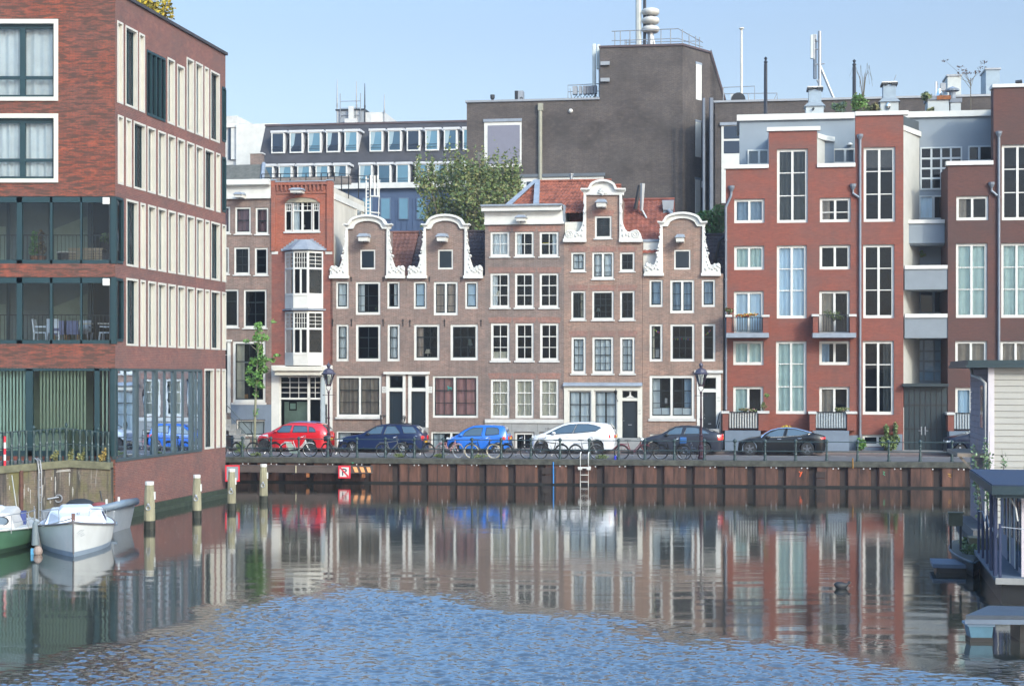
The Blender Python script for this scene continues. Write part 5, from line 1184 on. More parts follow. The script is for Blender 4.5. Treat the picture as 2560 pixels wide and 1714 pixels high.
MB().box(0,w,-.4,.6,.3,h).build('casing', MTW, t); MB().lathe([(.5,0),(.5,.05)],(w*.85,-.46,h*.55),14,axis='y').build('fan', BLACKM, t); MB().box(.2,.4,-.2,.4,0,.3).box(w-.4,w-.2,-.2,.4,0,.3).build('feet', GREYM, t)
# mobile phone mast with panels, behind the chimney
t, zb = thing_at(P34,'C3',808,745,'phone_mast','lattice phone mast with white panel antennas and a slanting brace','antenna',zN)
u_ = lambda x: P34.u(cv('C3',x,0)[0])-P34.u(cv('C3',808,0)[0]); zz = lambda y: P34.z(*cv('C3',808,y))-zb
MB().tube([(0,0,0),(0,0,zz(235))],.12,8).build('pole', GREYM, t); MB().tube([(0,0,zz(490)),(u_(935),0,0)],.1).tube([(u_(845),0,zz(480)),(u_(770),0,zz(485))],.05).build('brace', GREYM, t)
for (x,a,b_,w) in ((749,262,440,22),(765,258,450,12),(778,260,300,14)): MB().box(u_(x)-(u_(808+w/2)),u_(x)+(u_(808+w/2)),-.15,.15,zz(b_),zz(a)).build('panel', MATS['antenna_white'] if x<760 else GREYM, t, bevel=.03)
MB().tube([(u_(773),.1,zz(590)),(u_(773),.1,zz(300))],.12).build('cable_bundle', M('cable_blue_grey',(.12,.15,.19),.6), t); MB().tube([(u_(770),0,zz(310)),(0,0,zz(310))],.05).tube([(u_(770),0,zz(370)),(0,0,zz(370))],.05).tube([(u_(790),0,zz(600)),(u_(808),0,zz(640))],.08).build('bracket', GREYM, t)
# chimneys on the modern blocks
P16 = SP(14.5)
def roofbox(pl, c, x0, x1, y0, y1, ybase, name, label, mats_, cap=None, cat=None, group=None, collar=None):
    px = cv(c, x0, 0)[0]; t = empty(name, pl.W(pl.u(px),0,pl.z(*cv(c,x0,ybase))), radians(SA), label, cat or name, group); zb = pl.z(*cv(c,x0,ybase)); f = lambda x: pl.u(cv(c,x,0)[0])-pl.u(px); g = lambda y: pl.z(*cv(c,x0,y))-zb
    return t, f, g
def chim(x0,x1,c0,c1_,ytop,ycol,ybase,label,lid):
    t, f, g = roofbox(P16,'C3',x0,x1,ytop,ybase,ybase,'chimney',label,None,group='square chimneys on the modern roofs')
    w = f(x1); MB().box(0,w,0,w,-.4,g(ycol+28)).build('stack', LGREY, t); MB().hull8([(-.1,-.1,g(ycol+28)),(w+.1,-.1,g(ycol+28)),(w+.1,w+.1,g(ycol+28)),(-.1,w+.1,g(ycol+28))],[(f(c0)-.05,.05,g(ycol)),(f(c1_)+.05,.05,g(ycol)),(f(c1_)+.05,w-.1,g(ycol)),(f(c0)-.05,w-.1,g(ycol))]).build('collar', GREYR, t)
    MB().box(f(c0),f(c1_),.1,w-.15,g(ycol),g(ytop+22)).build('zinc_flue', M('zinc_light',(.26,.32,.37),.5,metal=.2,var=.15), t)
    MB().box(f(c0)-.08,f(c1_)+.08,.0,w,g(ytop+10),g(ytop)).build('lid', WHITE, t); MB().box(f(c0)-.1,f(c0)+.25,-.02,w,g(ytop+24),g(ytop+9)).box(f(c1_)-.25,f(c1_)+.1,-.02,w,g(ytop+24),g(ytop+9)).build('vent', BLACKM, t)
    return t, f, g, w
t, f, g, w = chim(705,838,727,822,648,770,872,'grey square chimney on the left, in front of the phone mast','')
MB().tube([(f(760),-.15,g(820)),(f(760),0,g(820))],.07).build('outlet', BLACKM, t)
t, f, g, w = chim(1265,1400,1287,1382,612,738,832,'grey square chimney right of the roof garden, with a shiny round cowl','')
MB().ball((f(1322),-.05,g(800)),(.14,.12,.22)).build('shiny_cowl', M('chrome',(.7,.7,.7),.15,metal=1,var=0), t); MB().tube([(f(1365),.2,g(612)),(f(1385),.2,g(560))],.02).build('aerial', GREYM, t)
t, f, g = roofbox(P16,'C3',1620,1780,720,850,850,'chimney','wide grey chimney with rusty top and steel flues','' ,group='square chimneys on the modern roofs')
w = f(1780); MB().box(0,w,0,1.3,-.4,g(752)).build('stack', LGREY, t); MB().box(-.08,f(1685),-.08,1.35,g(752),g(722)).build('collar', ZINC, t); MB().box(f(1687),w+.08,-.1,1.35,g(752),g(722)).build('rusty_edge', M('rust_orange',(.25,.09,.03),.9,var=.4,scale=6), t)
MB().tube([(f(1690),.4,g(722)),(f(1690),.4,g(605))],.09).tube([(f(1710),.4,g(722)),(f(1708),.4,g(660))],[.2,.1]).build('steel_flue', MATS['chrome'], t); MB().box(f(1725),f(1765),.5,.8,g(672),g(615)).tube([(f(1745),.6,g(722)),(f(1745),.6,g(672))],.04).build('antenna_box', GREYM, t)
t, f, g = roofbox(P16,'C3',1790,1868,640,850,850,'chimney','narrow grey chimney with pointed metal cowl','' ,group='square chimneys on the modern roofs')
w = f(1868); MB().box(0,w,0,.8,-.4,g(770)).build('stack', LGREY, t); MB().box(-.05,w+.06,-.05,.85,g(770),g(738)).build('collar', ZINC, t); MB().lathe([(.18,0),(.18,.4),(.38,.42),(.38,.52),(.03,g(645)-g(710)+.2)],(f(1810),.3,g(735)),12).build('pointed_cowl', LEAD, t)
P45 = SP(45)
for (x0,x1,y0,mt,lb) in ((1768,1870,573,M('box_pale',(.42,.43,.40),.7),'pale concrete shaft on the far roof, behind the pointed cowl'),(2056,2160,525,M('box_bluish',(.27,.33,.37),.7),'bluish grey metal shaft on the far roof beside the plum block')):
    t, f, g = roofbox(P45,'C3',x0,x1,y0,765,765,'roof_shaft',lb,None,cat='roof shaft'); MB().box(0,f(x1),0,2.5,0,g(y0)).build('shaft', mt, t); MB().box(-.08,f(x1)+.08,-.08,2.6,g(y0),g(y0)+.12).build('rim', GREYM, t)
t, f, g = roofbox(P16,'C3',2298,2345,590,640,635,'roof_vent','dark cowl at the right edge on top of the plum block',None,cat='roof vent'); MB().box(0,f(2345),.5,1.2,0,g(615)).build('base', BLACKM, t); MB().tube([(0,.8,g(600)),(f(2345),.8,g(595))],.12).build('cowl', P_mast, t)
# ======================= trees and plants ======================================
LEAFG = [M('leaf_mid',(.15,.20,.055),.7,var=.3,scale=.6), M('leaf_dark',(.095,.145,.045),.7,var=.3,scale=.6), M('leaf_olive',(.20,.20,.07),.7,var=.3,scale=.6)]
LEAFB = [M('leaf_bright',(.13,.26,.05),.6,var=.25,scale=3), M('leaf_fresh',(.09,.22,.04),.6,var=.25,scale=3)]
BARK = M('bark',(.13,.11,.08),.9,var=.3,scale=8); BARKG = M('bark_green',(.20,.20,.13),.9,var=.25,scale=8)
P20 = SP(22)
bu, bz = on(P20,'S',1165,900)
tr = empty('tree', P20.W(bu,0,ST), radians(SA), 'big green tree rising behind the joined gables', 'tree')
def sp(x, y, pl=P20, u0=bu): return pl.u(x)-u0, pl.z(x, y)-ST
cr = MB(); bl = []
for (x,y,rx,ry,w) in ((1140,505,62,60,3),(1085,520,50,58,2.4),(1190,500,60,60,2.6),(1245,500,55,55,2.2),(1120,445,40,45,1.6),(1165,430,36,40,1.4),(1205,445,38,38,1.2),(1255,450,40,38,1.2),(1075,465,30,38,1),(1290,480,28,45,.9),(1130,570,90,40,3),(1220,570,80,40,3),(1160,640,100,45,3)):
    a = sp(x, y); sc = P20.t(x)/FOC; bl.append((a[0],rn.uniform(-1.2,1.2),a[1],rx*sc*.94,2.2,ry*sc*.94,w))
leafcloud(cr, bl, 11500, .115, rn, 3)
# thin upright twigs with sparse leaves on top
for k in range(110):
    x = rn.uniform(1040,1305); a = sp(x, rn.uniform(440,480)); h = rn.uniform(.5,1.7); leafcloud(cr, [(a[0],rn.uniform(-1.5,1.5),a[1]+h*.6,.13,.13,h,1)], 34, .10, rn, 3)
cr.build('crown', LEAFG, tr)
tm = MB().tube([(0,0,0),(.1,0,3.5),(0,0,7)],[.35,.28,.2])
for k in range(16): a = bl[k % 11]; tm.tube([(0,0,rn.uniform(3,6.5)),(a[0]*.5,a[1]*.5,(7+a[2])/2),(a[0]+rn.uniform(-.5,.5),a[1],a[2]+rn.uniform(0,1.2))],[.12,.07,.03],5)
tm.build('trunk', BARK, tr)
P18 = SP(19); bu2, _ = on(P18,'S',1785,560)
tr2 = empty('tree', P18.W(bu2,0,ST), radians(SA), 'fresh green tree squeezed between the rightmost gable and the red block', 'tree')
bl = []
for (x,y,rx,ry,w) in ((1785,560,30,38,2),(1760,545,22,18,1),(1800,535,22,24,1.2),(1790,600,26,30,1),(1755,580,14,20,.5)):
    a = sp(x, y, P18, bu2); sc = P18.t(x)/FOC; bl.append((a[0],0,a[1],rx*sc,.8,ry*sc,w))
leafcloud(MB_ := MB(), bl, 2600, .12, rn, 2); MB_.build('crown', LEAFB[1:]+LEAFG[:1], tr2); MB().tube([(0,0,0),(0,0,8),(.3,0,10)],[.2,.12,.04]).build('trunk', BARK, tr2)
# young street tree on the pavement
P8 = SP(7.3); bu3, _ = on(P8,'A5',300,0)
yt = empty('street_tree', P8.W(bu3,0,ST), radians(SA), 'slim young street tree with fresh leaves by the blue plinth', 'tree')
def s8(x, y): px, py = cv('A5', x, y); return P8.u(px)-bu3, P8.z(px, py)-ST
bl = []
for (x,y,rx,ry,w) in ((345,150,40,65,1.6),(330,260,55,60,1.8),(340,360,42,55,1.4),(300,480,60,50,1.4),(370,470,60,60,1.8),(380,560,50,50,1.4),(250,570,40,45,1),(340,620,50,50,1.5),(290,690,70,50,1.8),(370,720,35,35,.9),(310,800,25,40,.6),(485,93,34,18,.35),(520,425,38,18,.4),(230,285,35,20,.35),(460,470,40,26,.5),(230,660,30,40,.6),(305,985,22,65,.5),(400,250,40,40,.5)):
    a = s8(x, y); sc = .2551*P8.t(640)/FOC; bl.append((a[0],rn.uniform(-.2,.2),a[1],rx*sc,.35,ry*sc,w))
leafcloud(MB_ := MB(), bl, 1500, .095, rn, 2); MB_.build('crown', LEAFB, yt)
a, b, c_ = s8(315,700), s8(335,350), s8(345,110)
tm = MB().tube([(0,0,0),(.02,0,a[1]*.5),(a[0],0,a[1]),(b[0],0,b[1]),(c_[0],0,c_[1])],[.075,.07,.055,.035,.012])
for (x0,y0,x1,y1) in ((320,700,385,560),(320,690,240,560),(330,480,480,440),(330,480,540,420),(335,360,470,90),(330,380,230,290),(320,600,440,470)):
    p, q = s8(x0,y0), s8(x1,y1); tm.tube([(p[0],0,p[1]),((p[0]+q[0])/2,.1,(p[1]+q[1])/2-.05),(q[0],.15,q[1])],[.03,.02,.008],5)
tm.build('trunk', BARKG, yt)
# bushes
def bush(pl, c, x, y, w, h, label, mats, n=500, size=.1, name='bush', base=ST, zb=None, depth=.5, group=None, stems=4, dense=None):
    px, py = cv(c, x, y); u = pl.u(px); sc = CR[c][2]*pl.t(px)/FOC; z0 = pl.z(px, py) if zb is None else zb
    o = empty(name, pl.W(u,0,z0), radians(SA), label, 'plant', group); W_, H_ = w*sc, h*sc
    bl = [(rn.uniform(-.3,.3)*W_, rn.uniform(-.2,.2), H_*rn.uniform(.3,.75), W_*rn.uniform(.18,.3), depth, H_*rn.uniform(.2,.32), 1) for _ in range(7)] if dense is None else [(a*W_,0,b*H_,r1*W_,depth,r2*H_,1) for a,b,r1,r2 in dense]
    leafcloud(m := MB(), bl, n, size, rn, len(mats)); m.build('foliage', mats, o)
    s_ = MB()
    for b_ in bl[:max(2,stems)]: s_.tube([(0,0,0),(b_[0]*.6,b_[1]*.5,b_[2]*.6),(b_[0],b_[1],b_[2]+b_[5]*.8)],[.03,.02,.006],5)
    s_.build('stem', BARK, o); return o
P9 = SP(9.0)
bush(P9,'B7',265,1470,150,215,'dark green oleander bush in front of the white basement window',[LEAFG[1],LEAFG[0]],700,.1,dense=[(-.2,.75,.1,.25),(.25,.8,.08,.3),(-.25,.35,.3,.25),(.15,.4,.3,.3),(0,.2,.4,.2)])
bush(P9,'B7',45,1472,90,120,'light green shrub at the foot of the drainpipe',LEAFB,420,.09)
bush(P9,'B5',570,1340,80,60,'yellow flowering bush behind the black saloon car',[M('leaf_yellow',(.5,.38,.03),.7,var=.2)],300,.07,zb=ST+1.0)
bush(SP(2.0),'C4',130,285,75,110,'weedy green plant behind the left end of the quay railing',[LEAFG[1]],260,.08,name='bush',zb=ST)
P15 = SP(13.5)
FL = [M('flower_red',(.55,.04,.03),.7,var=.1), M('flower_yellow',(.65,.5,.08),.7,var=.1), LEAFG[1]]
P7 = SP(8.75)
for (x,y,w,h,lb,mt,n,nm) in ((132,425,70,75,'red-leaved potted plant on the left pier of the upper left balcony',[M('leaf_red',(.22,.04,.03),.7,var=.3),LEAFG[1]],260,'potted_plant'),
    (265,440,200,32,'row of red and yellow flowers along the upper left balcony rail',FL,420,'flower_box'),(935,470,150,90,'green potted plant behind the upper right balcony rail',[LEAFG[0],LEAFG[1]],340,'potted_plant'),
    (240,1165,200,34,'row of small plants along the lower left balcony rail',[LEAFG[0],LEAFG[1],M('flower_pinkish',(.4,.2,.18),.7,var=.1)],300,'flower_box'),(398,1155,60,70,'potted plant on the yellowish pier of the lower left balcony',[LEAFG[0],LEAFG[2]],180,'potted_plant'),
    (428,1058,62,34,'hanging basket with yellowish leaves on the red wall',[LEAFG[2],LEAFB[0]],160,'hanging_plant'),(1010,1165,150,40,'low plants along the lower right balcony rail',[LEAFG[1],LEAFG[2]],200,'flower_box')):
    bush(P7,'B5',x,y,w,h,lb,mt,n,.055,name=nm,depth=.12)
P14b = SP(12.6)
for (c,x,y,w,h,lb,mt,n,nm,pl) in (('C3',965,865,135,100,'grey-green round bush in the roof garden',[M('leaf_greygreen',(.10,.15,.11),.7,var=.3),LEAFG[1]],500,'bush',P15),('C3',1110,862,150,170,'tall fresh green bamboo-like bush in the roof garden',[LEAFB[0],LEAFG[0]],900,'bush',P15),('C3',1225,850,90,80,'brownish dry shrub next to the right chimney',[M('leaf_brown',(.14,.11,.05),.8,var=.3),LEAFG[2]],260,'bush',P15),
    ('C3',1610,760,75,75,'small dark green shrub left of the rusty chimney',[LEAFG[2],LEAFG[1]],240,'bush',P15),('C3',1640,852,60,45,'dry grassy plant at the foot of the wide chimney',[LEAFG[2]],120,'bush',P15),
    ('B6',520,1568,100,90,'leafy yellow-green plant on the recessed balcony',[LEAFB[0],LEAFG[2]],300,'potted_plant',P14b)):
    bush(pl,c,x,y,w,h,lb,mt,n,.09,name=nm,depth=.3)
# thin arching twigs and a small bare tree on the roof
t, zb = thing_at(P15,'C3',1135,760,'bare_shrub','thin drooping bare twigs arching above the roof garden','plant'); m = MB()
for k in range(8):
    a = rn.uniform(-1,1); m.tube([(0,0,0),(a*.25,0,1.3),(a*.6,0,1.8+rn.uniform(-.3,.4)),(a*.95,0,1.2+rn.uniform(-.5,.2))],[.02,.015,.01,.006],4)
m.build('twigs', BARK, t)
t, zb = thing_at(P15,'C3',1942,845,'bare_tree','small bare-branched roof tree with few reddish leaves','tree'); m = MB().tube([(0,0,0),(0,0,1.9)],[.03,.02])
tips = []
for k in range(9): a = rn.uniform(-1.4,1.1); b_ = rn.uniform(1.9,2.9); m.tube([(0,0,1.3+k*.06),(a*.5,0,(1.6+b_)/2),(a,0,b_)],[.014,.009,.004],4); tips.append((a,0,b_,.28,.2,.07,1))
m.build('trunk', BARK, t); leafcloud(m := MB(), tips, 130, .07, rn, 1); m.build('crown', [M('leaf_reddish',(.10,.06,.05),.8,var=.2)], t)
# ======================= large apartment block on the left =====================
PF = Pl(-14.56, 58.7, 0); PS = Pl(-14.56, 58.7, 80)
LB = Bld('apartment_block', 'large red-brown brick apartment block with dark green glazing, nearest building at the left edge', 'apartment block', PF, 288, base=0.0); B = LB
def rf(c,x0,y0,x1,y1): return B.r(c,x0,y0,x1,y1)
XL = -9.0; ZT = 19.3
frh = []
# upper windows in white frames
for (yt,yb) in ((155,790),(895,1430)):
    a = B.p('A1',457,yt); b = B.p('A1',457,yb); r = (a[0]-4.9, b[1], a[0], a[1]); frh.append((r[0]+.02,r[1]+.02,r[2]-.02,r[3]-.02))
# loggias
for (yt,yb) in ((128,655),(760,1283)):
    a = B.p('A2',905,yt); b = B.p('A2',905,yb); frh.append((XL+.2,b[1],-.012,a[1]))
a = B.p('A3',905,62); zgb = 2.2; frh.append((XL+.2,zgb+.12,-.012,a[1]))
B.wall('wall', B_LEFT, [(XL,0),(0,0),(0,ZT+.6),(XL,ZT+.6)], holes=frh, th=.35)
for i, h in enumerate(frh[:2]):
    x0,z0,x1,z1 = h
    m = MB(); t = .13
    m.box(x0-.02-0,x1+.02,-.06,.10,z1-t,z1+.03).box(x0,x1+.02,-.06,.10,z0-.03,z0+t-.02).box(x1-t,x1+.02,-.06,.10,z0+t-.02,z1-t)
    wf = m.build('window', CREAM, B.root)
    g = MB(); zc = z0+(z1-z0)*(.29 if i == 0 else .33)
    for (a,b) in ((x1-t-.08,x1-t),(x1-1.42,x1-1.22),(x1-2.65,x1-2.45),(x1-3.9,x1-3.7)): g.box(a,b,.10,.22,z0+t,z1-t)
    g.box(x0,x1-t,.105,.215,z1-t-.16,z1-t).box(x0,x1-t,.105,.215,z0+t-.02,z0+t+.08).box(x0,x1-t,.105,.215,zc-.06,zc+.05)
    g.build('green_frame', GREENF, wf)
    MB().quad((x0,.16,z0),(x1,.16,z0),(x1,.16,z1),(x0,.16,z1)).build('pane', GLASS, wf)
    if i == 0: B.curtain(wf, x0, x1-.2, z0, z1, .42, 'w', 'full')
    else: B.curtain(wf, x0, x1-.1, z0, z1, .42, 'b', 'blind'); B.curtain(wf, x0, x1-.3, z0, z1, .36, 'w', 'gap')
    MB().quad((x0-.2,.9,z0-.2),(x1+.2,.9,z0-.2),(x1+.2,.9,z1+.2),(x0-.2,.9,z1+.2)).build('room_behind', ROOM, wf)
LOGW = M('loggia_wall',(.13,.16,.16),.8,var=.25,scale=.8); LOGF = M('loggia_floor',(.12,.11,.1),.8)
for i, h in enumerate(frh[2:4]):
    x0,z0,x1,z1 = h; g = MB()
    for k, x in enumerate(B.x('A2',v) for v in (150,400,635,885)):
        w = (.10,.045,.03,.13)[k]; g.box(x-w,x+w,.02,.16,z0,z1-.02)
    g.box(x0,x1,.02,.16,z1-.22,z1-.01).box(x0,x1,.02,.16,z0,z0+.14)
    lg = g.build('loggia_glazing', GREENF, B.root)
    MB().quad((x0,.09,z0),(x1,.09,z0),(x1,.09,z1),(x0,.09,z1)).build('pane', GLASS, lg)
    DEP = 2.2
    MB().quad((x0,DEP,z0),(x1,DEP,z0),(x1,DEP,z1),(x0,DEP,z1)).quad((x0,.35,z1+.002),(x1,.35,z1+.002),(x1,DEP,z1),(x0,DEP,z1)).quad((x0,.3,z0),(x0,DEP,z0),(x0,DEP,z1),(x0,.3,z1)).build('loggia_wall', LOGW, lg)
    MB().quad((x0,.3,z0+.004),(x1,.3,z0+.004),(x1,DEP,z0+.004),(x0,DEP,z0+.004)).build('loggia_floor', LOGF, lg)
    dr = MB()
    for x in (-6.1,-4.6,-3.0,-1.5): dr.box(x-.06,x+.06,DEP-.06,DEP-.002,z0,z1)
    dr.build('inner_frame', GREENF, lg)
    MB().quad((-6.0,DEP-.004,z0),(-4.7,DEP-.004,z0),(-4.7,DEP-.004,z1-.9),(-6.0,DEP-.004,z1-.9)).quad((-2.9,DEP-.004,z0),(-1.6,DEP-.004,z0),(-1.6,DEP-.004,z1-.5),(-2.9,DEP-.004,z1-1.0)).build('inner_curtain', M('inner_greenish',(.22,.27,.22),.9,var=.15), lg)
    rl = MB()
    for k in range(60): x = x0+.3+k*.14; rl.box(x-.008,x+.008,.30,.315,z0+.05,z0+1.05) if x < x1-.3 else None
    rl.box(x0,x1-.1,.29,.32,z0+1.05,z0+1.08); rl.build('inner_railing', BLACKM, lg)
    q = B.r('A2',808,138 if i == 0 else 772,862,192 if i == 0 else 828); MB().box(q[0],q[2],-.10,.018,q[1],q[3]).build('white_box', WHITE, B.root, bevel=.02)
# ground floor glazing with green blinds
x0,z0,x1,z1 = frh[4]; g = MB()
for v, w in ((228,.13),(760,.09),(888,.13)): x = B.x('A3',v); g.box(x-w,x+w,.0,.16,z0,z1-.02)
g.box(x0,x1,.0,.16,z1-.10,z1-.01).box(x0,x1,.0,.16,z0,z0+.2)
lg = g.build('ground_floor_glazing', GREENF, B.root)
MB().quad((x0,.08,z0),(x1,.08,z0),(x1,.08,z1),(x0,.08,z1)).build('pane', GLASSG, lg)
for (va,vb,k,zlo) in ((-300,205,'bg1',0),(285,660,'bg2',.9),(775,870,'bg1',0)):
    xa, xb = B.x('A3',va), B.x('A3',vb); m = MB(); n = int((xb-xa)/.12)
    for j in range(n):
        x = xa+(xb-xa)*j/n; m.quad((x,.45,z0+zlo),(x+.085,.40,z0+zlo),(x+.085,.40,z1),(x,.45,z1))
    m.build('vertical_blinds', M('blind_green_a',(.68,.76,.68),.9,var=.1) if k == 'bg1' else M('blind_green_b',(.50,.52,.40),.9,var=.1), lg)
MB().quad((x0,2.4,z0),(x1,2.4,z0),(x1,2.4,z1),(x0,2.4,z1)).quad((x0,.35,z0+.01),(x1,.35,z0+.01),(x1,2.4,z0+.01),(x0,2.4,z0+.01)).build('back_wall', M('room_green',(.22,.26,.2),.9,var=.25,scale=.8), lg)
MB().box(-5.2,-4.0,1.2,1.9,z0,z0+.85).box(-3.4,-2.2,1.2,1.9,z0,z0+.8).build('cabinets', M('cabinet_white',(.5,.55,.5),.6), lg)
# roof coping along the front is above the picture; side wall ------------------
sd = lambda m, name, mat, par=None, **k: m.build(name, mat, par or B.root, rz=radians(80), **k)
LS = 11.56
def sr(c, x0, x1, zt, zb): return (PS.u(cv(c,x0,0)[0]), zb, PS.u(cv(c,x1,0)[0]), zt)
def zrow(c, x, y): return PS.z(*cv(c,x,y))
rows = []
zt5, zb5 = zrow('A1',1345,470), zrow('A1',1345,972)
zt5h = zrow('A1',1030,207); zb5h = zrow('A1',1030,840)
r5 = [(921,962,zrow('A1',940,177),zrow('A1',940,806),'s'),(985,1075,zrow('A1',985,203),zrow('A1',985,822),'w'),(1093,1132,zrow('A1',1093,262),zrow('A1',1093,866),'s'),(1315,1368,zt5,zb5,'m'),(1390,1445,zrow('A1',1390,507),zrow('A1',1390,990),'m'),
 (1465,1518,zrow('A1',1465,453),zrow('A1',1465,1020),'m'),(1535,1588,zrow('A1',1535,488),zrow('A1',1535,1047),'m'),(1605,1635,zrow('A1',1605,526),zrow('A1',1605,1075),'s'),(1652,1720,zrow('A1',1652,553),zrow('A1',1652,1092),'w')]
z4t, z4b = zrow('A1',1240,1026), zrow('A1',1240,1525)
r4 = [(a,b,z4t,z4b,k) for a,b,k in ((926,965,'s'),(990,1028,'s'),(1050,1140,'w'),(1158,1217,'m'),(1240,1298,'m'),(1318,1373,'m'),(1393,1447,'m'),(1467,1520,'m'),(1538,1590,'m'),(1608,1675,'w'),(1695,1725,'s'))]
z3t, z3b = zrow('A2',1240,219), zrow('A2',1240,708); z2t, z2b = zrow('A2',1240,808), zrow('A2',1240,1303)
xs = ((992,1080,'w'),(1103,1138,'s'),(1162,1220,'m'),(1240,1300,'m'),(1320,1375,'m'),(1395,1448,'m'),(1467,1522,'m'),(1540,1592,'m'),(1610,1640,'s'),(1656,1723,'w'),(1742,1770,'s'))
r3 = [(a,b,z3t,z3b,k) for a,b,k in xs]; r2 = [(a,b,z2t,z2b,k) for a,b,k in xs]
zgt, zgbot = zrow('A3',1240,68), zrow('A3',1640,690)
r1 = [(a,b,zgt,zgbot,k) for a,b,k in ((1605,1675,'w'),(1697,1722,'s'),(1742,1767,'s'))]
allw = [('A1',)+t for t in r5+r4]+[('A2',)+t for t in r3+r2]+[('A3',)+t for t in r1]
holes = [sr(c,a,b,zt,zb) for (c,a,b,zt,zb,k) in allw]
big = sr('A1',1150,1293,zrow('A1',1150,388),zrow('A1',1150,902)); holes.append(big)
zcg = zrow('A3',905,798); cg = (.02, zcg, PS.u(cv('A3',1580,0)[0]), zgt); holes.append(cg)
cor = [(.02, zrow('A2',917,652), PS.u(cv('A2',962,0)[0]), zrow('A2',917,133)), (.02, zrow('A2',917,1265), PS.u(cv('A2',962,0)[0]), zrow('A2',917,768))]; holes += cor
zsl = ZT
class _S: pass
fake = Bld.__new__(Bld); fake.root = empty('side_frame', PS.W(0,0,0), radians(80), None, None); fake.holes = holes; fake.pl = PS; fake.u0 = 0; fake.base = 0
ends = [(PS.u(cv('A1',1742,0)[0]), zrow('A1',1742,1108), LS-.01, zrow('A1',1742,678)), (PS.u(cv('A1',1742,0)[0]), zrow('A2',1742,250), LS-.01, zrow('A1',1742,1228))]
holes += ends
sw = fake.wall('side_wall', B_LEFTS, [(.012,0),(LS,0),(LS,ZT),(.012,ZT)], holes=holes, th=.24)
REV = M('reveal_white',(.46,.44,.385),.6,var=.06)
def niche(c, h, k):
    x0,z0,x1,z1 = h; m = MB(); e = .035; d = .22
    m.box(x0-.03,x1+.03,-.02,d,z1-.05,z1+.03).box(x0-.03,x1+.03,-.02,d,z0-.03,z0+.05).box(x0-.03,x0+.04,-.02,d,z0+.05,z1-.05)
    m.box(x1-.05,x1+.03,-.02,d,z0+.05,z1-.05)
    if k == 's': m.box(x0+.04,x1-.05,.10,.14,z0+.05,z1-.05)
    w = m.build('window', REV, fake.root)
    if k != 's':
        MB().quad((x0+.04,.16,z0+.05),(x1-.05,.16,z0+.05),(x1-.05,.16,z1-.05),(x0+.04,.16,z1-.05)).build('pane', GLASS, w)
        if k == 'm': MB().quad((x0,.19,z0),(x1,.19,z0),(x1,.19,z1),(x0,.19,z1)).build('blind', M('blind_grey_white',(.45,.47,.44),.8,var=.1), w)
        fr_ = MB().box(x0+.04,x0+.09,.13,.17,z0+.05,z1-.05).box(x1-.1,x1-.05,.13,.17,z0+.05,z1-.05)
        if k == 'w': fr_.box((x0+x1)/2-.03,(x0+x1)/2+.03,.13,.17,z0+.05,z1-.05)
        fr_.build('inner_frame', GREENF if k == 'w' else REV, w)
for (c,a,b,zt,zb,k), h in zip(allw, holes): niche(c, h, k)
# big dark window, corner glass strips, ground floor curtain wall
def curtainwall(h, n, name, fm, glass, sub=0, d=.06, mw=.09):
    x0,z0,x1,z1 = h; m = MB().box(x0,x1,-.03,.12,z1-.09,z1+.0).box(x0,x1,-.03,.12,z0,z0+.1)
    xs_ = [x0+(x1-x0)*k/n for k in range(n+1)] if isinstance(n, int) else n
    for k, x in enumerate(xs_): m.box(x-(mw if 0<k<len(xs_)-1 else mw*.5),x+(mw if 0<k<len(xs_)-1 else mw*.5),-.035,.12,z0+.1,z1-.09)
    if sub:
        for k in range(len(xs_)-1): x = (xs_[k]+xs_[k+1])/2; m.box(x-.02,x+.02,0,.1,z0+.1,z1-.09)
    o = m.build(name, fm, fake.root); MB().quad((x0,.05,z0),(x1,.05,z0),(x1,.05,z1),(x0,.05,z1)).build('pane', glass, o); return o
GLR = glassmat('reflecting_glass',(.30,.42,.42),5.5,wave=.02)
GRF = M('grey_green_frame',(.04,.06,.065),.5,var=.1)
curtainwall(big, 4, 'balcony_window', GREENF, GLASSD, mw=.03)
curtainwall(cg, [PS.u(cv('A3',v,0)[0]) for v in (905,1073,1224,1370,1508,1578)], 'ground_floor_glazing', GRF, GLR, sub=1, mw=.11)
for c_ in cor: curtainwall(c_, 1, 'corner_window', GREENF, GLASSD)
for c_ in ends: curtainwall(c_, 1, 'corner_window', GREENF, GLASSD)
# re-parent the side pieces to the block
bpy.context.view_layer.update()
for ch in list(fake.root.children):
    M_ = ch.matrix_world.copy(); ch.parent = B.root; ch.matrix_parent_inverse = Matrix(); ch.matrix_basis = Matrix.Translation(-Vector(B.root.location)) @ M_
bpy.data.objects.remove(fake.root)
# body: far end, roof, back and inside darkness
e1 = PS.W(LS,0,0); ex, ey = e1[0]+14.56, e1[1]-58.7
MB().quad((ex,ey,0),(ex-8.5,ey+1,0),(ex-8.5,ey+1,ZT),(ex,ey,ZT)).add([(0,.35,ZT-.02),(ex,ey,ZT-.02),(ex-8.5,ey+1,ZT-.02),(XL,.35,ZT-.02)],[(0,1,2,3)]).quad((XL,0,0),(XL,12,0),(XL,12,ZT),(XL,0,ZT)).build('rear_wall', B_LEFTS, B.root)
inn = MB(); i0 = PS.W(.3,1.0,0); i1 = PS.W(LS-.1,1.0,0)
inn.quad((i0[0]+14.56,i0[1]-58.7,0),(i1[0]+14.56,i1[1]-58.7,0),(i1[0]+14.56,i1[1]-58.7,ZT-.05),(i0[0]+14.56,i0[1]-58.7,ZT-.05)).build('interior', ROOM, B.root)
cp = MB().box(0,LS+.1,-.08,.3,ZT,ZT+.12).build('roof_edge', SLATE, B.root, rz=radians(80))
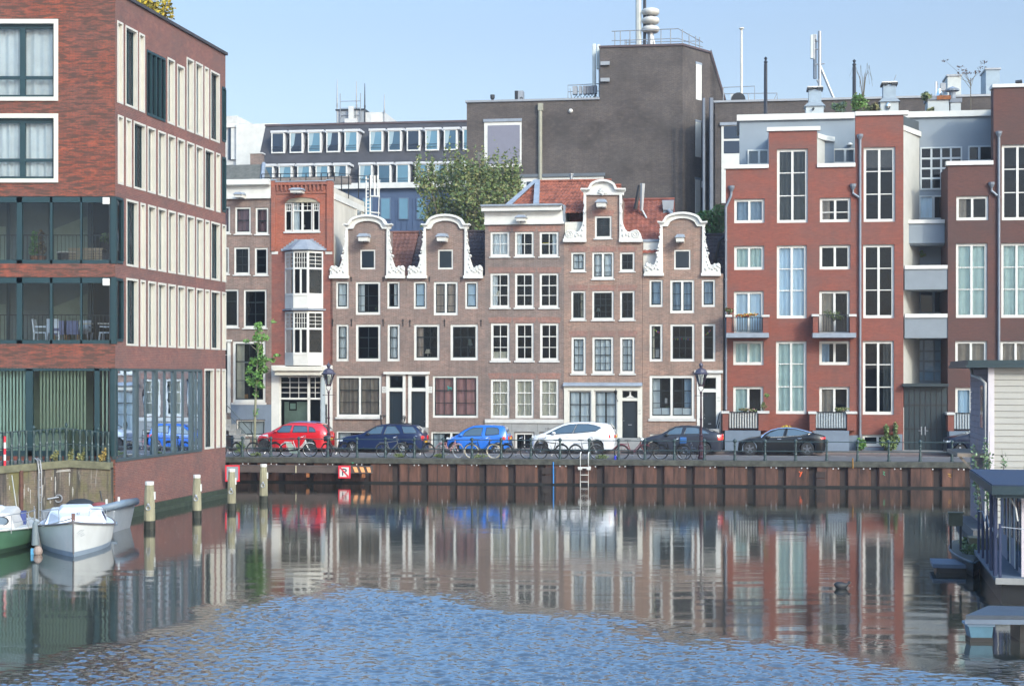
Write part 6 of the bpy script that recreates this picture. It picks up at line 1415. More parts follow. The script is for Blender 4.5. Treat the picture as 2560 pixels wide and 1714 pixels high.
al = MB().box(.0,LS+.15,-.30,-.004,-.5,.16).box(.0,LS+.1,-.12,-.004,.16,.34); o = al.build('waterline_ledge', M('algae_green',(.022,.034,.018),.8,var=.5,scale=3), B.root, rz=radians(80))
q = PS.u(cv('A1',1725,0)[0]); 
# corner posts in green at loggias and ground floor
cpst = MB()
for h in (frh[2],frh[3],frh[4]): cpst.box(-.15,.03,-.03,.12,h[1],h[3]-.01)
cpst.build('corner_post', GREENF, B.root)
# small terrace slab between quay wall and glazing
# roof garden
PG = Pl(*PS.W(0,1.2,0)[:2], 80)
def rb(x, y, w, h, label, mats, n, size):
    px, py = cv('A1',x,y); u = PG.u(px); z0 = ZT; sc = .3188*PG.t(px)/FOC
    o = empty('roof_bush', PG.W(u,0,z0), radians(80), label, 'plant'); zt = PG.z(px, py)-z0
    return o, zt, sc
t = empty('roof_bush', PG.W(3.2,0.0,ZT), radians(80), 'yellow flowering hedge spilling over the roof edge of the left block', 'plant')
bl = [(k*.55-1.7,rn.uniform(-.7,-.2)+.0,.75+.18*sin(k*1.7)-(.03*k),.5,.5,.55,1) for k in range(9)]
leafcloud(m := MB(), bl, 2600, .10, rn, 2); m.build('foliage', [M('leaf_golden',(.40,.29,.02),.8,var=.25,scale=2),M('leaf_golden_dark',(.16,.15,.02),.8,var=.25)], t); MB().tube([(-2,0,0),(3,0,.1)],.04).build('stem', BARK, t)
t = empty('roof_tree', PG.W(2.2,1.4,ZT), radians(80), 'dark green tree on the roof of the left block, cut by the top edge', 'tree')
bl = [(rn.uniform(-1.2,1.1),rn.uniform(-.4,.4),2.3+rn.uniform(-.5,1.2),.7,.6,.6,1) for k in range(9)]
leafcloud(m := MB(), bl, 1800, .11, rn, 1); m.build('crown', [M('leaf_bluish_dark',(.02,.045,.035),.8,var=.4)], t); MB().tube([(0,0,0),(0,0,1.6),(.3,0,2.4)],[.08,.06,.02]).build('trunk', BARK, t)
t = empty('roof_shrub', PG.W(4.9,.4,ZT), radians(80), 'bare twiggy shrub at the end of the yellow roof hedge', 'plant'); m = MB()
for k in range(12): a = rn.uniform(-.7,.8); m.tube([(0,0,0),(a*.5,0,.7),(a,0,1.1+rn.random()*.5)],[.02,.012,.005],4)
m.build('twigs', BARK, t)
# ---------------- furniture in the loggias
def loc_l(x, y, z): return (-14.56+x, 58.7+y, z)
z2f = frh[3][1]+.01; z1f = frh[2][1]+.01
CH = M('plastic_white',(.62,.70,.80),.6,var=.05)
def chair(label, loc, rz):
    t = empty('garden_chair', loc, rz, label, 'chair', 'pale chairs on the lower loggia')
    MB().box(-.24,.24,-.24,.24,.40,.44).build('seat', CH, t); MB().hull8([(-.24,.20,.44),(.24,.20,.44),(.24,.25,.44),(-.24,.25,.44)],[(-.22,.28,.92),(.22,.28,.92),(.22,.32,.92),(-.22,.32,.92)]).build('backrest', CH, t)
    for (x,y) in ((-.21,-.21),(.21,-.21),(-.21,.21),(.21,.21)): MB().hull8([(x*1.15-.02,y*1.1-.02,0),(x*1.15+.02,y*1.1-.02,0),(x*1.15+.02,y*1.1+.02,0),(x*1.15-.02,y*1.1+.02,0)],[(x-.025,y-.025,.4),(x+.025,y-.025,.4),(x+.025,y+.025,.4),(x-.025,y+.025,.4)]).build('leg', CH, t)
    MB().box(-.27,-.22,-.22,.24,.62,.66).box(.22,.27,-.22,.24,.62,.66).build('armrest', CH, t)
    return t
chair('pale garden chair at the left end of the loggia table, turned right', loc_l(B.x('A2',275),.85,z2f), radians(90))
chair('pale garden chair with its back to the glass, left of the middle', loc_l(B.x('A2',385),.72,z2f), radians(180))
chair('pale garden chair beside a wooden chair near the middle of the loggia', loc_l(B.x('A2',560),1.65,z2f), 0)
chair('pale garden chair behind the white table, right half', loc_l(B.x('A2',690),1.6,z2f), 0)
chair('pale garden chair at the right end of the loggia table', loc_l(B.x('A2',790),.9,z2f), radians(-90))
WD = M('wood_light',(.35,.2,.09),.6,var=.2)
for k, x in enumerate((440,530)):
    t = empty('upholstered_chair', loc_l(B.x('A2',x),.75,z2f), radians(180), ('violet-grey upholstered chair with wooden legs, left of the two','violet-grey upholstered chair with wooden legs, right of the two')[k], 'chair', 'upholstered chairs at the loggia table')
    VG = M('fabric_violet_grey',(.15,.17,.30),.9,var=.1); MB().box(-.26,.26,-.26,.26,.34,.47).build('seat', VG, t); MB().box(-.26,.26,.2,.30,.47,.85).build('backrest', VG, t)
    for (a,b_) in ((-.22,-.22),(.22,-.22),(-.22,.24),(.22,.24)): MB().box(a-.03,a+.03,b_-.03,b_+.03,0,.34).build('leg', WD, t)
t = empty('table', loc_l(B.x('A2',610),1.2,z2f), 0, 'long white table behind the chairs on the lower loggia', 'table'); MB().box(-1.1,1.15,-.35,.35,.74,.78).build('tabletop', WHITE, t)
for (a,b_) in ((-1.0,-.28),(1.05,-.28),(-1.0,.28),(1.05,.28)): MB().box(a-.03,a+.03,b_-.03,b_+.03,0,.74).build('leg', CH, t)
t = empty('crate_bench', loc_l(B.x('A2',640),.8,z1f), 0, 'slatted wooden crate low table on the upper loggia', 'crate'); m = MB()
for k in range(9): m.box(-.62,.62,-.3,-.28,.04+k*.06,.08+k*.06)
m.build('slats', M('wicker_tan',(.33,.26,.18),.8,var=.2), t); MB().box(-.64,.64,-.3,.3,.56,.6).build('top', MATS['wicker_tan'], t)
for k, x in enumerate((225,280)):
    t = empty('potted_plant', loc_l(B.x('A2',x),.7,z1f), 0, ('green bushy potted plant on the upper loggia','brownish potted conifer on the upper loggia, right of the green one')[k], 'plant', 'potted plants on the upper loggia')
    MB().lathe([(.13,0),(.18,.32),(.2,.32)],(0,0,0)).build('pot', M('terracotta',(.2,.09,.05),.8), t); leafcloud(m := MB(), [(0,0,.6,.22,.2,.3,1),(0,0,1.0,.13,.12,.3,.6)], 260, .06, rn, 1); m.build('foliage', [LEAFB[1] if k == 0 else M('leaf_brownish',(.13,.09,.04),.8,var=.3)], t)
t = empty('hanging_plant', loc_l(B.x('A2',800),1.0,frh[2][3]-1.75), 0, 'round hanging plant near the corner of the upper loggia', 'plant'); leafcloud(m := MB(), [(0,0,.3,.36,.3,.2,1)], 300, .06, rn, 1); m.build('foliage', [LEAFG[1]], t); MB().tube([(0,0,.3),(0,0,1.7)],.012).build('cord', BLACKM, t)
t = empty('wicker_sofa', loc_l(B.x('A2',800),.9,z1f), 0, 'dark wicker armchair in the right corner of the upper loggia', 'armchair'); MB().box(-.5,.45,-.35,.35,.05,.42).build('seat', M('wicker_dark',(.05,.04,.04),.8,var=.3,scale=20), t); MB().box(-.5,.45,.25,.38,.42,.85).build('backrest', MATS['wicker_dark'], t); MB().box(.35,.48,-.35,.25,.42,.95).build('armrest', MATS['wicker_dark'], t)
t = empty('side_table', loc_l(B.x('A2',470),.9,z1f), 0, 'small round white-topped wicker table on the upper loggia', 'table'); MB().lathe([(.36,.44),(.36,.49)],(0,0,0),16).build('tabletop', WHITE, t); MB().lathe([(.3,0),(.33,.44)],(0,0,0),16).build('base', MATS['wicker_dark'], t)
# ======================= ground, water, street =================================
QP = SP(0)
def slab(name, n0, n1, u0, u1, z, mat, z0=None):
    P = QP; c = [P.W(u0,n0,z),P.W(u1,n0,z),P.W(u1,n1,z),P.W(u0,n1,z)]
    if z0 is None: m = MB().add(c,[(0,1,2,3)])
    else: m = MB().hull8([(a,b,z0) for a,b,_ in c], c)
    return tag(m.build(name, mat), kind='structure')
ASPH = M('road_paving', (.105,.10,.10), .9, var=.25, scale=1.2)
PAVE = M('pavement_brick', (.15,.12,.11), .9, var=.3, scale=3)
slab('ground', .9, 420, -380, 380, ST-.012, M('ground_soil',(.09,.085,.075),.95,var=.3))
slab('road', .4, 5.1, -60, 60, ST, ASPH)
slab('parking_strip', 5.1, 7.2, -60, 60, ST+.0, M('parking_paving',(.12,.085,.075),.9,var=.3,scale=2))
slab('pavement', 7.2, 9.7, -60, 60, ST+.10, PAVE, z0=ST-.01)
dash = MB()
for k in range(40):
    u = -28+k*1.45; a = [QP.W(u,4.75,ST+.004),QP.W(u+.75,4.75,ST+.004),QP.W(u+.75,4.87,ST+.004),QP.W(u,4.87,ST+.004)]; dash.add(a,[(0,1,2,3)])
tag(dash.build('parking_line', M('line_white',(.55,.55,.53),.8,var=.2)), kind='structure')
# water
def water_mat():
    m, N, L, P = nt('canal_water')
    P.inputs['Base Color'].default_value = (.020,.022,.016,1); P.inputs['Roughness'].default_value = .02; P.inputs['IOR'].default_value = 2.7
    P.inputs['Specular IOR Level'].default_value = .62
    g = N.new('ShaderNodeNewGeometry'); sp = N.new('ShaderNodeSeparateXYZ'); L.new(g.outputs['Position'], sp.inputs[0])
    def math(op, a, b=None, c=None, clamp=False):
        n = N.new('ShaderNodeMath'); n.operation = op; n.use_clamp = clamp
        for i, v in enumerate((a, b, c)):
            if v is None: continue
            if isinstance(v, (int, float)): n.inputs[i].default_value = v
            else: L.new(v, n.inputs[i])
        return n.outputs[0]
    def noise(scale, det=2, rough=.5, stretch=(1,1,1), dist=0):
        mp = N.new('ShaderNodeMapping'); mp.inputs['Scale'].default_value = stretch; L.new(g.outputs['Position'], mp.inputs['Vector'])
        n = N.new('ShaderNodeTexNoise'); n.inputs['Scale'].default_value = scale; n.inputs['Detail'].default_value = det; n.inputs['Roughness'].default_value = rough; n.inputs['Distortion'].default_value = dist
        L.new(mp.outputs[0], n.inputs['Vector']); return n.outputs['Fac']
    x = math('ADD', sp.outputs[0], 3.5)
    r = math('MULTIPLY', math('MAXIMUM', x, 0.0), WB[1]); l = math('MULTIPLY', math('POWER', math('ABSOLUTE', math('MINIMUM', x, 0.0)), 2.0), .42)
    yb = math('SUBTRACT', math('SUBTRACT', WB[0], r), l)
    d = math('SUBTRACT', yb, sp.outputs[1])
    d = math('ADD', d, math('MULTIPLY', math('SUBTRACT', noise(.35,3,.6,(1,.6,1)), .5), 5.0))
    mk = N.new('ShaderNodeMapRange'); mk.interpolation_type = 'SMOOTHSTEP'; mk.inputs[1].default_value = -1.2; mk.inputs[2].default_value = 3.2; L.new(d, mk.inputs[0])
    mask = mk.outputs[0]
    calm = math('ADD', math('MULTIPLY', noise(.9,2,.5,(.5,1.0,1)), CALM[0]), math('MULTIPLY', noise(5.0,2,.5,(.45,1,1)), CALM[1]))
    hgt = math('ADD', calm, math('MULTIPLY', noise(16,2,.6), math('MULTIPLY', mask, RIP[1])))
    ro = N.new('ShaderNodeMapRange'); ro.inputs[3].default_value = ROUGH[0]; ro.inputs[4].default_value = ROUGH[1]; L.new(mask, ro.inputs[0]); L.new(ro.outputs[0], P.inputs['Roughness'])
    bp = N.new('ShaderNodeBump'); bp.inputs['Strength'].default_value = 1; bp.inputs['Distance'].default_value = 1.0
    L.new(hgt, bp.inputs['Height']); L.new(bp.outputs[0], P.inputs['Normal']); L.new(bp.outputs[0], P.inputs['Coat Normal']); P.inputs['Coat Weight'].default_value = .35; P.inputs['Coat IOR'].default_value = 1.6; L.new(ro.outputs[0], P.inputs['Coat Roughness'])
    return m
WB = (39.8, .95); CALM = (.0048, .0013); RIP = (.11, .006); ROUGH = (.062, .02)
import numpy as np
def water_mesh():
    """one sheet; the wind-ruffled area near the bridge has real wavelets"""
    X0, X1, Y0, Y1 = -13.5, 13.5, 24.0, 44.5; nx, ny = 600, 660
    xs = np.linspace(X0, X1, nx+1); ys = np.linspace(Y0, Y1, ny+1); X, Y = np.meshgrid(xs, ys)
    r = np.random.RandomState(5); Z = np.zeros_like(X)
    for i in range(46):
        lam = .10*(.42/.10)**(r.rand()**1.35); th = r.normal(0, .62); k = 2*np.pi/lam; sl = WSL*(.5+r.rand())*(1 if lam < .8 else .55)
        Z += sl/k*np.sin(k*(X*np.sin(th)+Y*np.cos(th))+r.rand()*6.28+.6*np.sin(X*.9+i)+.5*np.sin(Y*.7+2*i))
    xx = X+3.5; yb = WB[0]-WB[1]*np.maximum(xx,0)-.42*np.minimum(xx,0)**2
    wob = .9*np.sin(X*1.1+.3)*np.sin(Y*.8)+.7*np.sin(X*2.3+Y*1.7)+.5*np.sin(X*.5-Y*1.1+1)+.35*np.sin(X*4.1+1)*np.sin(Y*3.3)
    d = yb-Y+wob; m = np.clip((d+1.8)/5.0, 0, 1); m = m*m*(3-2*m)
    gust = .78+.22*np.sin(X*.35+1.2*np.sin(Y*.31))*np.sin(Y*.5+X*.2)
    e = np.minimum(np.minimum((X-X0)/1.5,(X1-X)/1.5), np.minimum((Y-Y0)/1.5,(Y1-Y)/1.5)); e = np.clip(e,0,1)
    Z *= m*gust*e; Z += .0012*np.sin(Y*5.1+1.3*np.sin(X*.6))*np.sin(X*.5+Y*.9)*e*(1-m)
    V = np.stack([X,Y,Z],-1).reshape(-1,3); n = len(V)
    i = np.arange(ny)[:,None]*(nx+1)+np.arange(nx)[None,:]; F = np.stack([i,i+1,i+nx+2,i+nx+1],-1).reshape(-1,4)
    out = np.array([(-380,-240,0),(380,-240,0),(380,160,0),(-380,160,0)],float); c = [0, nx, ny*(nx+1)+nx, ny*(nx+1)]
    V = np.vstack([V,out]); F2 = np.array([(n,n+1,c[1],c[0]),(n+1,n+2,c[2],c[1]),(n+2,n+3,c[3],c[2]),(n+3,n,c[0],c[3])]); F = np.vstack([F,F2])
    me = bpy.data.meshes.new('water'); me.vertices.add(len(V)); me.vertices.foreach_set('co', V.ravel()); me.loops.add(F.size); me.loops.foreach_set('vertex_index', F.ravel().astype(np.int32))
    me.polygons.add(len(F)); me.polygons.foreach_set('loop_start', np.arange(0,F.size,4,dtype=np.int32)); me.polygons.foreach_set('loop_total', np.full(len(F),4,dtype=np.int32))
    sm = np.ones(len(F),bool); sm[-4:] = False; me.polygons.foreach_set('use_smooth', sm); me.update(calc_edges=True); me.validate()
    me.materials.append(water_mat()); o = bpy.data.objects.new('water', me); COL.objects.link(o); return tag(o, kind='structure')
WSL = .072
water_mesh()
# ======================= quay wall =============================================
qa = radians(SA)
US = QP.u(560)-6; UE = QP.u(2620)
qw = empty('quay_wall', QP.W(US,0,0), qa, 'long rusty sheet-pile quay wall with mossy concrete cap along the far street', 'wall')
LQ = UE-US
MB().box(0,LQ,-.14,.95,.97,ST-.004).build('cap', M('mossy_concrete',(.062,.062,.050),.95,var=.6,scale=3), qw)
RUST = M('rust_sheet',(.082,.036,.023),.8,var=.85,scale=1.9,stretch=(1.6,1.6,.30)); RUSTD = M('rust_dark_shade',(.034,.022,.019),.85,var=.5,scale=2,stretch=(1,1,.3))
m = MB(); PER = 1.44; k = 0; u = 0
# profile: proud pan, slant, recessed pan, slant
off = (QP.u(1300+460*.29889)-US) % PER
u = off-PER
while u < LQ:
    pr = [(u,-.06),(u+.93,-.06),(u+1.05,.11),(u+1.34,.11),(u+PER,-.06)]
    for j in range(4):
        (a, ya), (b, yb) = pr[j], pr[j+1]
        if b < 0 or a > LQ: continue
        m.quad((a,ya,-.6),(b,yb,-.6),(b,yb,.97),(a,ya,.97), 0 if j != 2 else 1)  # recessed pan in darker rust: its shade is put into the colour
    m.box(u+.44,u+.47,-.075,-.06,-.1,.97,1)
    u += PER
m.build('sheet_piling', [RUST, RUSTD], qw)
MB().box(0,LQ,-.08,-.062,-.3,.085).build('tide_line', M('tide_dark',(.007,.007,.006),.9,var=.3,scale=4), qw)
u = off-PER; bolt = None
while u < LQ:
    for s_ in (.72,.98):
        if 0 < u+s_ < LQ and rn.random() < .85:
            if bolt is None: bolt = MB().ball((0,0,0),(.035,.02,.035),8,5).build('bolt_cap', M('bolt_white',(.5,.5,.5),.6,var=.1), qw); b = bolt
            else: b = bolt.copy(); COL.objects.link(b); b.parent = qw
            b.location = (u+s_+rn.uniform(-.03,.03),-.09,.90+rn.uniform(-.02,.02))
    u += PER
def qmark(c, pts, mat, w=.03, y=-.068):
    m = MB(); P = [(QP.u(cv(c,x,0)[0])-US, y, QP.z(*cv(c,x,yy))) for x, yy in pts]; m.tube(P, w, 5); return m.build('paint_mark', mat, qw)
qmark('C6',[(345,490),(360,500),(352,535),(372,490)],M('spray_orange',(.6,.10,.03),.7,var=0),.03); qmark('C6',[(1090,490),(1105,495),(1092,510),(1108,522)],M('spray_green',(.03,.3,.15),.7,var=0),.02); qmark('C6',[(1665,510),(1690,515),(1670,530),(1692,538)],M('spray_yellow',(.4,.22,.02),.7,var=0),.02)
qmark('C6',[(820,370),(822,460)],M('spray_ochre',(.25,.12,.02),.7,var=0),.03,y=-.15); qmark('C5',[(282,380),(283,560)],M('rope_blue',(.03,.2,.5),.6,var=0),.028,y=-.17); qmark('C4',[(1015,365),(1035,368),(1020,372)],MATS['spray_green'],.018,y=-.15)
for (c,x0,x1,y0,y1) in (('C5',185,305,430,560),('C6',498,580,490,620)):
    a, b = QP.u(cv(c,x0,0)[0])-US, QP.u(cv(c,x1,0)[0])-US; xm = (x0+x1)/2; za, zb = QP.z(*cv(c,xm,y1)), QP.z(*cv(c,xm,y0))
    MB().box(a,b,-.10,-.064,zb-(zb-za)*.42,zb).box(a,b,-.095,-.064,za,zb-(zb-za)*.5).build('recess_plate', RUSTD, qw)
# ladder on the quay
P_l = SP(-.22); u0_ = P_l.u(cv('C5',505,0)[0]); u1_ = P_l.u(cv('C5',572,0)[0]); zt_ = P_l.z(*cv('C5',540,305)); w = u1_-u0_
ql = empty('quay_ladder', P_l.W(u0_,0,-.3), qa, 'white metal ladder hooked over the quay edge', 'ladder'); h = zt_+.3
MB().tube([(0,0,0),(0,0,h-.1),(0,.1,h),(0,.5,h)],.028).tube([(w,0,0),(w,0,h-.1),(w,.1,h),(w,.5,h)],.028).build('uprights', WHITE, ql)
m = MB()
for z in (.42,.75): m.tube([(0,0,z+.05),(w,0,z+.05)],.02)
m.build('rung', WHITE, ql)
zz = P_l.z(*cv('C5',540,430))+.3; MB().box(-.12,w+.12,-.06,.08,zz-.03,zz+.04).box(-.1,.08,-.05,.2,zz-.1,zz-.03).box(w-.08,w+.1,-.05,.2,zz-.1,zz-.03).build('bracket', WHITE, ql)
# fender beam with striped end
PFb = SP(-.75); ub0 = PFb.u(cv('C4',60,0)[0]); ub1 = PFb.u(cv('C4',1165,0)[0]); zb0 = PFb.z(*cv('C4',1000,450)); zb1 = PFb.z(*cv('C4',1000,393))
fb = empty('fender_beam', PFb.W(ub0,0,zb0), qa, 'long brown steel fender beam with striped orange end in front of the quay', 'beam'); w = ub1-ub0; h = zb1-zb0
us = PFb.u(cv('C4',1000,0)[0])-ub0
BRB = M('beam_brown',(.075,.055,.048),.8,var=.3,scale=2)
MB().box(0,w,0,.35,0,h).box(0,w,-.02,.0,h-.04,h).box(0,w,-.03,0,0,.05).build('beam', BRB, fb)
st_ = MB(); n = 3; 
for k in range(n):
    a = us+.13+k*.33; b_ = min(a+.19, w-.01); st_.add([(a,-.035,h-.045),(b_,-.035,h-.045),(min(b_+.10,w),-.035,.055),(min(a+.10,w-.04),-.035,.055)],[(0,3,2,1)])
st_.build('warning_stripes', M('stripe_orange',(.75,.33,.13),.6,var=.12,scale=5), fb)
for x in (660,1100): q = PFb.u(cv('C4',x,0)[0])-ub0; MB().box(q-.07,q+.07,.02,.2,-.22,0).build('bracket', M('rust_orange'), fb)
for k in range(6): q = w*(k+.5)/6.2; MB().box(q-.15,q+.15,.35,.72,-.1,h-.05).build('spacer', RUSTD, fb)
q = PFb.u(cv('C4',571,0)[0])-ub0; MB().tube([(q,-.05,.0),(q,-.05,h+.0)],.022).build('marker_rod', M('pale_rod',(.5,.45,.3),.6,var=0), fb)
# no-parking board
Psn = SP(-.95); a, b = Psn.u(cv('C4',903,0)[0]), Psn.u(cv('C4',1000,0)[0]); zt_, zb_ = Psn.z(*cv('C4',950,390)), Psn.z(*cv('C4',950,491)); w, h = b-a, zt_-zb_
sg = empty('no_mooring_sign', Psn.W(a,0,zb_), qa, 'square white sign with red border and struck-through P on the fender beam', 'sign')
RED = M('sign_red',(.55,.012,.03),.45,var=.08); BLK = M('sign_black',(.012,.012,.03),.5,var=0)
MB().box(0,w,0,.03,0,h).box(w*.4,w*.6,.03,.17,h*.3,h*.7).build('board', RED, sg, bevel=.01); t = w*.125; MB().box(t,w-t,-.006,-.001,t,h-t).build('white_field', WHITE, sg)
m = MB(); m.box(w*.33,w*.42,-.012,-.007,h*.22,h*.78); pts = [(w*.42+(w*.30)*sin(pi*k/10), h*.62+h*.16*cos(pi*k/10)) for k in range(11)]; pin = [(w*.42+(w*.19)*sin(pi*k/10), h*.62+h*.075*cos(pi*k/10)) for k in range(11)]
m.prism(pts+pin[::-1],-.012,-.007); m.build('letter_p', BLK, sg)
MB().prism([(t-.01,h-t-.03),(t+.05,h-t+.01),(w-t+.01,t+.03),(w-t-.05,t-.01)],-.018,-.013).build('diagonal_bar', RED, sg)
# second board, seen from behind, beside the mooring post
PX, PY = at(599, 1203+70, 0.0); Pb2 = Pl(0, 69.5, 0); a, b = Pb2.u(563), Pb2.u(599); zt_, zb_ = Pb2.z(580,1162), Pb2.z(580,1203); w, h = b-a, zt_-zb_
s2 = empty('sign_board', (a,69.5,zb_), 0, 'grey back of a red-rimmed square sign behind the third mooring post', 'sign')
MB().box(0,w,0,.03,0,.06).box(0,w,0,.03,h-.06,h).box(0,.06,0,.03,.06,h-.06).box(w-.06,w,0,.03,.06,h-.06).build('rim', RED, s2); MB().box(.06,w-.06,.006,.028,.06,h-.06).build('board', M('sign_grey',(.2,.23,.25),.5), s2); MB().tube([(w/2,.05,-zb_-.5),(w/2,.05,h)],.04).build('post', GREYM, s2)
# ======================= quay railing ==========================================
PRl = SP(.38); px = [605.8,677.5,747,819.7,892.4,963.5,1036,1108,1180,1253,1327,1400,1473,1546.6,1612,1686,1761,1837,1912.7,1989,2066.8,2144,2222,2300.7,2380,2460]
us_ = [PRl.u(x) for x in px]; us_ = [us_[0]-2.9, us_[0]-1.45]+us_; U0 = us_[0]
qr = empty('quay_railing', PRl.W(U0,0,ST), qa, 'low dark green railing of cast posts and two bars along the quay edge', 'railing'); post = None
for u in us_:
    if post is None: post = MB().lathe([(.09,0),(.09,.06),(.065,.10),(.065,.30),(.048,.36),(.045,.66),(.07,.70),(.05,.74),(.05,.84),(.085,.88),(.09,.94),(.06,.99),(.02,1.02)],(0,0,0),8).build('post', IRON, qr, smooth=False); p = post
    else: p = post.copy(); COL.objects.link(p); p.parent = qr
    p.location = (u-U0,0,0); 
for z in (.90,.44): MB().tube([(0,0,z),(us_[-1]-U0,0,z)],.022,6).build('bar', IRON, qr)
# ======================= street lamps ==========================================
LR = M('lamp_wine',(.035,.010,.018),.4,var=.1)
def lamp(x, label):
    pl = SP(1.05); t = empty('street_lamp', pl.W(pl.u(x),0,ST), qa, label, 'street lamp', 'old lantern street lamps on the quay')
    MB().lathe([(.16,0),(.17,.1),(.13,.16),(.14,.45),(.11,.5),(.13,.62),(.09,.68),(.085,1.1),(.11,1.14),(.06,1.2),(.055,1.9),(.075,1.95),(.05,2.0),(.04,3.15),(.07,3.2),(.05,3.28)],(0,0,0),10).build('post', LR, t)
    MB().tube([(-.28,0,3.08),(.28,0,3.08)],.014).ball((-.28,0,3.08),.03).ball((.28,0,3.08),.03).build('ladder_bar', LR, t)
    m = MB()
    for s_ in (-1,1): m.tube([(0,0,3.25),(s_*.12,0,3.4),(s_*.10,0,3.55)],.018)
    m.lathe([(.13,3.53),(.15,3.57),(.1,3.6)],(0,0,0),8)
    for k in range(6): a = 2*pi*k/6+.3; m.tube([(.12*cos(a),.12*sin(a),3.58),(.30*cos(a),.30*sin(a),4.12)],.013,5)
    lan = m.build('lantern_frame', LR, t)
    MB().lathe([(.115,3.6),(.285,4.11)],(0,0,0),6).build('lantern_glass', glassmat('lantern_glass',(.85,.88,.86),.8,.1), lan)
    MB().lathe([(.04,3.6),(.06,3.68),(.07,3.95),(.05,4.05)],(0,0,0),8).build('bulb', M('bulb_white',(.75,.77,.72),.4,var=0), lan)
    MB().lathe([(.36,4.10),(.38,4.16),(.30,4.20),(.24,4.33),(.12,4.40),(.06,4.42),(.09,4.50),(.11,4.56),(.09,4.62),(.03,4.66),(.015,4.78)],(0,0,0),12).build('lantern_roof', M('lamp_roof',(.05,.045,.07),.35,var=.2), lan)
    return t
lamp(821.5, 'wine-red cast street lamp in front of the red bay-window house'); lamp(1752.5, 'wine-red cast street lamp in front of the dark hatchback')
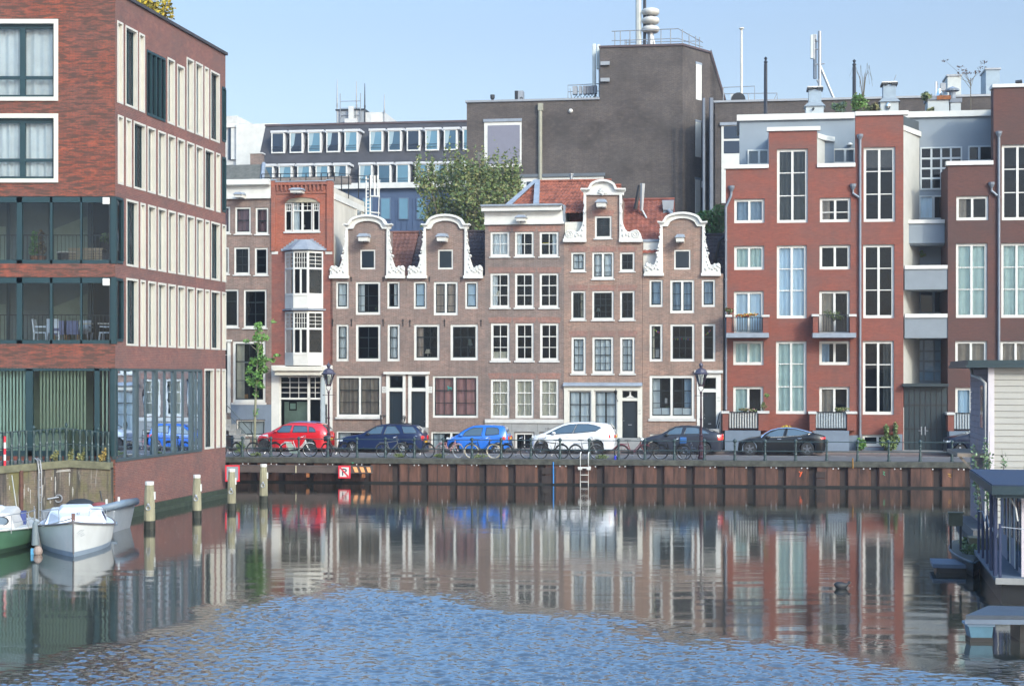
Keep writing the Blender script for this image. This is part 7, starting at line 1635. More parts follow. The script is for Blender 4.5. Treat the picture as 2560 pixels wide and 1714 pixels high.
# ======================= cars ==================================================
CG = M('car_glass',(.03,.055,.07),.03,var=0,coat=1,spec=1.0); TYRE = M('tyre',(.012,.012,.013),.8,var=0); BLKP = M('black_plastic',(.015,.016,.018),.5,var=0)
ALLOY = M('alloy',(.55,.56,.58),.3,metal=.7,var=0); ALLOYD = M('alloy_dark',(.05,.05,.055),.35,metal=.5,var=0); TAIL = M('tail_light',(.55,.015,.02),.2,var=0,coat=1); HEAD = M('headlight',(.55,.58,.6),.1,var=0,coat=1)
CHROME = M('car_chrome',(.65,.72,.8),.12,metal=1,var=0); PLATE = M('plate_yellow',(.65,.36,.02),.5,var=0)
def interp(P, x):
    if x <= P[0][0]: return P[0][1]
    for (a, b), (c, d) in zip(P, P[1:]):
        if x <= c: return b+(d-b)*(x-a)/(c-a)
    return P[-1][1]
def car(name, label, c, col, top, belt, wheels, sill, wins, wr, rear=None, n0=5.25, wid=1.74, rim=ALLOY, spokes=5, paint=None, seams=(), handles=(), mirror=None, tail=None, head=None, plate=None, trim=None, rails=None, group='cars parked along the street'):
    pl = SP(n0); x_0 = top[0][0]; u00 = pl.u(cv(c,x_0,0)[0])
    f = lambda x: pl.u(cv(c,x,0)[0])-u00
    # height from the wheels: tyres stand on the street
    yb = (wheels[0][1]+wheels[0][2]+wheels[1][1]+wheels[1][2])/2
    sc = CR[c][2]*pl.t(cv(c,(wheels[0][0]+wheels[1][0])/2,0)[0])/FOC
    g = lambda y: (yb-y)*sc
    TP = [(f(x),g(y)) for x,y in top]; BL = [(f(x),g(y)) for x,y in belt]; zs = g(sill); Lc = TP[-1][0]
    WH = [(f(x), r*sc) for x,y,r in wheels]
    t = empty(name, pl.W(u00,0,ST), qa, label, 'car', group); W2 = wid/2
    paint = paint or M('paint_'+label[:14].replace(' ','_'), col, .3, metal=.0, var=0, coat=1.0 if max(col) > .1 else .15, spec=.5 if max(col) > .1 else .2)
    N_ = 72; xs = sorted(set([Lc*k/N_ for k in range(N_+1)]+[w_[0]+(w_[1]+.06)*q for w_ in WH for q in (-1.001,-1,-.9,-.7,-.4,0,.4,.7,.9,1,1.001)]))
    xs = [x for x in xs if 0 <= x <= Lc]
    def hw(x):
        s = (x/Lc-.5)*2; e = max(0,(abs(s)-.72)/.28); return W2*(1-.16*e**2.2-.10*e**8)
    def sec(x):
        zt = interp(TP,x); zbl = min(interp(BL,x), zt-.035); zb = zs
        for (xc, r) in WH:
            R = r+.055; d = abs(x-xc)
            if d < R: zb = max(zb, r+sqrt(R*R-d*d))
        e1 = min(x, Lc-x); zb += max(0,.16-e1)*.9
        zb = min(zb, zbl-.06)
        w = hw(x); gh = zt-zbl; wt = w*.955-min(.30, gh*.46)
        zm = zb+(zbl-zb)*.5
        return [(0,zb),(w*.90,zb),(w*.975,zb+.03),(w,zm),(w*.985,zb+(zbl-zb)*.82),(w*.955,zbl),(wt,zt-min(.05,gh*.25)),(wt*.86,zt-.004),(0,zt+.012*min(1,gh*4))]
    secs = [sec(x) for x in xs]; m = MB(); n = 17; V = []
    for x, s in zip(xs, secs):
        for (y, z) in s: V.append((x, W2-y, z))
        for (y, z) in s[-2:0:-1]: V.append((x, W2+y, z))
    np_ = 16; F = []
    for i in range(len(xs)-1):
        for k in range(np_): j = (k+1) % np_; F.append((i*np_+k, i*np_+j, (i+1)*np_+j, (i+1)*np_+k))
    F.append(tuple(range(np_))[::-1]); F.append(tuple((len(xs)-1)*np_+k for k in range(np_)))
    m.add(V, F); b = m.build('body', paint, t, smooth=True, fixn=True)
    for p in b.data.polygons:
        if len(p.vertices) > 4: p.use_smooth = False
    md = b.modifiers.new('es','EDGE_SPLIT'); md.split_angle = radians(38)
    # dark skirt under the body
    MB().box(.45,Lc-.45,.12,wid-.12,.16,max(zs+.1,.3)).build('underbody', BLKP, t)
    def ys(x, z):
        s = sec(x); w5, z5 = s[5]; w6, z6 = s[6]
        if z <= z5:
            w4, z4 = s[4]; k = 0 if z5 == z4 else max(0,min(1,(z-z4)/(z5-z4))); return w4+(w5-w4)*k
        k = min(1,(z-z5)/max(.01,z6-z5)); return w5+(w6-w5)*k
    def sidepatch(poly, off, nm, mat, par=t, far=True):
        P = [(f(x),g(y)) for x,y in poly]; x0 = min(p[0] for p in P); x1 = max(p[0] for p in P); m = MB()
        def rng(x):
            zs_ = []
            for (a,b_),(c_,d) in zip(P, P[1:]+P[:1]):
                if (a-x)*(c_-x) <= 0 and abs(a-c_) > 1e-6: zs_.append(b_+(d-b_)*(x-a)/(c_-a))
            return (min(zs_), max(zs_)) if zs_ else (0,0)
        K = 14; pv = None
        for k in range(K+1):
            x = x0+(x1-x0)*(.001+.998*k/K); lo, hi = rng(x); col_ = []
            for j in range(4): z = lo+(hi-lo)*j/3; col_.append((x, W2-ys(x,z)-off, z))
            if pv:
                for j in range(3): m.quad(pv[j],col_[j],col_[j+1],pv[j+1]); 
                if far:
                    mr = lambda p: (p[0], wid-p[1], p[2])
                    for j in range(3): m.quad(mr(pv[j+1]),mr(col_[j+1]),mr(col_[j]),mr(pv[j]))
            pv = col_
        return m.build(nm, mat, par, smooth=True)
    for poly in wins:
        wq = sidepatch(poly, .006, 'side_window', CG); P = [(f(x),g(y)) for x,y in poly]; P.append(P[0])
        MB().tube([(x, W2-ys(x,z)-.004, z) for x,z in P], .020, 5).build('window_seal', BLKP, wq)
    if trim:
        P = [(f(x),g(y)) for x,y in trim]; MB().tube([(x, W2-ys(x,z)-.008, z) for x,z in P], .026, 5).build('window_trim', CHROME, t)
    for q in seams:
        P = [(f(x),g(y)) for x,y in q]; MB().tube([(x, W2-ys(x,z)+.001, z) for x,z in P], .011, 4).build('door_seam', BLKP, t)
    for (x,y,w_) in handles: 
        X_, Z_ = f(x), g(y); yy = W2-ys(X_,Z_); MB().box(X_-w_/2,X_+w_/2,yy-.035,yy-.004,Z_-.014,Z_+.014).build('door_handle', CHROME if trim else paint, t, bevel=.008)
    # windscreen and rear window on the slopes
    def topstrip(xa, xb, nm, inset=.1):
        m = MB(); K = 8; pv = None
        for k in range(K+1):
            x = xa+(xb-xa)*k/K; s = sec(x); wt, zt6 = s[6]; z7 = s[7][1]
            row = [(x, W2+yy*wt*.93, (z7 if abs(yy) < .9 else z7-.015)+.012) for yy in (-1,-.8,-.4,0,.4,.8,1)]
            if pv:
                for j in range(6): m.quad(pv[j],row[j],row[j+1],pv[j+1])
            pv = row
        return m.build(nm, CG, t, smooth=True)
    topstrip(f(wr[0]), f(wr[1]), 'windscreen'); topstrip(f(wr[2]), f(wr[3]), 'rear_window')
    for (xc, r) in WH:
        for side in (0, 1):
            y0 = .03 if side == 0 else wid-.03; sg_ = 1 if side == 0 else -1
            w_ = MB().lathe([(r*.62,y0+.0*sg_),(r*.95,y0),(r,y0+.03*sg_),(r,y0+.2*sg_),(r*.6,y0+.21*sg_)],(xc,0,r),28,axis='y').build('wheel', TYRE, t, fixn=True)
            rm = MB(); 
            rm.torus((xc,y0+.012*sg_,r),r*.63,r*.045,24,5)
            for k in range(spokes):
                a = 2*pi*k/spokes+.4; ca_, sa_ = cos(a), sin(a); px_, pz_ = -sa_, ca_; ws = r*.085 if spokes > 5 else r*.13
                p0, p1 = r*.08, r*.62
                rm.hull8([(xc+ca_*p0-px_*ws*.7,y0-.01*sg_,r+sa_*p0-pz_*ws*.7),(xc+ca_*p1-px_*ws,y0-.01*sg_,r+sa_*p1-pz_*ws),(xc+ca_*p1+px_*ws,y0-.01*sg_,r+sa_*p1+pz_*ws),(xc+ca_*p0+px_*ws*.7,y0-.01*sg_,r+sa_*p0+pz_*ws*.7)],
                         [(xc+ca_*p0-px_*ws*.7,y0+.03*sg_,r+sa_*p0-pz_*ws*.7),(xc+ca_*p1-px_*ws,y0+.03*sg_,r+sa_*p1-pz_*ws),(xc+ca_*p1+px_*ws,y0+.03*sg_,r+sa_*p1+pz_*ws),(xc+ca_*p0+px_*ws*.7,y0+.03*sg_,r+sa_*p0+pz_*ws*.7)])
            rm.ball((xc,y0,r),(r*.13,.03,r*.13),8,5); rm.build('rim', rim, w_, fixn=True)
            MB().lathe([(r*.6,y0+.05*sg_),(r*.05,y0+.05*sg_)],(xc,0,r),16,axis='y').build('hub_disc', BLKP, w_)  # black disc closing the wheel behind the spokes
    if mirror:
        X_, Z_ = f(mirror[0]), g(mirror[1]); yy = W2-ys(X_,Z_); MB().ball((X_,yy-.10,Z_),(.11,.08,.075)).build('mirror', mirror[2] or paint, t, smooth=True); MB().ball((X_,wid-yy+.10,Z_),(.11,.08,.075)).build('mirror', mirror[2] or paint, t, smooth=True)
    if tail: 
        for fl in (0,1):
            o = sidepatch(tail, .012, 'tail_light', TAIL, far=False)
            if fl:
                for v in o.data.vertices: v.co.y = wid-v.co.y
        P = [(f(x),g(y)) for x,y in tail]; zc = sum(p[1] for p in P)/len(P); hh = (max(p[1] for p in P)-min(p[1] for p in P))*.45
        for (ya, yb_) in ((.16,.42),(wid-.42,wid-.16)): MB().box(Lc-.06,Lc+.012,ya,yb_,zc-hh,zc+hh).build('tail_light', TAIL, t, bevel=.02)
    if head:
        o = sidepatch(head, .012, 'headlight', HEAD, far=False)
        zc = sum(g(y) for x,y in head)/len(head); MB().box(-.01,.1,.14,.45,zc-.06,zc+.05).box(-.01,.1,wid-.45,wid-.14,zc-.06,zc+.05).build('headlight', HEAD, t, bevel=.02)
    zpl = g(plate) if plate else zs+.3; MB().box(Lc-.02,Lc+.02,W2-.26,W2+.26,zpl-.055,zpl+.055).build('number_plate', PLATE, t)
    if rails:
        P = [(f(x),g(y)) for x,y in rails]
        for ya in (.30,wid-.30): MB().tube([(x,ya,z) for x,z in P], .018, 5).build('roof_rail', BLKP if rails[0][0] > 1050 else CHROME, t)
    return t, f, g, Lc
t, f, g, Lc = car('parked_car','bright red estate car, leftmost car on the quay street','D1',(.50,.008,.015),
 [(205,690),(215,560),(260,515),(430,440),(560,405),(700,320),(850,235),(1000,195),(1150,182),(1400,182),(1650,195),(1800,205),(1870,235),(1960,330),(2010,420),(2025,560),(2020,790)],
 [(200,560),(420,475),(700,440),(1200,432),(1700,425),(2025,450)], [(400,770,155),(1560,775,150)], 850,
 [[(730,395),(860,260),(1090,250),(1060,425),(770,430)],[(1130,425),(1145,255),(1470,265),(1510,415)],[(1545,412),(1530,280),(1620,295),(1690,350),(1720,412)]],
 (560,850,1860,2000), n0=5.3, rim=ALLOYD, mirror=(690,400,None), tail=[(1840,470),(1990,455),(2020,480),(2015,560),(1960,590),(1880,520)], head=[(330,500),(500,470),(520,560),(470,540)],
 seams=[[(1090,430),(1100,830)],[(1520,430),(1500,560),(1430,680)],[(640,440),(600,560),(620,830)]], handles=[(1000,500,.17),(1420,495,.17)], plate=600, rails=[(1000,182),(1100,168),(1500,168),(1700,185)])
t, f, g, Lc = car('parked_car','navy blue estate car with silver spoked wheels, second from the left','D2',(.008,.018,.060),
 [(105,700),(112,600),(170,530),(330,470),(640,425),(800,330),(980,235),(1100,212),(1300,205),(1500,208),(1800,225),(1880,260),(1960,340),(2020,410),(2040,480),(2050,720)],
 [(105,560),(400,480),(760,440),(1200,430),(1700,415),(2040,420)], [(438,722,112),(1600,735,112)], 770,
 [[(790,430),(800,375),(960,255),(1150,245),(1090,420)],[(1165,425),(1215,245),(1400,245),(1525,385),(1515,415)],[(1615,405),(1545,250),(1800,250),(1880,340),(1890,400)]],
 (650,960,1870,2010), n0=5.3, spokes=8, mirror=(810,420,BLKP), tail=[(1990,470),(2042,450),(2045,560),(2010,560)], head=[(115,560),(230,540),(240,580),(120,600)],
 seams=[[(1110,440),(1140,760)],[(1540,430),(1530,560),(1480,640)],[(745,440),(690,560),(720,760)]], handles=[(1040,468,.16),(1490,460,.16)], plate=600, rails=[(1180,205),(1250,192),(1700,195),(1800,210)])
t, f, g, Lc = car('parked_car','small bright blue hatchback parked in the middle of the row','D3',(.005,.12,.50),
 [(175,900),(165,760),(200,720),(330,660),(480,590),(640,480),(800,390),(920,345),(1100,320),(1400,315),(1700,330),(1830,345),(1880,380),(1940,520),(1970,640),(1990,760),(2000,930)],
 [(170,760),(400,690),(640,640),(1200,620),(1740,590),(1980,620)], [(400,980,145),(1690,1000,145)], 1010,
 [[(660,630),(720,520),(880,420),(980,390),(1235,385),(1225,615)],[(1325,605),(1335,380),(1560,380),(1680,400),(1715,470),(1715,570),(1560,590)]],
 (500,830,1860,1950), n0=5.3, wid=1.62, mirror=(600,600,None), tail=[(1820,660),(1850,630),(1900,640),(1920,690),(1900,735),(1850,740),(1815,710)], head=[(200,730),(290,680),(330,690),(310,720)],
 seams=[[(1290,400),(1290,960)],[(560,640),(520,760),(560,900)]], handles=[(1230,680,.12)], plate=700)
t, f, g, Lc = car('parked_car','white people carrier with orange plate, right of the small blue hatchback','D4',(.62,.63,.64),
 [(175,690),(165,590),(200,545),(330,495),(480,440),(650,350),(850,265),(1050,215),(1300,200),(1600,205),(1850,225),(2010,245),(2050,300),(2110,400),(2130,520),(2140,680),(2130,770)],
 [(170,580),(480,510),(800,475),(1300,445),(1800,420),(2130,440)], [(400,790,150),(1690,790,158)], 840,
 [[(520,490),(700,395),(900,300),(1060,258),(1220,245),(1130,455),(780,475),(600,480)],[(1150,455),(1240,245),(1500,245),(1680,280),(1805,325),(1680,405),(1400,435)]],
 (480,860,1960,2090), n0=5.25, rim=ALLOYD, spokes=7, mirror=(695,455,None), tail=[(1985,500),(2010,480),(2025,560),(1990,565)], head=[(180,555),(320,520),(300,545),(200,580)],
 seams=[[(1130,460),(1130,830)],[(1600,420),(1560,560),(1500,700)],[(640,500),(600,600),(640,830)]], handles=[(1020,535,.16),(1520,500,.16)], plate=540)
t, f, g, Lc = car('parked_car','dark grey liftback saloon with bright red tail lamp behind the right street lamp','D5',(.022,.026,.038),
 [(110,770),(105,620),(160,570),(400,500),(580,460),(740,370),(900,295),(1050,268),(1250,265),(1450,275),(1620,325),(1800,390),(1930,440),(2020,480),(2050,560),(2055,700),(2040,820)],
 [(110,610),(500,520),(700,490),(1300,470),(1800,480),(2030,500)], [(390,800,140),(1600,800,142)], 860,
 [[(700,475),(780,390),(920,310),(1100,300),(1060,465)],[(1120,460),(1180,300),(1400,305),(1480,330),(1480,455)],[(1530,455),(1530,345),(1640,385),(1720,430),(1700,455)]],
 (590,900,1560,1850), n0=5.3, rim=ALLOYD, mirror=(715,475,BLKP), tail=[(1905,480),(2040,465),(2045,590),(1915,600)], head=[(110,590),(190,570),(200,610),(120,625)],
 seams=[[(1090,470),(1090,840)],[(1500,470),(1490,600),(1440,700)],[(660,500),(620,600),(650,840)]], handles=[(1010,520,.16),(1420,515,.16)], plate=560)
t, f, g, Lc = car('parked_car','black saloon car with a chrome arc round its side windows, right of the dark liftback','D6',(.006,.007,.009),
 [(125,820),(100,720),(120,650),(260,590),(400,545),(640,510),(760,430),(900,365),(1050,320),(1250,298),(1450,310),(1650,350),(1850,410),(2020,455),(2110,490),(2130,570),(2140,720),(2110,810)],
 [(110,640),(400,570),(640,540),(1000,525),(1500,500),(1800,480),(2120,530)], [(400,780,148),(1695,775,150)], 870,
 [[(740,490),(850,410),(1020,345),(1200,330),(1150,500),(860,510)],[(1220,500),(1260,330),(1450,340),(1640,385),(1750,415),(1640,455),(1500,480)]],
 (650,1000,1700,2040), n0=5.15, rim=M('alloy_grey',(.12,.13,.15),.35,metal=.5,var=0), mirror=(800,510,BLKP), tail=[(1990,520),(2100,500),(2115,545),(2010,560)],
 seams=[[(1180,510),(1190,860)],[(1640,470),(1620,600),(1560,700)],[(680,540),(660,640),(700,860)]], handles=[(1065,555,.2),(1520,540,.2)], plate=590,
 trim=[(655,525),(740,440),(880,360),(1050,320),(1250,308),(1450,325),(1640,370),(1790,412),(1720,448),(1600,470),(1200,500),(860,515)])
t, f, g, Lc = car('parked_car','dark blue high car half hidden behind the beige houseboat','B7',(.010,.014,.030),
 [(700,1470),(688,1400),(700,1375),(790,1355),(840,1345),(900,1320),(980,1290),(1060,1278),(1140,1280),(1200,1300),(1235,1345),(1245,1400),(1240,1470)],
 [(690,1375),(800,1362),(1000,1352),(1240,1350)], [(803,1467,47),(1135,1467,47)], 1480,
 [[(880,1350),(930,1315),(990,1298),(1040,1295),(1040,1348)],[(1055,1348),(1055,1295),(1160,1298),(1195,1345)]],
 (850,960,1190,1230), n0=5.1, wid=1.8, mirror=(890,1348,BLKP), head=[(692,1398),(735,1386),(738,1400),(700,1410)], seams=[[(1048,1355),(1048,1470)],[(868,1360),(865,1470)]], group='cars parked along the street')
# ======================= bicycles ==============================================
BK = M('bike_black',(.008,.009,.010),.5,var=0,spec=.3); RUB = M('bike_tyre',(.012,.012,.012),.8,var=0); STL = M('bike_steel',(.5,.5,.5),.25,metal=.9,var=0)
def bikecol(n, c): return M('bike_'+n, c, .35, var=0, coat=.5)
def bicycle(x0, x1, label, frame=BK, tyre=RUB, low=True, guard=None, basket=None, crate=None, heading=1, lean=6, n0=.78, handle=STL):
    """x0, x1: hub positions in the picture; heading +1 = front wheel on the right"""
    pl = SP(n0); ua, ub = pl.u(x0), pl.u(x1); L_ = abs(ub-ua); r = .335
    t = empty('bicycle', pl.W((ua+ub)/2,0,ST), qa, label, 'bicycle', 'bicycles leaning on the quay railing'); t.rotation_euler = (radians(lean), 0, qa); t.scale.x = heading*L_/1.08
    rear, front = -.54, .54
    for x in (rear, front):
        w_ = MB().torus((x,0,r),r,.032,26,6).build('wheel', tyre, t); m = MB().torus((x,0,r),r-.028,.010,24,4)
        for k in range(14): a = 2*pi*k/14; m.tube([(x,0,r),(x+(r-.03)*cos(a),0,r+(r-.03)*sin(a))],.0025,3)
        m.ball((x,0,r),.03,6,4).build('rim', STL, w_)
        n = 9; pts = [(x+(r+.035)*cos(a), 0, r+(r+.035)*sin(a)) for a in [pi*(.12+.80*k/n) if x<0 else pi*(.30+.55*k/n) for k in range(n+1)]]
        MB().tube(pts,.022,5).build('mudguard', frame, t)
    bb = (-.09,0,.29); st_t = (-.24,0,.78); hd = (.34,0,.86); hdl = (.37,0,.66)
    m = MB().tube([bb,st_t],.023).tube([bb,(rear,0,r)],.013).tube([(rear,0,r),(-.2,0,.66)],.011).tube([hd,hdl,(.47,0,.42),(front,0,r)],[.025,.024,.02,.018])
    if low: m.tube([bb,(.10,0,.40),(.26,0,.55),(.355,0,.74)],.024).tube([(-.15,0,.42),(.08,0,.46),(.25,0,.66),(.345,0,.82)],.02)
    else: m.tube([bb,(.365,0,.70)],.024).tube([(-.225,0,.74),(.345,0,.82)],.022)
    m.build('frame', frame, t)
    MB().tube([hd,(.33,0,1.0)],.012).tube([(.20,-.28,1.02),(.30,-.2,1.04),(.34,0,1.0),(.30,.2,1.04),(.20,.28,1.02)],.013).build('handlebar', handle, t)
    MB().ball((.40,0,.88),(.045,.04,.045)).build('headlamp', STL, t)
    MB().tube([st_t,(-.25,0,.88)],.012).hull8([(-.40,-.09,.88),(-.10,-.03,.89),(-.10,.03,.89),(-.40,.09,.88)],[(-.39,-.08,.93),(-.11,-.02,.925),(-.11,.02,.925),(-.39,.08,.93)]).build('saddle', BLKP, t, bevel=.01)
    MB().hull8([(rear-.02,-.05,.30),(.02,-.05,.24),(.02,-.02,.24),(rear-.02,-.02,.30)],[(rear-.02,-.05,.38),(.02,-.05,.40),(.02,-.02,.40),(rear-.02,-.02,.38)]).build('chain_case', BLKP, t, bevel=.01)
    MB().tube([bb,(-.02,-.09,.14)],.01).box(-.07,.03,-.15,-.07,.12,.15).tube([bb,(-.16,.09,.44)],.01).box(-.21,-.11,.07,.15,.43,.46).build('pedals', STL, t)
    MB().tube([(rear-.12,0,.74),(-.28,0,.74)],.012).tube([(rear-.1,-.06,.74),(-.3,-.06,.74)],.01).tube([(rear-.1,.06,.74),(-.3,.06,.74)],.01).tube([(rear,0,r),(rear-.02,-.06,.74)],.009).tube([(rear-.12,-.06,.74),(rear-.12,.06,.74)],.01).build('luggage_rack', frame, t)
    if guard: MB().prism([(rear-.05,.72),(-.30,.70),(-.16,.40),(rear+.10,.34)],-.05,-.035).prism([(rear+.1,.26),(.05,.30),(.02,.14),(-.30,.18)],-.06,-.045).build('skirt_guard', guard, t)
    if crate: MB().box(.36,.66,-.2,.2,.80,1.06).build('front_crate', crate, t, bevel=.02)
    if basket:
        m = MB()
        for k in range(10): a = 2*pi*k/10; m.tube([(.52+.10*cos(a),.13*sin(a),.74),(.52+.15*cos(a),.18*sin(a),.98)],.006,3)
        m.torus((.52,0,.98),.16,.01,14,4,axis='z').torus((.52,0,.76),.11,.01,14,4,axis='z').build('wire_basket', STL, t)
    return t
MINT = M('guard_mint',(.33,.42,.36),.6,var=.05)
BK_ = [(555,592,'black bicycle at the far left, cut by the brick corner',BK,dict(heading=-1)),
 (634,688,'black bicycle with a steel pedal glint in front of the nose of the red car',BK,dict(heading=-1,tyre=RUB)),
 (718,775,'white step-through bicycle with pale mint skirt guards, in front of the red car',bikecol('white',(.6,.6,.58)),dict(guard=MINT)),
 (817.5,862,'black bicycle with fat dark bag, between the red and navy cars',BK,dict(heading=-1,crate=M('bag_dark',(.015,.018,.03),.8))),
 (955,1002,'old grey bicycle in front of the navy car, left of two',bikecol('grey',(.10,.11,.11)),dict(low=False)),
 (1027,1072,'dark bicycle by the tail of the navy car',BK,dict(heading=-1)),
 (1103.5,1146,'pinkish bicycle with shining front wheel by the nose of the blue hatchback',bikecol('pink',(.45,.22,.22)),dict(tyre=bikecol('greytyre',(.22,.22,.22)))),
 (1179,1234.6,'black bicycle with cream tyres in front of the blue hatchback',BK,dict(tyre=bikecol('cream',(.48,.42,.3)),low=True)),
 (1266,1317,'black bicycle with chain case between the blue and white cars',BK,dict(heading=1)),
 (1352,1404.6,'sturdy black crossbar bicycle with front basket, left one in front of the white car',BK,dict(heading=-1,low=False,basket=True)),
 (1439,1491,'grey sports bicycle with silver rims, right one in front of the white car',bikecol('silver',(.13,.14,.14)),dict(low=False)),
 (1554,1612,'dark bicycle with pink lower frame, left of the dark liftback',bikecol('redpink',(.16,.02,.035)),dict(handle=BK)),
 (1651,1709.5,'dark bicycle carrying a bright blue crate in front of the dark liftback',BK,dict(crate=M('crate_blue',(.02,.10,.28),.5,var=0)))]
for (a, b, lb, mt, kw) in BK_: bicycle(a, b, lb, mt, **kw)
# a folded scooter-like small wheel pair beside the lamp is part of the last bicycle row
t = bicycle(1709,1726,'small-wheeled folding bicycle leaning beside the right street lamp',bikecol('bluegrey',(.06,.09,.14)),n0=.95); t.scale = (.45,.8,.78)
t.location = SP(1.0).W(SP(1.0).u(1722),0,ST)
t = empty('drink_can', SP(.2).W(SP(.2).u(1538),0,ST-.004), qa, 'blue drink can on the quay edge right of the white car', 'can'); MB().lathe([(.05,0),(.055,.02),(.055,.17),(.045,.19)],(0,0,0),10).build('can_body', M('can_blue',(.02,.03,.4),.3,var=0), t)
for k in range(5):
    x = (1505,1100,1000,1200,640)[k]; pl = SP(.7); t = empty('grass_tuft', pl.W(pl.u(x),0,ST), qa, ('grass tuft under the rear wheel of the silver-rimmed bicycle','grass tuft beside the pinkish bicycle','grass tuft below the tail of the navy car','grass tuft below the blue hatchback','grass tuft at the trunk of the young street tree')[k], 'grass'); t['group'] = 'weeds along the railing'
    leafcloud(m := MB(), [(0,0,.1,.35,.12,.12,1)], 120, .05, rn, 1); m.build('blades', [LEAFG[0]], t)
# ======================= mooring posts =========================================
WOODP = M('mooring_wood',(.24,.22,.14),.9,var=.4,scale=5,stretch=(1,1,.25)); WETP = M('wet_wood',(.018,.02,.012),.5,var=.3)
for (x, yb, w, xt, yt, lb) in ((1172*.3188,1320.8,27,0,1202.9,'grey-green wooden mooring post with white cap, nearest and leftmost of four'),(1544*.3188,1293.7,21.7,0,1186,'wooden mooring post with white cap, second from the left'),
    (1817*.3188,1274.6,20.7,0,1171,'wooden mooring post in front of the red-rimmed sign, third from the left'),(560+313*.316,1254.9,20,0,1159.4,'wooden mooring post standing alone on the right of the row')):
    X_, Y_ = at(x, yb, 0); sc = Y_/FOC; h = H-(yt-HY)*sc; r = w*sc/2
    t = empty('mooring_post', (X_,Y_,0), 0, lb, 'post', 'wooden mooring posts beside the left block')
    MB().lathe([(r*1.06,.28),(r,.9),(r*.93,h-.35),(r*.78,h-.12)],(0,0,0),10).build('wooden_pile', WOODP, t); MB().lathe([(r*1.09,-.8),(r*1.08,.28)],(0,0,0),10).build('wet_foot', WETP, t)
    MB().lathe([(r*.84,h-.12),(r*.84,h)],(0,0,0),10).build('cap', WHITE, t, bevel=.01); MB().torus((0,-r-.02,h*.45),.07,.02,12,5).ball((0,-r,h*.52),.05).build('mooring_ring', GREYM, t)
    MB().box(r*.75,r*1.05,-.05,.1,h*.62,h*.78).build('scale_plate', WHITE, t)
# ======================= left quay wall with railing ===========================
QL = [(-24,53.6),(-18.2,56.5),(-16.1,58.15),(-14.62,58.25)]; ZQ = [2.02,2.07,2.21,2.12]
lw = empty('quay_wall', (-14.62,58.25,0), 0, 'old stained brick quay wall with mossy stone coping in front of the left block', 'wall'); o_ = Vector((-14.62,58.25,0))
OLD = brick('brick_old_quay',(.15,.105,.08),(.09,.07,.06),(.17,.14,.11),(.10,.10,.05),.8,bw=.22,rh=.065,blot=.9,stain=.6,drip=1)
ww = MB(); cp = MB()
for k in range(3):
    (x0,y0),(x1,y1) = QL[k], QL[k+1]; z0, z1 = ZQ[k], ZQ[k+1]; x0-=o_.x; x1-=o_.x; y0-=o_.y; y1-=o_.y
    ww.quad((x0,y0,-.5),(x1,y1,-.5),(x1,y1,z1-.24),(x0,y0,z0-.24))
    ww.quad((x0,y0+.5,z0-.25),(x1,y1+.5,z1-.25),(x1,y1+.5,-.5),(x0,y0+.5,-.5))
    cp.hull8([(x0,y0-.08,z0-.26),(x1,y1-.08,z1-.26),(x1,y1+.42,z1-.26),(x0,y0+.42,z0-.26)],[(x0,y0-.08,z0),(x1,y1-.08,z1),(x1,y1+.42,z1),(x0,y0+.42,z0)])
ww.quad((0,0,-.5),(0,.5,-.5),(0,.5,1.9),(0,0,1.9))
ww.build('brick_face', OLD, lw); cp.build('stone_coping', M('mossy_stone',(.13,.125,.075),.95,var=.35,scale=4), lw)
ter = MB().add([(-24,53.9,2.0),(-18.2,56.8,2.06),(-16.1,58.5,2.18),(-14.6,58.66,2.14),(-24,58.66,2.14)],[(0,1,2,3,4)]); tag(ter.build('terrace', PAVE), kind='structure')
# stains and rusty post, hooked ladder
def lq(x, y, off=.05):
    """point on the old wall front"""
    best = None
    for k in range(3):
        (x0,y0),(x1,y1) = QL[k], QL[k+1]; a = (x-CX)/FOC; d = (x1-x0, y1-y0); 
        den = (a*d[1]-d[0]); s = (x0-a*y0)/den
        if -.001 <= s <= 1.001: best = (x0+s*d[0], y0+s*d[1]-off)
    return (best[0]-o_.x, best[1]-o_.y, H-(y-HY)*best[1]/FOC)
e5 = lambda x, y: cv('E5', x, y)
p0, p1 = lq(*e5(388,965)), lq(*e5(380,1560)); MB().tube([(p0[0],p0[1],p0[2]),(p0[0],p1[1],0)],.075,8).build('rusty_pipe', M('rust_brown_pipe',(.10,.045,.03),.85,var=.4,scale=6), lw)
wm = M('lime_streak',(.36,.34,.31),.95,var=.35,scale=9); sm_ = MB(); stx = ((130,1100,1110,340),(985,1040,1430,0),(918,1060,1140,0),(1240,965,1240,0),(430,1180,1540,0),(680,1060,1500,0),(505,1240,1340,0),(755,1200,1500,0),(1300,1170,1480,0),(540,1300,1560,0),(170,1200,1320,0),(895,1480,1560,0))
for (x,y0,y1,_) in stx:
    for j in range(3):
        xx = x+rn.uniform(-8,8); ya = y0+rn.uniform(0,(y1-y0)*.4); yb = y1-rn.uniform(0,(y1-y0)*.3)
        a, b = lq(*e5(xx,ya),.004), lq(*e5(xx,yb),.004); w_ = rn.uniform(.01,.03); sm_.add([(a[0]-w_,a[1],a[2]),(a[0]+w_,a[1],a[2]),(b[0]+w_*.3,b[1],b[2]),(b[0]-w_*.3,b[1],b[2])],[(0,3,2,1)])
for (x0,x1,y) in ((1000,1260,985),(1020,1250,965)):
    a, b = lq(*e5(x0,y),.005), lq(*e5(x1,y-25),.005); sm_.add([(a[0],a[1],a[2]),(b[0],b[1],b[2]),(b[0],b[1],b[2]-.03),(a[0],a[1],a[2]-.02)],[(0,3,2,1)])
sm_.build('lime_stains', wm, lw)
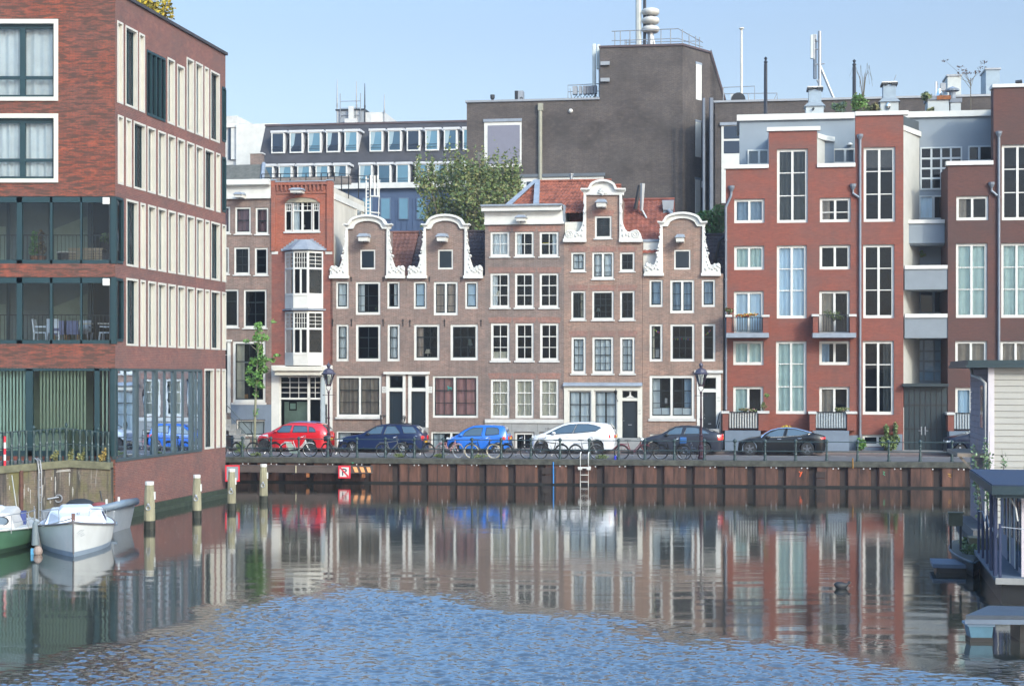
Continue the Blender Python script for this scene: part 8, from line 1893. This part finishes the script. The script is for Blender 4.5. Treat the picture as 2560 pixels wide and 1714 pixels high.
p0, p1 = lq(*e5(850,1475),.06), lq(*e5(1050,1440),.06); MB().tube([p0,p1],.03).torus((p1[0],p1[1],p1[2]-.05),.13,.03,14,6).build('mooring_ring', GREYM, lw)
hl_ = empty('quay_ladder', (0,0,0), 0, 'grey hooked pipe ladder on the old quay wall behind the boats', 'ladder')
pa, pb = lq(*e5(545,790),.2), lq(*e5(722,900),.2); pc = lq(*e5(722,1040),.2)
bx = pa[0]+o_.x; by = pb[1]+o_.y; hl_.location = (bx,by,0); w_ = pb[0]-pa[0]
m = MB()
for dx in (0,.09): m.tube([(dx,.45,pb[2]-.0),(dx+w_*.05,.3,pb[2]+.2),(dx+w_*.4,.12,pb[2]+.30),(dx+w_*.85,0,pb[2]+.22),(dx+w_,0,pb[2]-.15),(dx+w_,0,0)],.03)
m.build('hooked_pipes', GREYM, hl_); m = MB()
for k in range(8): m.tube([(w_-.02,0,.2+k*.27),(w_+.11,0,.2+k*.27)],.018)
m.build('rung', GREYM, hl_)
# railing with closely spaced cast posts
lr = empty('railing', (-14.62,58.25,0), 0, 'dark green railing with closely spaced cast posts on the old quay wall', 'railing')
RX = [(45,800,280),(185,790,272),(318,775,260),(445,770,250),(580,760,262),(695,755,235),(815,755,230),(925,755,218),(1045,755,208),(1162,760,215),(1285,752,222),(1405,760,240),(1520,762,245),(1620,768,255),(1725,775,285),(1815,770,270),(1910,785,275)]
tops = []; mids = []
pst = MB().lathe([(.085,0),(.085,.12),(.06,.16),(.05,.52),(.06,.56),(.035,.62),(.045,.80),(.07,.9),(.075,1.0)],(0,0,0),8); proto = None
for i, (x, yb, yt) in enumerate(RX):
    a = lq(*e5(x, 800), -.15); zb = interp(list(zip([q[0]-o_.x for q in QL], ZQ)), a[0]); yw = a[1]+o_.y; zt = H-(e5(x,yt)[1]-HY)*yw/FOC; hh = zt-zb
    if proto is None: proto = pst.build('post', IRON, lr); p = proto
    else: p = proto.copy(); COL.objects.link(p); p.parent = lr
    p.location = (a[0],a[1],zb); p.scale.z = hh; tops.append((a[0],a[1],zb+hh*.985)); mids.append((a[0],a[1],zb+hh*.50))
    if i in (4,9,14): MB().ball((a[0],a[1],zb+hh+.12),(.06,.06,.07)).tube([(a[0],a[1],zb+hh-.02),(a[0],a[1],zb+hh+.2)],.03).build('finial', IRON, lr)
ext = lambda L_: [(L_[0][0]-4,L_[0][1]-2.0,L_[0][2]-.05)]+L_
MB().tube(ext(tops),.026).build('bar', IRON, lr); MB().tube(ext(mids),.022).build('bar', IRON, lr)
a = lq(*e5(88,760),.0); mp_ = empty('marker_post', (a[0]+o_.x,a[1]+o_.y-.02,2.05), 0, 'slim red and white banded post at the left railing', 'post')
zt = H-(e5(88,355)[1]-HY)*(a[1]+o_.y)/FOC-2.05; bands = MB(); bw_ = MB()
for k in range(5): (bands if k % 2 == 0 else bw_).lathe([(.045,zt*k/5+.002),(.045,zt*(k+1)/5-.002)],(0,0,0),8)
bands.build('red_bands', RED, mp_); bw_.build('white_bands', WHITE, mp_)
for k, (x, lb) in enumerate(((960,'weeds growing on the coping near the railing middle'),(1230,'weeds on the coping right of the tall finial'),(1440,'thin weeds on the coping towards the right end'),(1820,'yellowish grass at the right end of the coping'))):
    a = lq(*e5(x,770),-.05); zb = 2.18; t = empty('weeds', (a[0]+o_.x,a[1]+o_.y,zb), 0, lb, 'plant', 'weeds on the old coping'); leafcloud(m := MB(), [(0,0,.14,.16,.08,.18,1),(.1,0,.3,.06,.05,.2,.3)], 110, .05, rn, 1); m.build('leaves', [LEAFG[2] if k < 3 else M('grass_yellow',(.28,.2,.05),.8,var=.2)], t)
# ======================= boats =================================================
def hull(label, X_, Y_, rot, Ln, Bm, fb_bow, fb_st, mats, name='boat', flare=.25, cat='boat', stern=.8, group=None):
    """local +y runs from the bow to the stern; mats: topside, boot stripe, rubbing strake, deck"""
    t = empty(name, (X_,Y_,0), rot, label, cat, group); N_ = 22; rows = []
    for i in range(N_+1):
        s = i/N_; y = Ln*s; b = Bm/2*(1-(1-min(1,s/.60))**1.75)*(1-(1-stern)*max(0,(s-.6)/.4)**2)+.012
        fb = fb_bow+(fb_st-fb_bow)*min(1,s*1.7)**.8; bl = b*(1-flare*(1-.55*min(1,s*1.8))); rk = .28*(1-min(1,s*3))
        rows.append((y, b, fb, bl, rk))
    def skin(fn, mat, nm, par=t):
        m = MB(); V = []; 
        for (y,b,fb,bl,rk) in rows:
            P = fn(y,b,fb,bl,rk); V += P; k = len(P)
        F = []
        for i in range(N_):
            for j in range(k-1): F.append((i*k+j,i*k+j+1,(i+1)*k+j+1,(i+1)*k+j))
        m.add(V,F); return m.build(nm, mat, par, smooth=True)
    def wp(s_, z, y, b, fb, bl, rk):
        f_ = max(0,z/fb) if fb else 0; w = bl+(b-bl)*f_**.8 if z >= 0 else bl*(1+z*.6); return (s_*w, y+rk*(1-f_), z)
    zb = .14
    for s_ in (1,-1):
        fl = (lambda P: P) if s_ < 0 else (lambda P: P[::-1])
        skin(lambda y,b,fb,bl,rk: fl([wp(s_,z,y,b,fb,bl,rk) for z in [zb+(fb-zb)*q for q in (0,.2,.4,.6,.8,1)]]), mats[0], 'hull')
        skin(lambda y,b,fb,bl,rk: fl([wp(s_,z,y,b,fb,bl,rk) for z in (-.25,0,zb)]), mats[1], 'boot_stripe')
    for s_ in (1,-1): MB().tube([(s_*(b+.012),y,fb-.03) for (y,b,fb,bl,rk) in rows],.035,6).build('rubbing_strake', mats[2], t, smooth=True)
    skin(lambda y,b,fb,bl,rk: [(b,y,fb-.01),(b*.5,y,fb+.03),(0,y,fb+.045),(-b*.5,y,fb+.03),(-b,y,fb-.01)][::-1], mats[3], 'deck')
    y,b,fb,bl,rk = rows[-1]; MB().quad((-b,y,fb),(b,y,fb),(bl,y,-.2),(-bl,y,-.2)).build('transom', mats[0], t)
    return t, rows
BW = M('boat_white',(.62,.62,.58),.35,var=.10,scale=1.3,coat=.5); BWD = M('boat_deck_white',(.66,.69,.73),.4,var=.06); GRYB = M('boat_grey_stripe',(.22,.27,.32),.5); STR = M('strake_brown_grey',(.13,.12,.12),.6); BGR = M('boat_green',(.065,.15,.085),.4,var=.12,scale=1.5,coat=.5)
BT = M('boat_blue_trim',(.03,.05,.18),.5,var=0)
X_, Y_ = at(183, 1394, 0)
wb, rows = hull('white cabin cruiser seen bow-on, moored between the green boat and the grey dinghy', X_, Y_, radians(14), 6.2, 2.30, 1.06, .66, (BW,GRYB,STR,BWD))
MB().tube([(0,-.0,1.08),(0,.06,.6),(0,.20,.1)],.025).build('stem_line', STR, wb)
m = MB()   # cabin: low front trunk, raised roof behind
m.hull8([(-.50,1.3,.80),(.50,1.3,.80),(.90,3.2,.7),(-.90,3.2,.7)],[(-.36,1.5,1.07),(.36,1.5,1.07),(.72,3.0,1.14),(-.72,3.0,1.14)])
cb = m.build('cabin', BWD, wb, bevel=.06)
MB().hull8([(-.94,2.9,.68),(.94,2.9,.68),(.98,4.9,.62),(-.98,4.9,.62)],[(-.74,3.1,1.12),(.74,3.1,1.12),(.76,4.8,1.10),(-.76,4.8,1.10)]).build('cabin', BWD, wb, bevel=.05)
MB().hull8([(-.50,2.6,1.12),(.50,2.6,1.12),(.56,4.0,1.12),(-.56,4.0,1.12)],[(-.38,2.75,1.24),(.38,2.75,1.24),(.44,3.9,1.26),(-.44,3.9,1.26)]).build('raised_roof', BWD, cb, bevel=.05)
for s_ in (1,-1): 
    MB().hull8([(s_*.90,3.2,.78),(s_*.91,3.9,.76),(s_*.925,3.9,.76),(s_*.915,3.2,.78)],[(s_*.80,3.25,1.06),(s_*.80,3.9,1.05),(s_*.815,3.9,1.05),(s_*.815,3.25,1.06)]).build('side_window', M('boat_window',(.02,.025,.07),.15,var=0), cb)
    MB().tube([(s_*.42,.9,.95),(s_*.44,.92,1.34)],.012).tube([(s_*.9,2.6,.7),(s_*.93,2.6,1.18)],.012).tube([(s_*.44,.92,1.34),(s_*.93,2.6,1.18),(s_*1.05,4.4,1.0)],.012).build('guard_rail', GREYM, wb)
MB().box(-.05,.05,.05,.15,1.06,1.28).build('bow_bollard', M('bollard_rust',(.12,.06,.05),.7,var=0), wb); MB().ball((.1,1.9,1.12),(.05,.05,.04)).build('deck_fitting', GREYM, wb)
MB().tube([(-.35,-.02+.05,.78),(.1,.1,.80)],.004).build('emblem_line', GREYM, wb) if False else None
em = MB()   # small sketchy wing emblem on the starboard bow
for (a, b, c_, d) in ((.10,.70,.24,.80),(.14,.66,.30,.80),(.18,.64,.28,.70),(.20,.60,.32,.66)):
    f_ = lambda x: .28+x*.36
    em.tube([(a,f_(a)-.19-a*.05,b),(c_,f_(c_)-.21-c_*.05,d)],.006,4)
em.build('wing_emblem', GREYM, wb)
X2, Y2 = at(-38, 1392, 0)
gb_, rows2 = hull('green-hulled boat with white cabin, cut by the left edge of the picture', X2, Y2-.2, radians(15), 6.4, 2.95, .80, .60, (BGR,M('boat_green_dark',(.02,.045,.025),.5),M('strake_white',(.55,.55,.52),.5),M('boat_deck_pale',(.5,.5,.47),.5,var=.1)))
MB().hull8([(-.9,1.4,.66),(.85,1.4,.66),(1.1,4.4,.6),(-1.0,4.4,.6)],[(-.7,1.7,1.14),(.68,1.7,1.14),(.84,4.2,1.17),(-.7,4.2,1.17)]).build('cabin', M('boat_cabin_cream',(.55,.52,.47),.5,var=.1), gb_, bevel=.08)
MB().hull8([(-.4,2.2,1.14),(.4,2.2,1.14),(.5,3.6,1.15),(-.5,3.6,1.15)],[(-.3,2.3,1.24),(.3,2.3,1.24),(.4,3.5,1.25),(-.4,3.5,1.25)]).build('roof_hatch', BWD, gb_, bevel=.03)
MB().lathe([(.22,0),(.22,.05)],(0,0,0),18,axis='y').build('cabin_window', M('port_window',(.12,.17,.22),.15,var=0), gb_, loc=(.42,1.50,.92)).scale = (1,1,.62)
MB().torus((0,0,0),.22,.02,20,5).build('window_rim', BLKP, gb_, loc=(.42,1.50,.92)).scale = (1,1,.62)
MB().box(.92,1.08,3.6,4.3,.62,1.0).build('side_door', BT, gb_)
m = MB()
for (x,y) in ((.75,1.0),(1.2,2.2),(1.36,3.4),(1.3,4.6)): m.tube([(x,y,.6),(x,y,1.12)],.014)
m.tube([(.4,.5,1.12),(.75,1.0,1.15),(1.2,2.2,1.12),(1.36,3.4,1.08),(1.3,4.6,1.05)],.014).tube([(.75,1.0,.9),(1.2,2.2,.88),(1.36,3.4,.84)],.008).build('guard_rail', GREYM, gb_)
fX, fY = at(88, 1385, 0); t = empty('boat_fender', (fX,fY,0), 0, 'dirty grey tube fender with pink end hanging between the green and white boats', 'fender'); MB().lathe([(.03,1.0),(.08,.9),(.1,.5),(.11,.28),(.04,.25)],(0,0,0),10).build('tube', M('fender_grey',(.13,.16,.17),.6), t); MB().ball((.08,0,.1),(.14,.12,.16)).build('pink_float', M('float_pink',(.26,.20,.17),.6,var=.2), t); MB().box(-.12,-.03,-.05,.05,-.05,.18).build('blue_jug', M('jug_blue',(.08,.28,.45),.5), t)
X3, Y3 = at(232, 1331, 0)
GH = M('dinghy_grey',(.22,.24,.26),.5,var=.12,scale=2); GT = M('dinghy_tube',(.13,.17,.21),.5)
dg = empty('dinghy', (X3,Y3,0), radians(-4), 'grey tender with blue-grey rubber collar behind the white cruiser', 'boat')
MB().hull8([(-1.6,0.1,-.2),(.62,.1,-.2),(.62,2.0,-.2),(-1.6,2.0,-.2)],[(-1.8,-.05,.74),(.78,-.05,.78),(.78,2.2,.78),(-1.8,2.2,.74)]).build('hull', GH, dg, bevel=.05)
MB().tube([(-.9,-.10,.72),(-.6,-.14,.72),(.3,-.12,.80),(.78,-.05,.92),(.88,.3,.96),(.86,2.0,.9)],.13,10).build('rubber_collar', GT, dg, smooth=True)
MB().tube([(.45,-.10,.27),(.86,-.06,.32)],.06,8).build('lower_fender', GT, dg, smooth=True); MB().ball((-.75,.9,.84),(.5,.5,.24),14,8).build('dark_cover', M('cover_dark',(.02,.022,.025),.6), dg, smooth=True)
MB().ball((-.05,.9,.86),(.3,.3,.10)).build('red_cover', M('cover_red',(.22,.05,.05),.7), dg, smooth=True); MB().tube([(.02,.9,1.0),(-.05,.9,1.35)],.03).build('outboard_handle', BLKP, dg); MB().box(.40,.46,.1,.16,.85,1.12).box(.82,.88,.1,.16,.95,1.2).build('white_posts', WHITE, dg)
# floating flecks and a mooring line
m = MB(); rr = random.Random(3)
for k in range(420):
    x, y = (rr.uniform(290,760), rr.uniform(1255,1470)) if k < 190 else ((rr.uniform(40,420), rr.uniform(1400,1470)) if k < 240 else (rr.uniform(760,2350), rr.uniform(1290,1500)))
    X_, Y_ = at(x, y, 0)
    if X_/Y_ < -.236+.0 and Y_ > 57: continue
    a = rr.uniform(0,3.14); s_ = rr.uniform(.010,.030); c_, d_ = cos(a)*s_, sin(a)*s_; m.add([(X_+c_,Y_+d_,.006),(X_-d_*.6,Y_+c_*.6,.010),(X_-c_,Y_-d_,.006),(X_+d_*.6,Y_-c_*.6,.007)],[(0,1,2,3)])
tag(m.build('floating_leaves', M('fleck_pale',(.38,.36,.28),.8,var=.4,scale=9)), kind='stuff')
MB().tube([(.0,.1,1.15),(-.9,2.0,.75),(-1.9,6.0,1.0),(-2.2,8.6,1.9)],.018).build('mooring_line', M('rope_pale',(.4,.38,.32),.8,var=.1), wb)
# coot
cx_, cy_ = at(2104, 1470, 0); ct = empty('coot', (cx_,cy_,0), radians(4), 'small black coot swimming right on the calm water', 'bird')
CB = M('coot_black',(.012,.014,.017),.6,var=0); ct.scale = (.85,.9,.85)
me = MB(); rg = [(-.22,.03,.02,.11),(-.19,.06,.06,.11),(-.12,.09,.115,.085),(-.02,.10,.125,.07),(.08,.08,.10,.065),(.13,.06,.075,.08),(.165,.045,.06,.105),(.185,.042,.05,.135),(.205,.045,.048,.165),(.235,.042,.042,.175),(.262,.024,.026,.168)]
V = []; n = 10
for (x, w_, h_, zc) in rg:
    for k in range(n): a = 2*pi*k/n; V.append((x, w_*cos(a), zc+h_*sin(a)))
me.add(V, [(i*n+k, i*n+(k+1) % n, (i+1)*n+(k+1) % n, (i+1)*n+k) for i in range(len(rg)-1) for k in range(n)]+[tuple(range(n)), tuple((len(rg)-1)*n+k for k in range(n))]); me.build('body', CB, ct, smooth=True, fixn=True)
MB().hull8([(.245,-.012,.168),(.285,-.004,.165),(.285,.004,.165),(.245,.012,.168)],[(.24,-.012,.19),(.285,-.003,.17),(.285,.003,.17),(.24,.012,.19)]).build('bill', WHITE, ct)
# ======================= beige floating house ==================================
JA = radians(-10); PJ = Pl(15.5, 52.0, -10)
J = empty('floating_house', (15.5,52.0,0), JA, 'tall beige boarded floating house with dark flat roof at the right edge', 'houseboat')
BEI = M('board_beige',(.34,.325,.285),.7,var=.05,scale=1.5); MAU = M('board_mauve',(.22,.19,.21),.8,var=.15)
zr = PJ.z(cv('B7',1100,825)[0], cv('B7',1100,825)[1]); m = MB(); pitch = 48*.3253*PJ.t(2500)/FOC; z = zr-.0
k = 0
while z > .3:
    z2 = max(.3, z-pitch); m.hull8([(0,-.03,z2+.012),(9,-.03,z2+.012),(9,.0,z2+.012),(0,.0,z2+.012)],[(0,-.008,z),(9,-.008,z),(9,.0,z),(0,.0,z)]); z = z2
m.build('front_boards', BEI, J)
MB().box(0,9,.002,5,.1,zr).build('joint_backing', M('joint_dark_grey',(.12,.11,.1),.9,var=0), J)  # dark sheet showing through the gaps between the boards
MB().box(-.03,.16,-.08,.05,.1,zr).build('corner_post', M('post_pale',(.52,.47,.47),.6,var=.05), J)
sd_ = MB(); z = zr-.05
while z > .4: z2 = z-.20; sd_.box(-.04,-.002,.06,5.2,z2+.01,z); z = z2
sd_.build('side_boards', MAU, J)
MB().box(-.06,-.03,1.2,1.9,zr-2.0,zr-.6).build('side_window', GLB3, J); MB().tube([(-.4,1.4,zr-.02),(-.42,1.0,zr-.25),(-.25,.2,zr-.35),(-.12,-.05,zr-.5),(-.12,-.05,.3)],.05,8).lathe([(.05,0),(.09,.1)],(-.4,1.4,zr-.1),8).build('rain_pipe', M('pipe_pale',(.36,.35,.33),.5), J)
MB().box(-.75,9.3,-.35,5.6,zr,zr+.10).build('roof_board', M('roof_teal_black',(.012,.03,.035),.5), J); MB().box(-.70,9.3,-.30,5.6,zr+.104,zr+.24).build('roof_edge', MATS['roof_teal_black'], J)
MB().box(-.55,.6,-.5,5,-.5,.28).box(.6,9,-.15,5,-.5,.28).build('float', M('concrete_float',(.10,.10,.10),.9,var=.2), J)
MB().box(-.95,-.04,.4,4,2.6,2.72).hull8([(-.1,.5,1.7),(-.04,.5,1.7),(-.04,.6,1.7),(-.1,.6,1.7)],[(-.9,.5,2.6),(-.8,.5,2.6),(-.8,.6,2.6),(-.9,.6,2.6)]).build('wooden_shelf', M('wood_grey_brown',(.2,.16,.12),.8,var=.2), J)
# ======================= dark-roofed houseboat =================================
KA = radians(-11.5); kx, ky = at(2492, 1445, .6); PK = Pl(kx, ky, -11.5)
K_ = empty('houseboat', (kx,ky,0), KA, 'white-walled houseboat with dark blue flat roof and railed deck, nearest at the right edge', 'houseboat')
DKB = M('roof_dark_blue',(.006,.018,.048),.7,var=.15); DKT = M('fascia_teal',(.010,.028,.035),.5); LV = M('wall_lavender',(.19,.20,.25),.7,var=.08); WW = M('wall_pale_blue_white',(.33,.37,.45),.6,var=.06); DECK = M('deck_grey_blue',(.085,.11,.145),.8,var=.15,scale=4)
MB().box(0,6,0,6.2,.50,.60).build('deck', DECK, K_); MB().box(-.03,6,-.04,-.002,.47,.615).build('deck_edge', M('deck_edge_pale',(.22,.22,.21),.6,var=.15), K_)
MB().box(.12,6,.12,6.2,-.6,.495).build('hull', M('hull_black',(.008,.009,.010),.4,var=0), K_)
cx0 = .62; zw = 2.45
MB().box(cx0,6,.45,5.6,.60,zw).build('cabin_wall', LV, K_); MB().box(cx0+.02,6,.43,.448,.62,zw-.02).build('front_wall', WW, K_)
MB().box(cx0-.03,cx0+.06,.41,.52,.60,zw).build('corner_board', M('post_pale'), K_)
for (y0,y1,z0,z1) in ((.75,1.15,.75,2.3),(1.45,1.8,.62,2.35),(2.5,2.75,1.3,2.35),(3.4,3.7,.62,2.35),(4.3,4.6,1.2,2.35)): MB().box(cx0-.02,cx0-.003,y0,y1,z0,z1).build('dark_window', GLB3, K_)
MB().box(cx0-.03,cx0-.005,1.85,2.0,.62,2.38).box(cx0-.03,cx0-.005,3.0,3.12,.62,2.38).build('frame_post', WHITE, K_)
zk0, zk1 = 2.53, 2.73
MB().box(-.02,6,-.02,6.2,zw+.002,zk0).build('eaves', DKT, K_); MB().box(-.12,6,-.1,6.3,zk0+.002,zk1).build('roof', DKT, K_); MB().box(-.10,6,-.08,6.25,zk1+.002,zk1+.03).build('roof_sheet', DKB, K_)
MB().tube([(.35,.45,2.4),(.45,.3,2.2),(.5,.35,1.9)],.02).build('bracket', WHITE, K_)
rp = MB()
for (x,y,h) in ((.08,.10,1.25),(.05,.9,1.25),(.05,2.0,1.2),(.05,3.0,1.2),(.05,4.2,1.2),(.05,5.4,1.15)): MB().tube([(x,y,.6),(x,y,.6+h)],.035).build('railing_post', M('railing_navy',(.02,.03,.07),.5,var=0), K_)
MB().tube([(.02,.55,.6),(.02,.55,zw)],.05).tube([(.02,1.6,.6),(.02,1.6,zw)],.045).build('roof_post', MATS['railing_navy'], K_)
MB().tube([(.08,.10,1.8),(.05,.5,1.5),(.05,.9,1.8),(.05,1.4,1.55),(.05,2.0,1.8),(.05,2.5,1.55),(.05,3.0,1.8),(.05,3.6,1.6),(.05,4.2,1.8),(.05,5.4,1.7)],.014).tube([(.08,.1,1.78),(2.0,.0,1.62),(4,0,1.5)],.010).build('rope', M('rope_grey',(.35,.37,.4),.8,var=0), K_)
bx_, by_ = at(2424, 1322, .9); t = empty('crate', PK.W(-.45,6.3,.60), KA, 'olive wooden box at the far end of the houseboat deck', 'crate'); MB().box(-.2,.16,0,.3,.62,.95).build('box', M('box_olive',(.09,.085,.05),.8,var=.2), t); MB().box(-.18,-.12,.05,.1,0,.62).box(.08,.14,.05,.1,0,.62).build('leg', BLKP, t); MB().box(-.22,.18,-.02,.32,.95,.98).build('lid', M('box_olive'), t)
jt = empty('jetty', PK.W(-1.0,5.8,0), KA, 'small grey-blue floating jetty between the two houseboats', 'jetty'); MB().box(-.1,2.0,0,1.4,.14,.24).build('planks', DECK, jt); MB().box(0,1.9,.1,1.3,-.3,.135).build('float', M('hull_black'), jt)
# low dark boat filled with plants beside the deck
rx, ry = at(2436, 1440, .0); rb_ = MB()
rbt, _r = hull('low dark rowing boat with green plants beside the houseboat deck', rx-.1, ry-.3, radians(-14), 6.0, 1.0, .42, .38, (M('rowing_dark',(.02,.028,.035),.5),M('hull_black'),M('rowing_edge',(.04,.07,.09),.5),M('rowing_inside',(.03,.035,.03),.8)), stern=.7)
leafcloud(m := MB(), [(0,1.8+k*.5,.5,.28,.3,.13,1) for k in range(6)], 500, .08, rn, 2); m.build('plants', [M('moss_boat',(.07,.10,.05),.8,var=.3),LEAFG[1]], rbt)
# platform with blue float
px_, py_ = at(2414, 1537, .53); pf_ = empty('swim_platform', (px_,py_,0), radians(-3), 'small grey platform resting on a pale blue box float, lower right', 'platform')
MB().add([(0,0,.53),(3,0,.53),(3,1.0,.55),(.75,1.25,.55)],[(0,1,2,3)]).add([(0,0,.45),(3,0,.45),(3,1.0,.45),(.75,1.25,.45)],[(0,3,2,1)]).quad((0,0,.45),(3,0,.45),(3,0,.53),(0,0,.53)).quad((0,0,.45),(0,0,.53),(.75,1.25,.55),(.75,1.25,.45)).build('board', M('board_wet_grey',(.035,.048,.065),.55,var=.2,scale=3), pf_)
MB().box(-.02,3,-.03,.0,.36,.45).build('edge_board', M('edge_blue_grey',(.10,.13,.17),.6), pf_)
MB().box(.04,.58,.02,.5,.31,.355).build('float_lid', M('lid_blue',(.16,.24,.33),.5), pf_); MB().hull8([(.12,.06,.08),(.53,.06,.08),(.53,.46,.08),(.12,.46,.08)],[(.07,.04,.31),(.55,.04,.31),(.55,.48,.31),(.07,.48,.31)]).build('float', M('float_blue',(.06,.14,.19),.5,var=.2,scale=4), pf_); MB().box(.10,.55,.05,.47,-.3,.08).build('float_foot', M('hull_black'), pf_)
MB().box(1.1,3,.15,.9,-.4,.36).build('hull', M('hull_black'), pf_); MB().box(1.35,3,.1,.148,-.2,.355).build('white_plank', WW, pf_)
# willow-like shrub behind the dark roof
sh_ = empty('shrub', PK.W(1.2,8.2,.0), KA, 'light green willowy shrub growing in front of the beige boards', 'plant'); bl = []; m2 = MB()
for k in range(26):
    a = rn.uniform(-1.1,3.0); h = 3.05+rn.uniform(-.5,.75)+(.35 if a > .6 else 0)*1.0; m2.tube([(a*.7,0,.6),(a*.9,rn.uniform(-.2,.2),2.2),(a+rn.uniform(-.15,.15),0,h)],[.02,.012,.004],4)
    for j in range(5): f_ = .45+.55*j/5; bl.append((a*(.8+.2*f_),rn.uniform(-.2,.2),.6+(h-.6)*f_,.10,.1,.28,1))
leafcloud(m := MB(), bl, 2000, .055, rn, 2); m.build('foliage', [M('leaf_willow',(.16,.24,.12),.7,var=.25),M('leaf_willow_dark',(.08,.14,.06),.7,var=.25)], sh_); m2.build('stem', BARK, sh_); MB().box(-1.2,3.2,-.3,.4,.42,.75).build('planter', M('box_olive'), sh_); MB().box(-1.3,3.4,-.5,.6,-.4,.42).build('float', M('hull_black'), sh_)
# ======================= sky, sun, camera ======================================
W_ = bpy.data.worlds.new('World'); SC.world = W_; W_.use_nodes = True; N = W_.node_tree.nodes; L = W_.node_tree.links
sky = N.new('ShaderNodeTexSky'); sky.sky_type = 'NISHITA'; sky.sun_disc = False
AZ, EL = 36.0, 29.0
sky.sun_elevation = radians(EL); sky.sun_rotation = radians(180-AZ); sky.air_density = 1.0; sky.dust_density = SKYD[0]; sky.ozone_density = SKYD[1]; sky.altitude = 0
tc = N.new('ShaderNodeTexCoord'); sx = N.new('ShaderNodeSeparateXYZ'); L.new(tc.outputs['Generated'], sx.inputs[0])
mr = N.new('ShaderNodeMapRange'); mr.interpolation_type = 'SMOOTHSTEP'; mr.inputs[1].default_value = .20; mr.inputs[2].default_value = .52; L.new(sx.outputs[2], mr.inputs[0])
mc = N.new('ShaderNodeMix'); mc.data_type = 'RGBA'; L.new(mr.outputs[0], mc.inputs[0]); mc.inputs[6].default_value = (1.16,1.04,.97,1); mc.inputs[7].default_value = (*SKYUP,1)  # upper sky brightened beyond the sky model, to light water and ambient
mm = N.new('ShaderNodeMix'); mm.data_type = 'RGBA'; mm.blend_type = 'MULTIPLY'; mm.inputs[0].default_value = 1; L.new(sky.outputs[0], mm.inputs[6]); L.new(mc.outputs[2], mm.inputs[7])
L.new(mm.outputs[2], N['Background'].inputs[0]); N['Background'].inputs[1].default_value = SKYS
d = Vector((sin(radians(AZ))*cos(radians(EL)), -cos(radians(AZ))*cos(radians(EL)), sin(radians(EL))))
sn = bpy.data.lights.new('Sun', 'SUN'); sn.energy = SUNE; sn.angle = radians(2.5); sn.color = (1,.92,.79)
so = bpy.data.objects.new('Sun', sn); COL.objects.link(so); so.rotation_euler = d.to_track_quat('Z','Y').to_euler()
cam = bpy.data.cameras.new('Camera'); cam.sensor_width = 36; cam.lens = 36*FOC/2560; cam.clip_end = 6000; cam.clip_start = .5; cam.shift_y = (HY-857)/2560
co = bpy.data.objects.new('Camera', cam); COL.objects.link(co); co.location = (0,0,H); co.rotation_euler = (radians(90),0,0); SC.camera = co
SC.view_settings.view_transform = 'Standard'; SC.view_settings.look = 'None'; SC.view_settings.exposure = EXPO; SC.view_settings.gamma = 1
SC.cycles.transparent_max_bounces = 12; SC.cycles.max_bounces = 8

if HAZE:
    hm = bpy.data.materials.new('haze_air'); hm.use_nodes = True; N = hm.node_tree.nodes; N.remove(N['Principled BSDF']); pv = N.new('ShaderNodeVolumePrincipled')
    pv.inputs['Color'].default_value = (.90,.94,1,1); pv.inputs['Density'].default_value = HAZE; pv.inputs['Anisotropy'].default_value = .25; hm.node_tree.links.new(pv.outputs[0], N['Material Output'].inputs['Volume'])
    hz = MB().box(-400,400,-260,520,-1.6,46).build('haze', hm); tag(hz, kind='stuff')
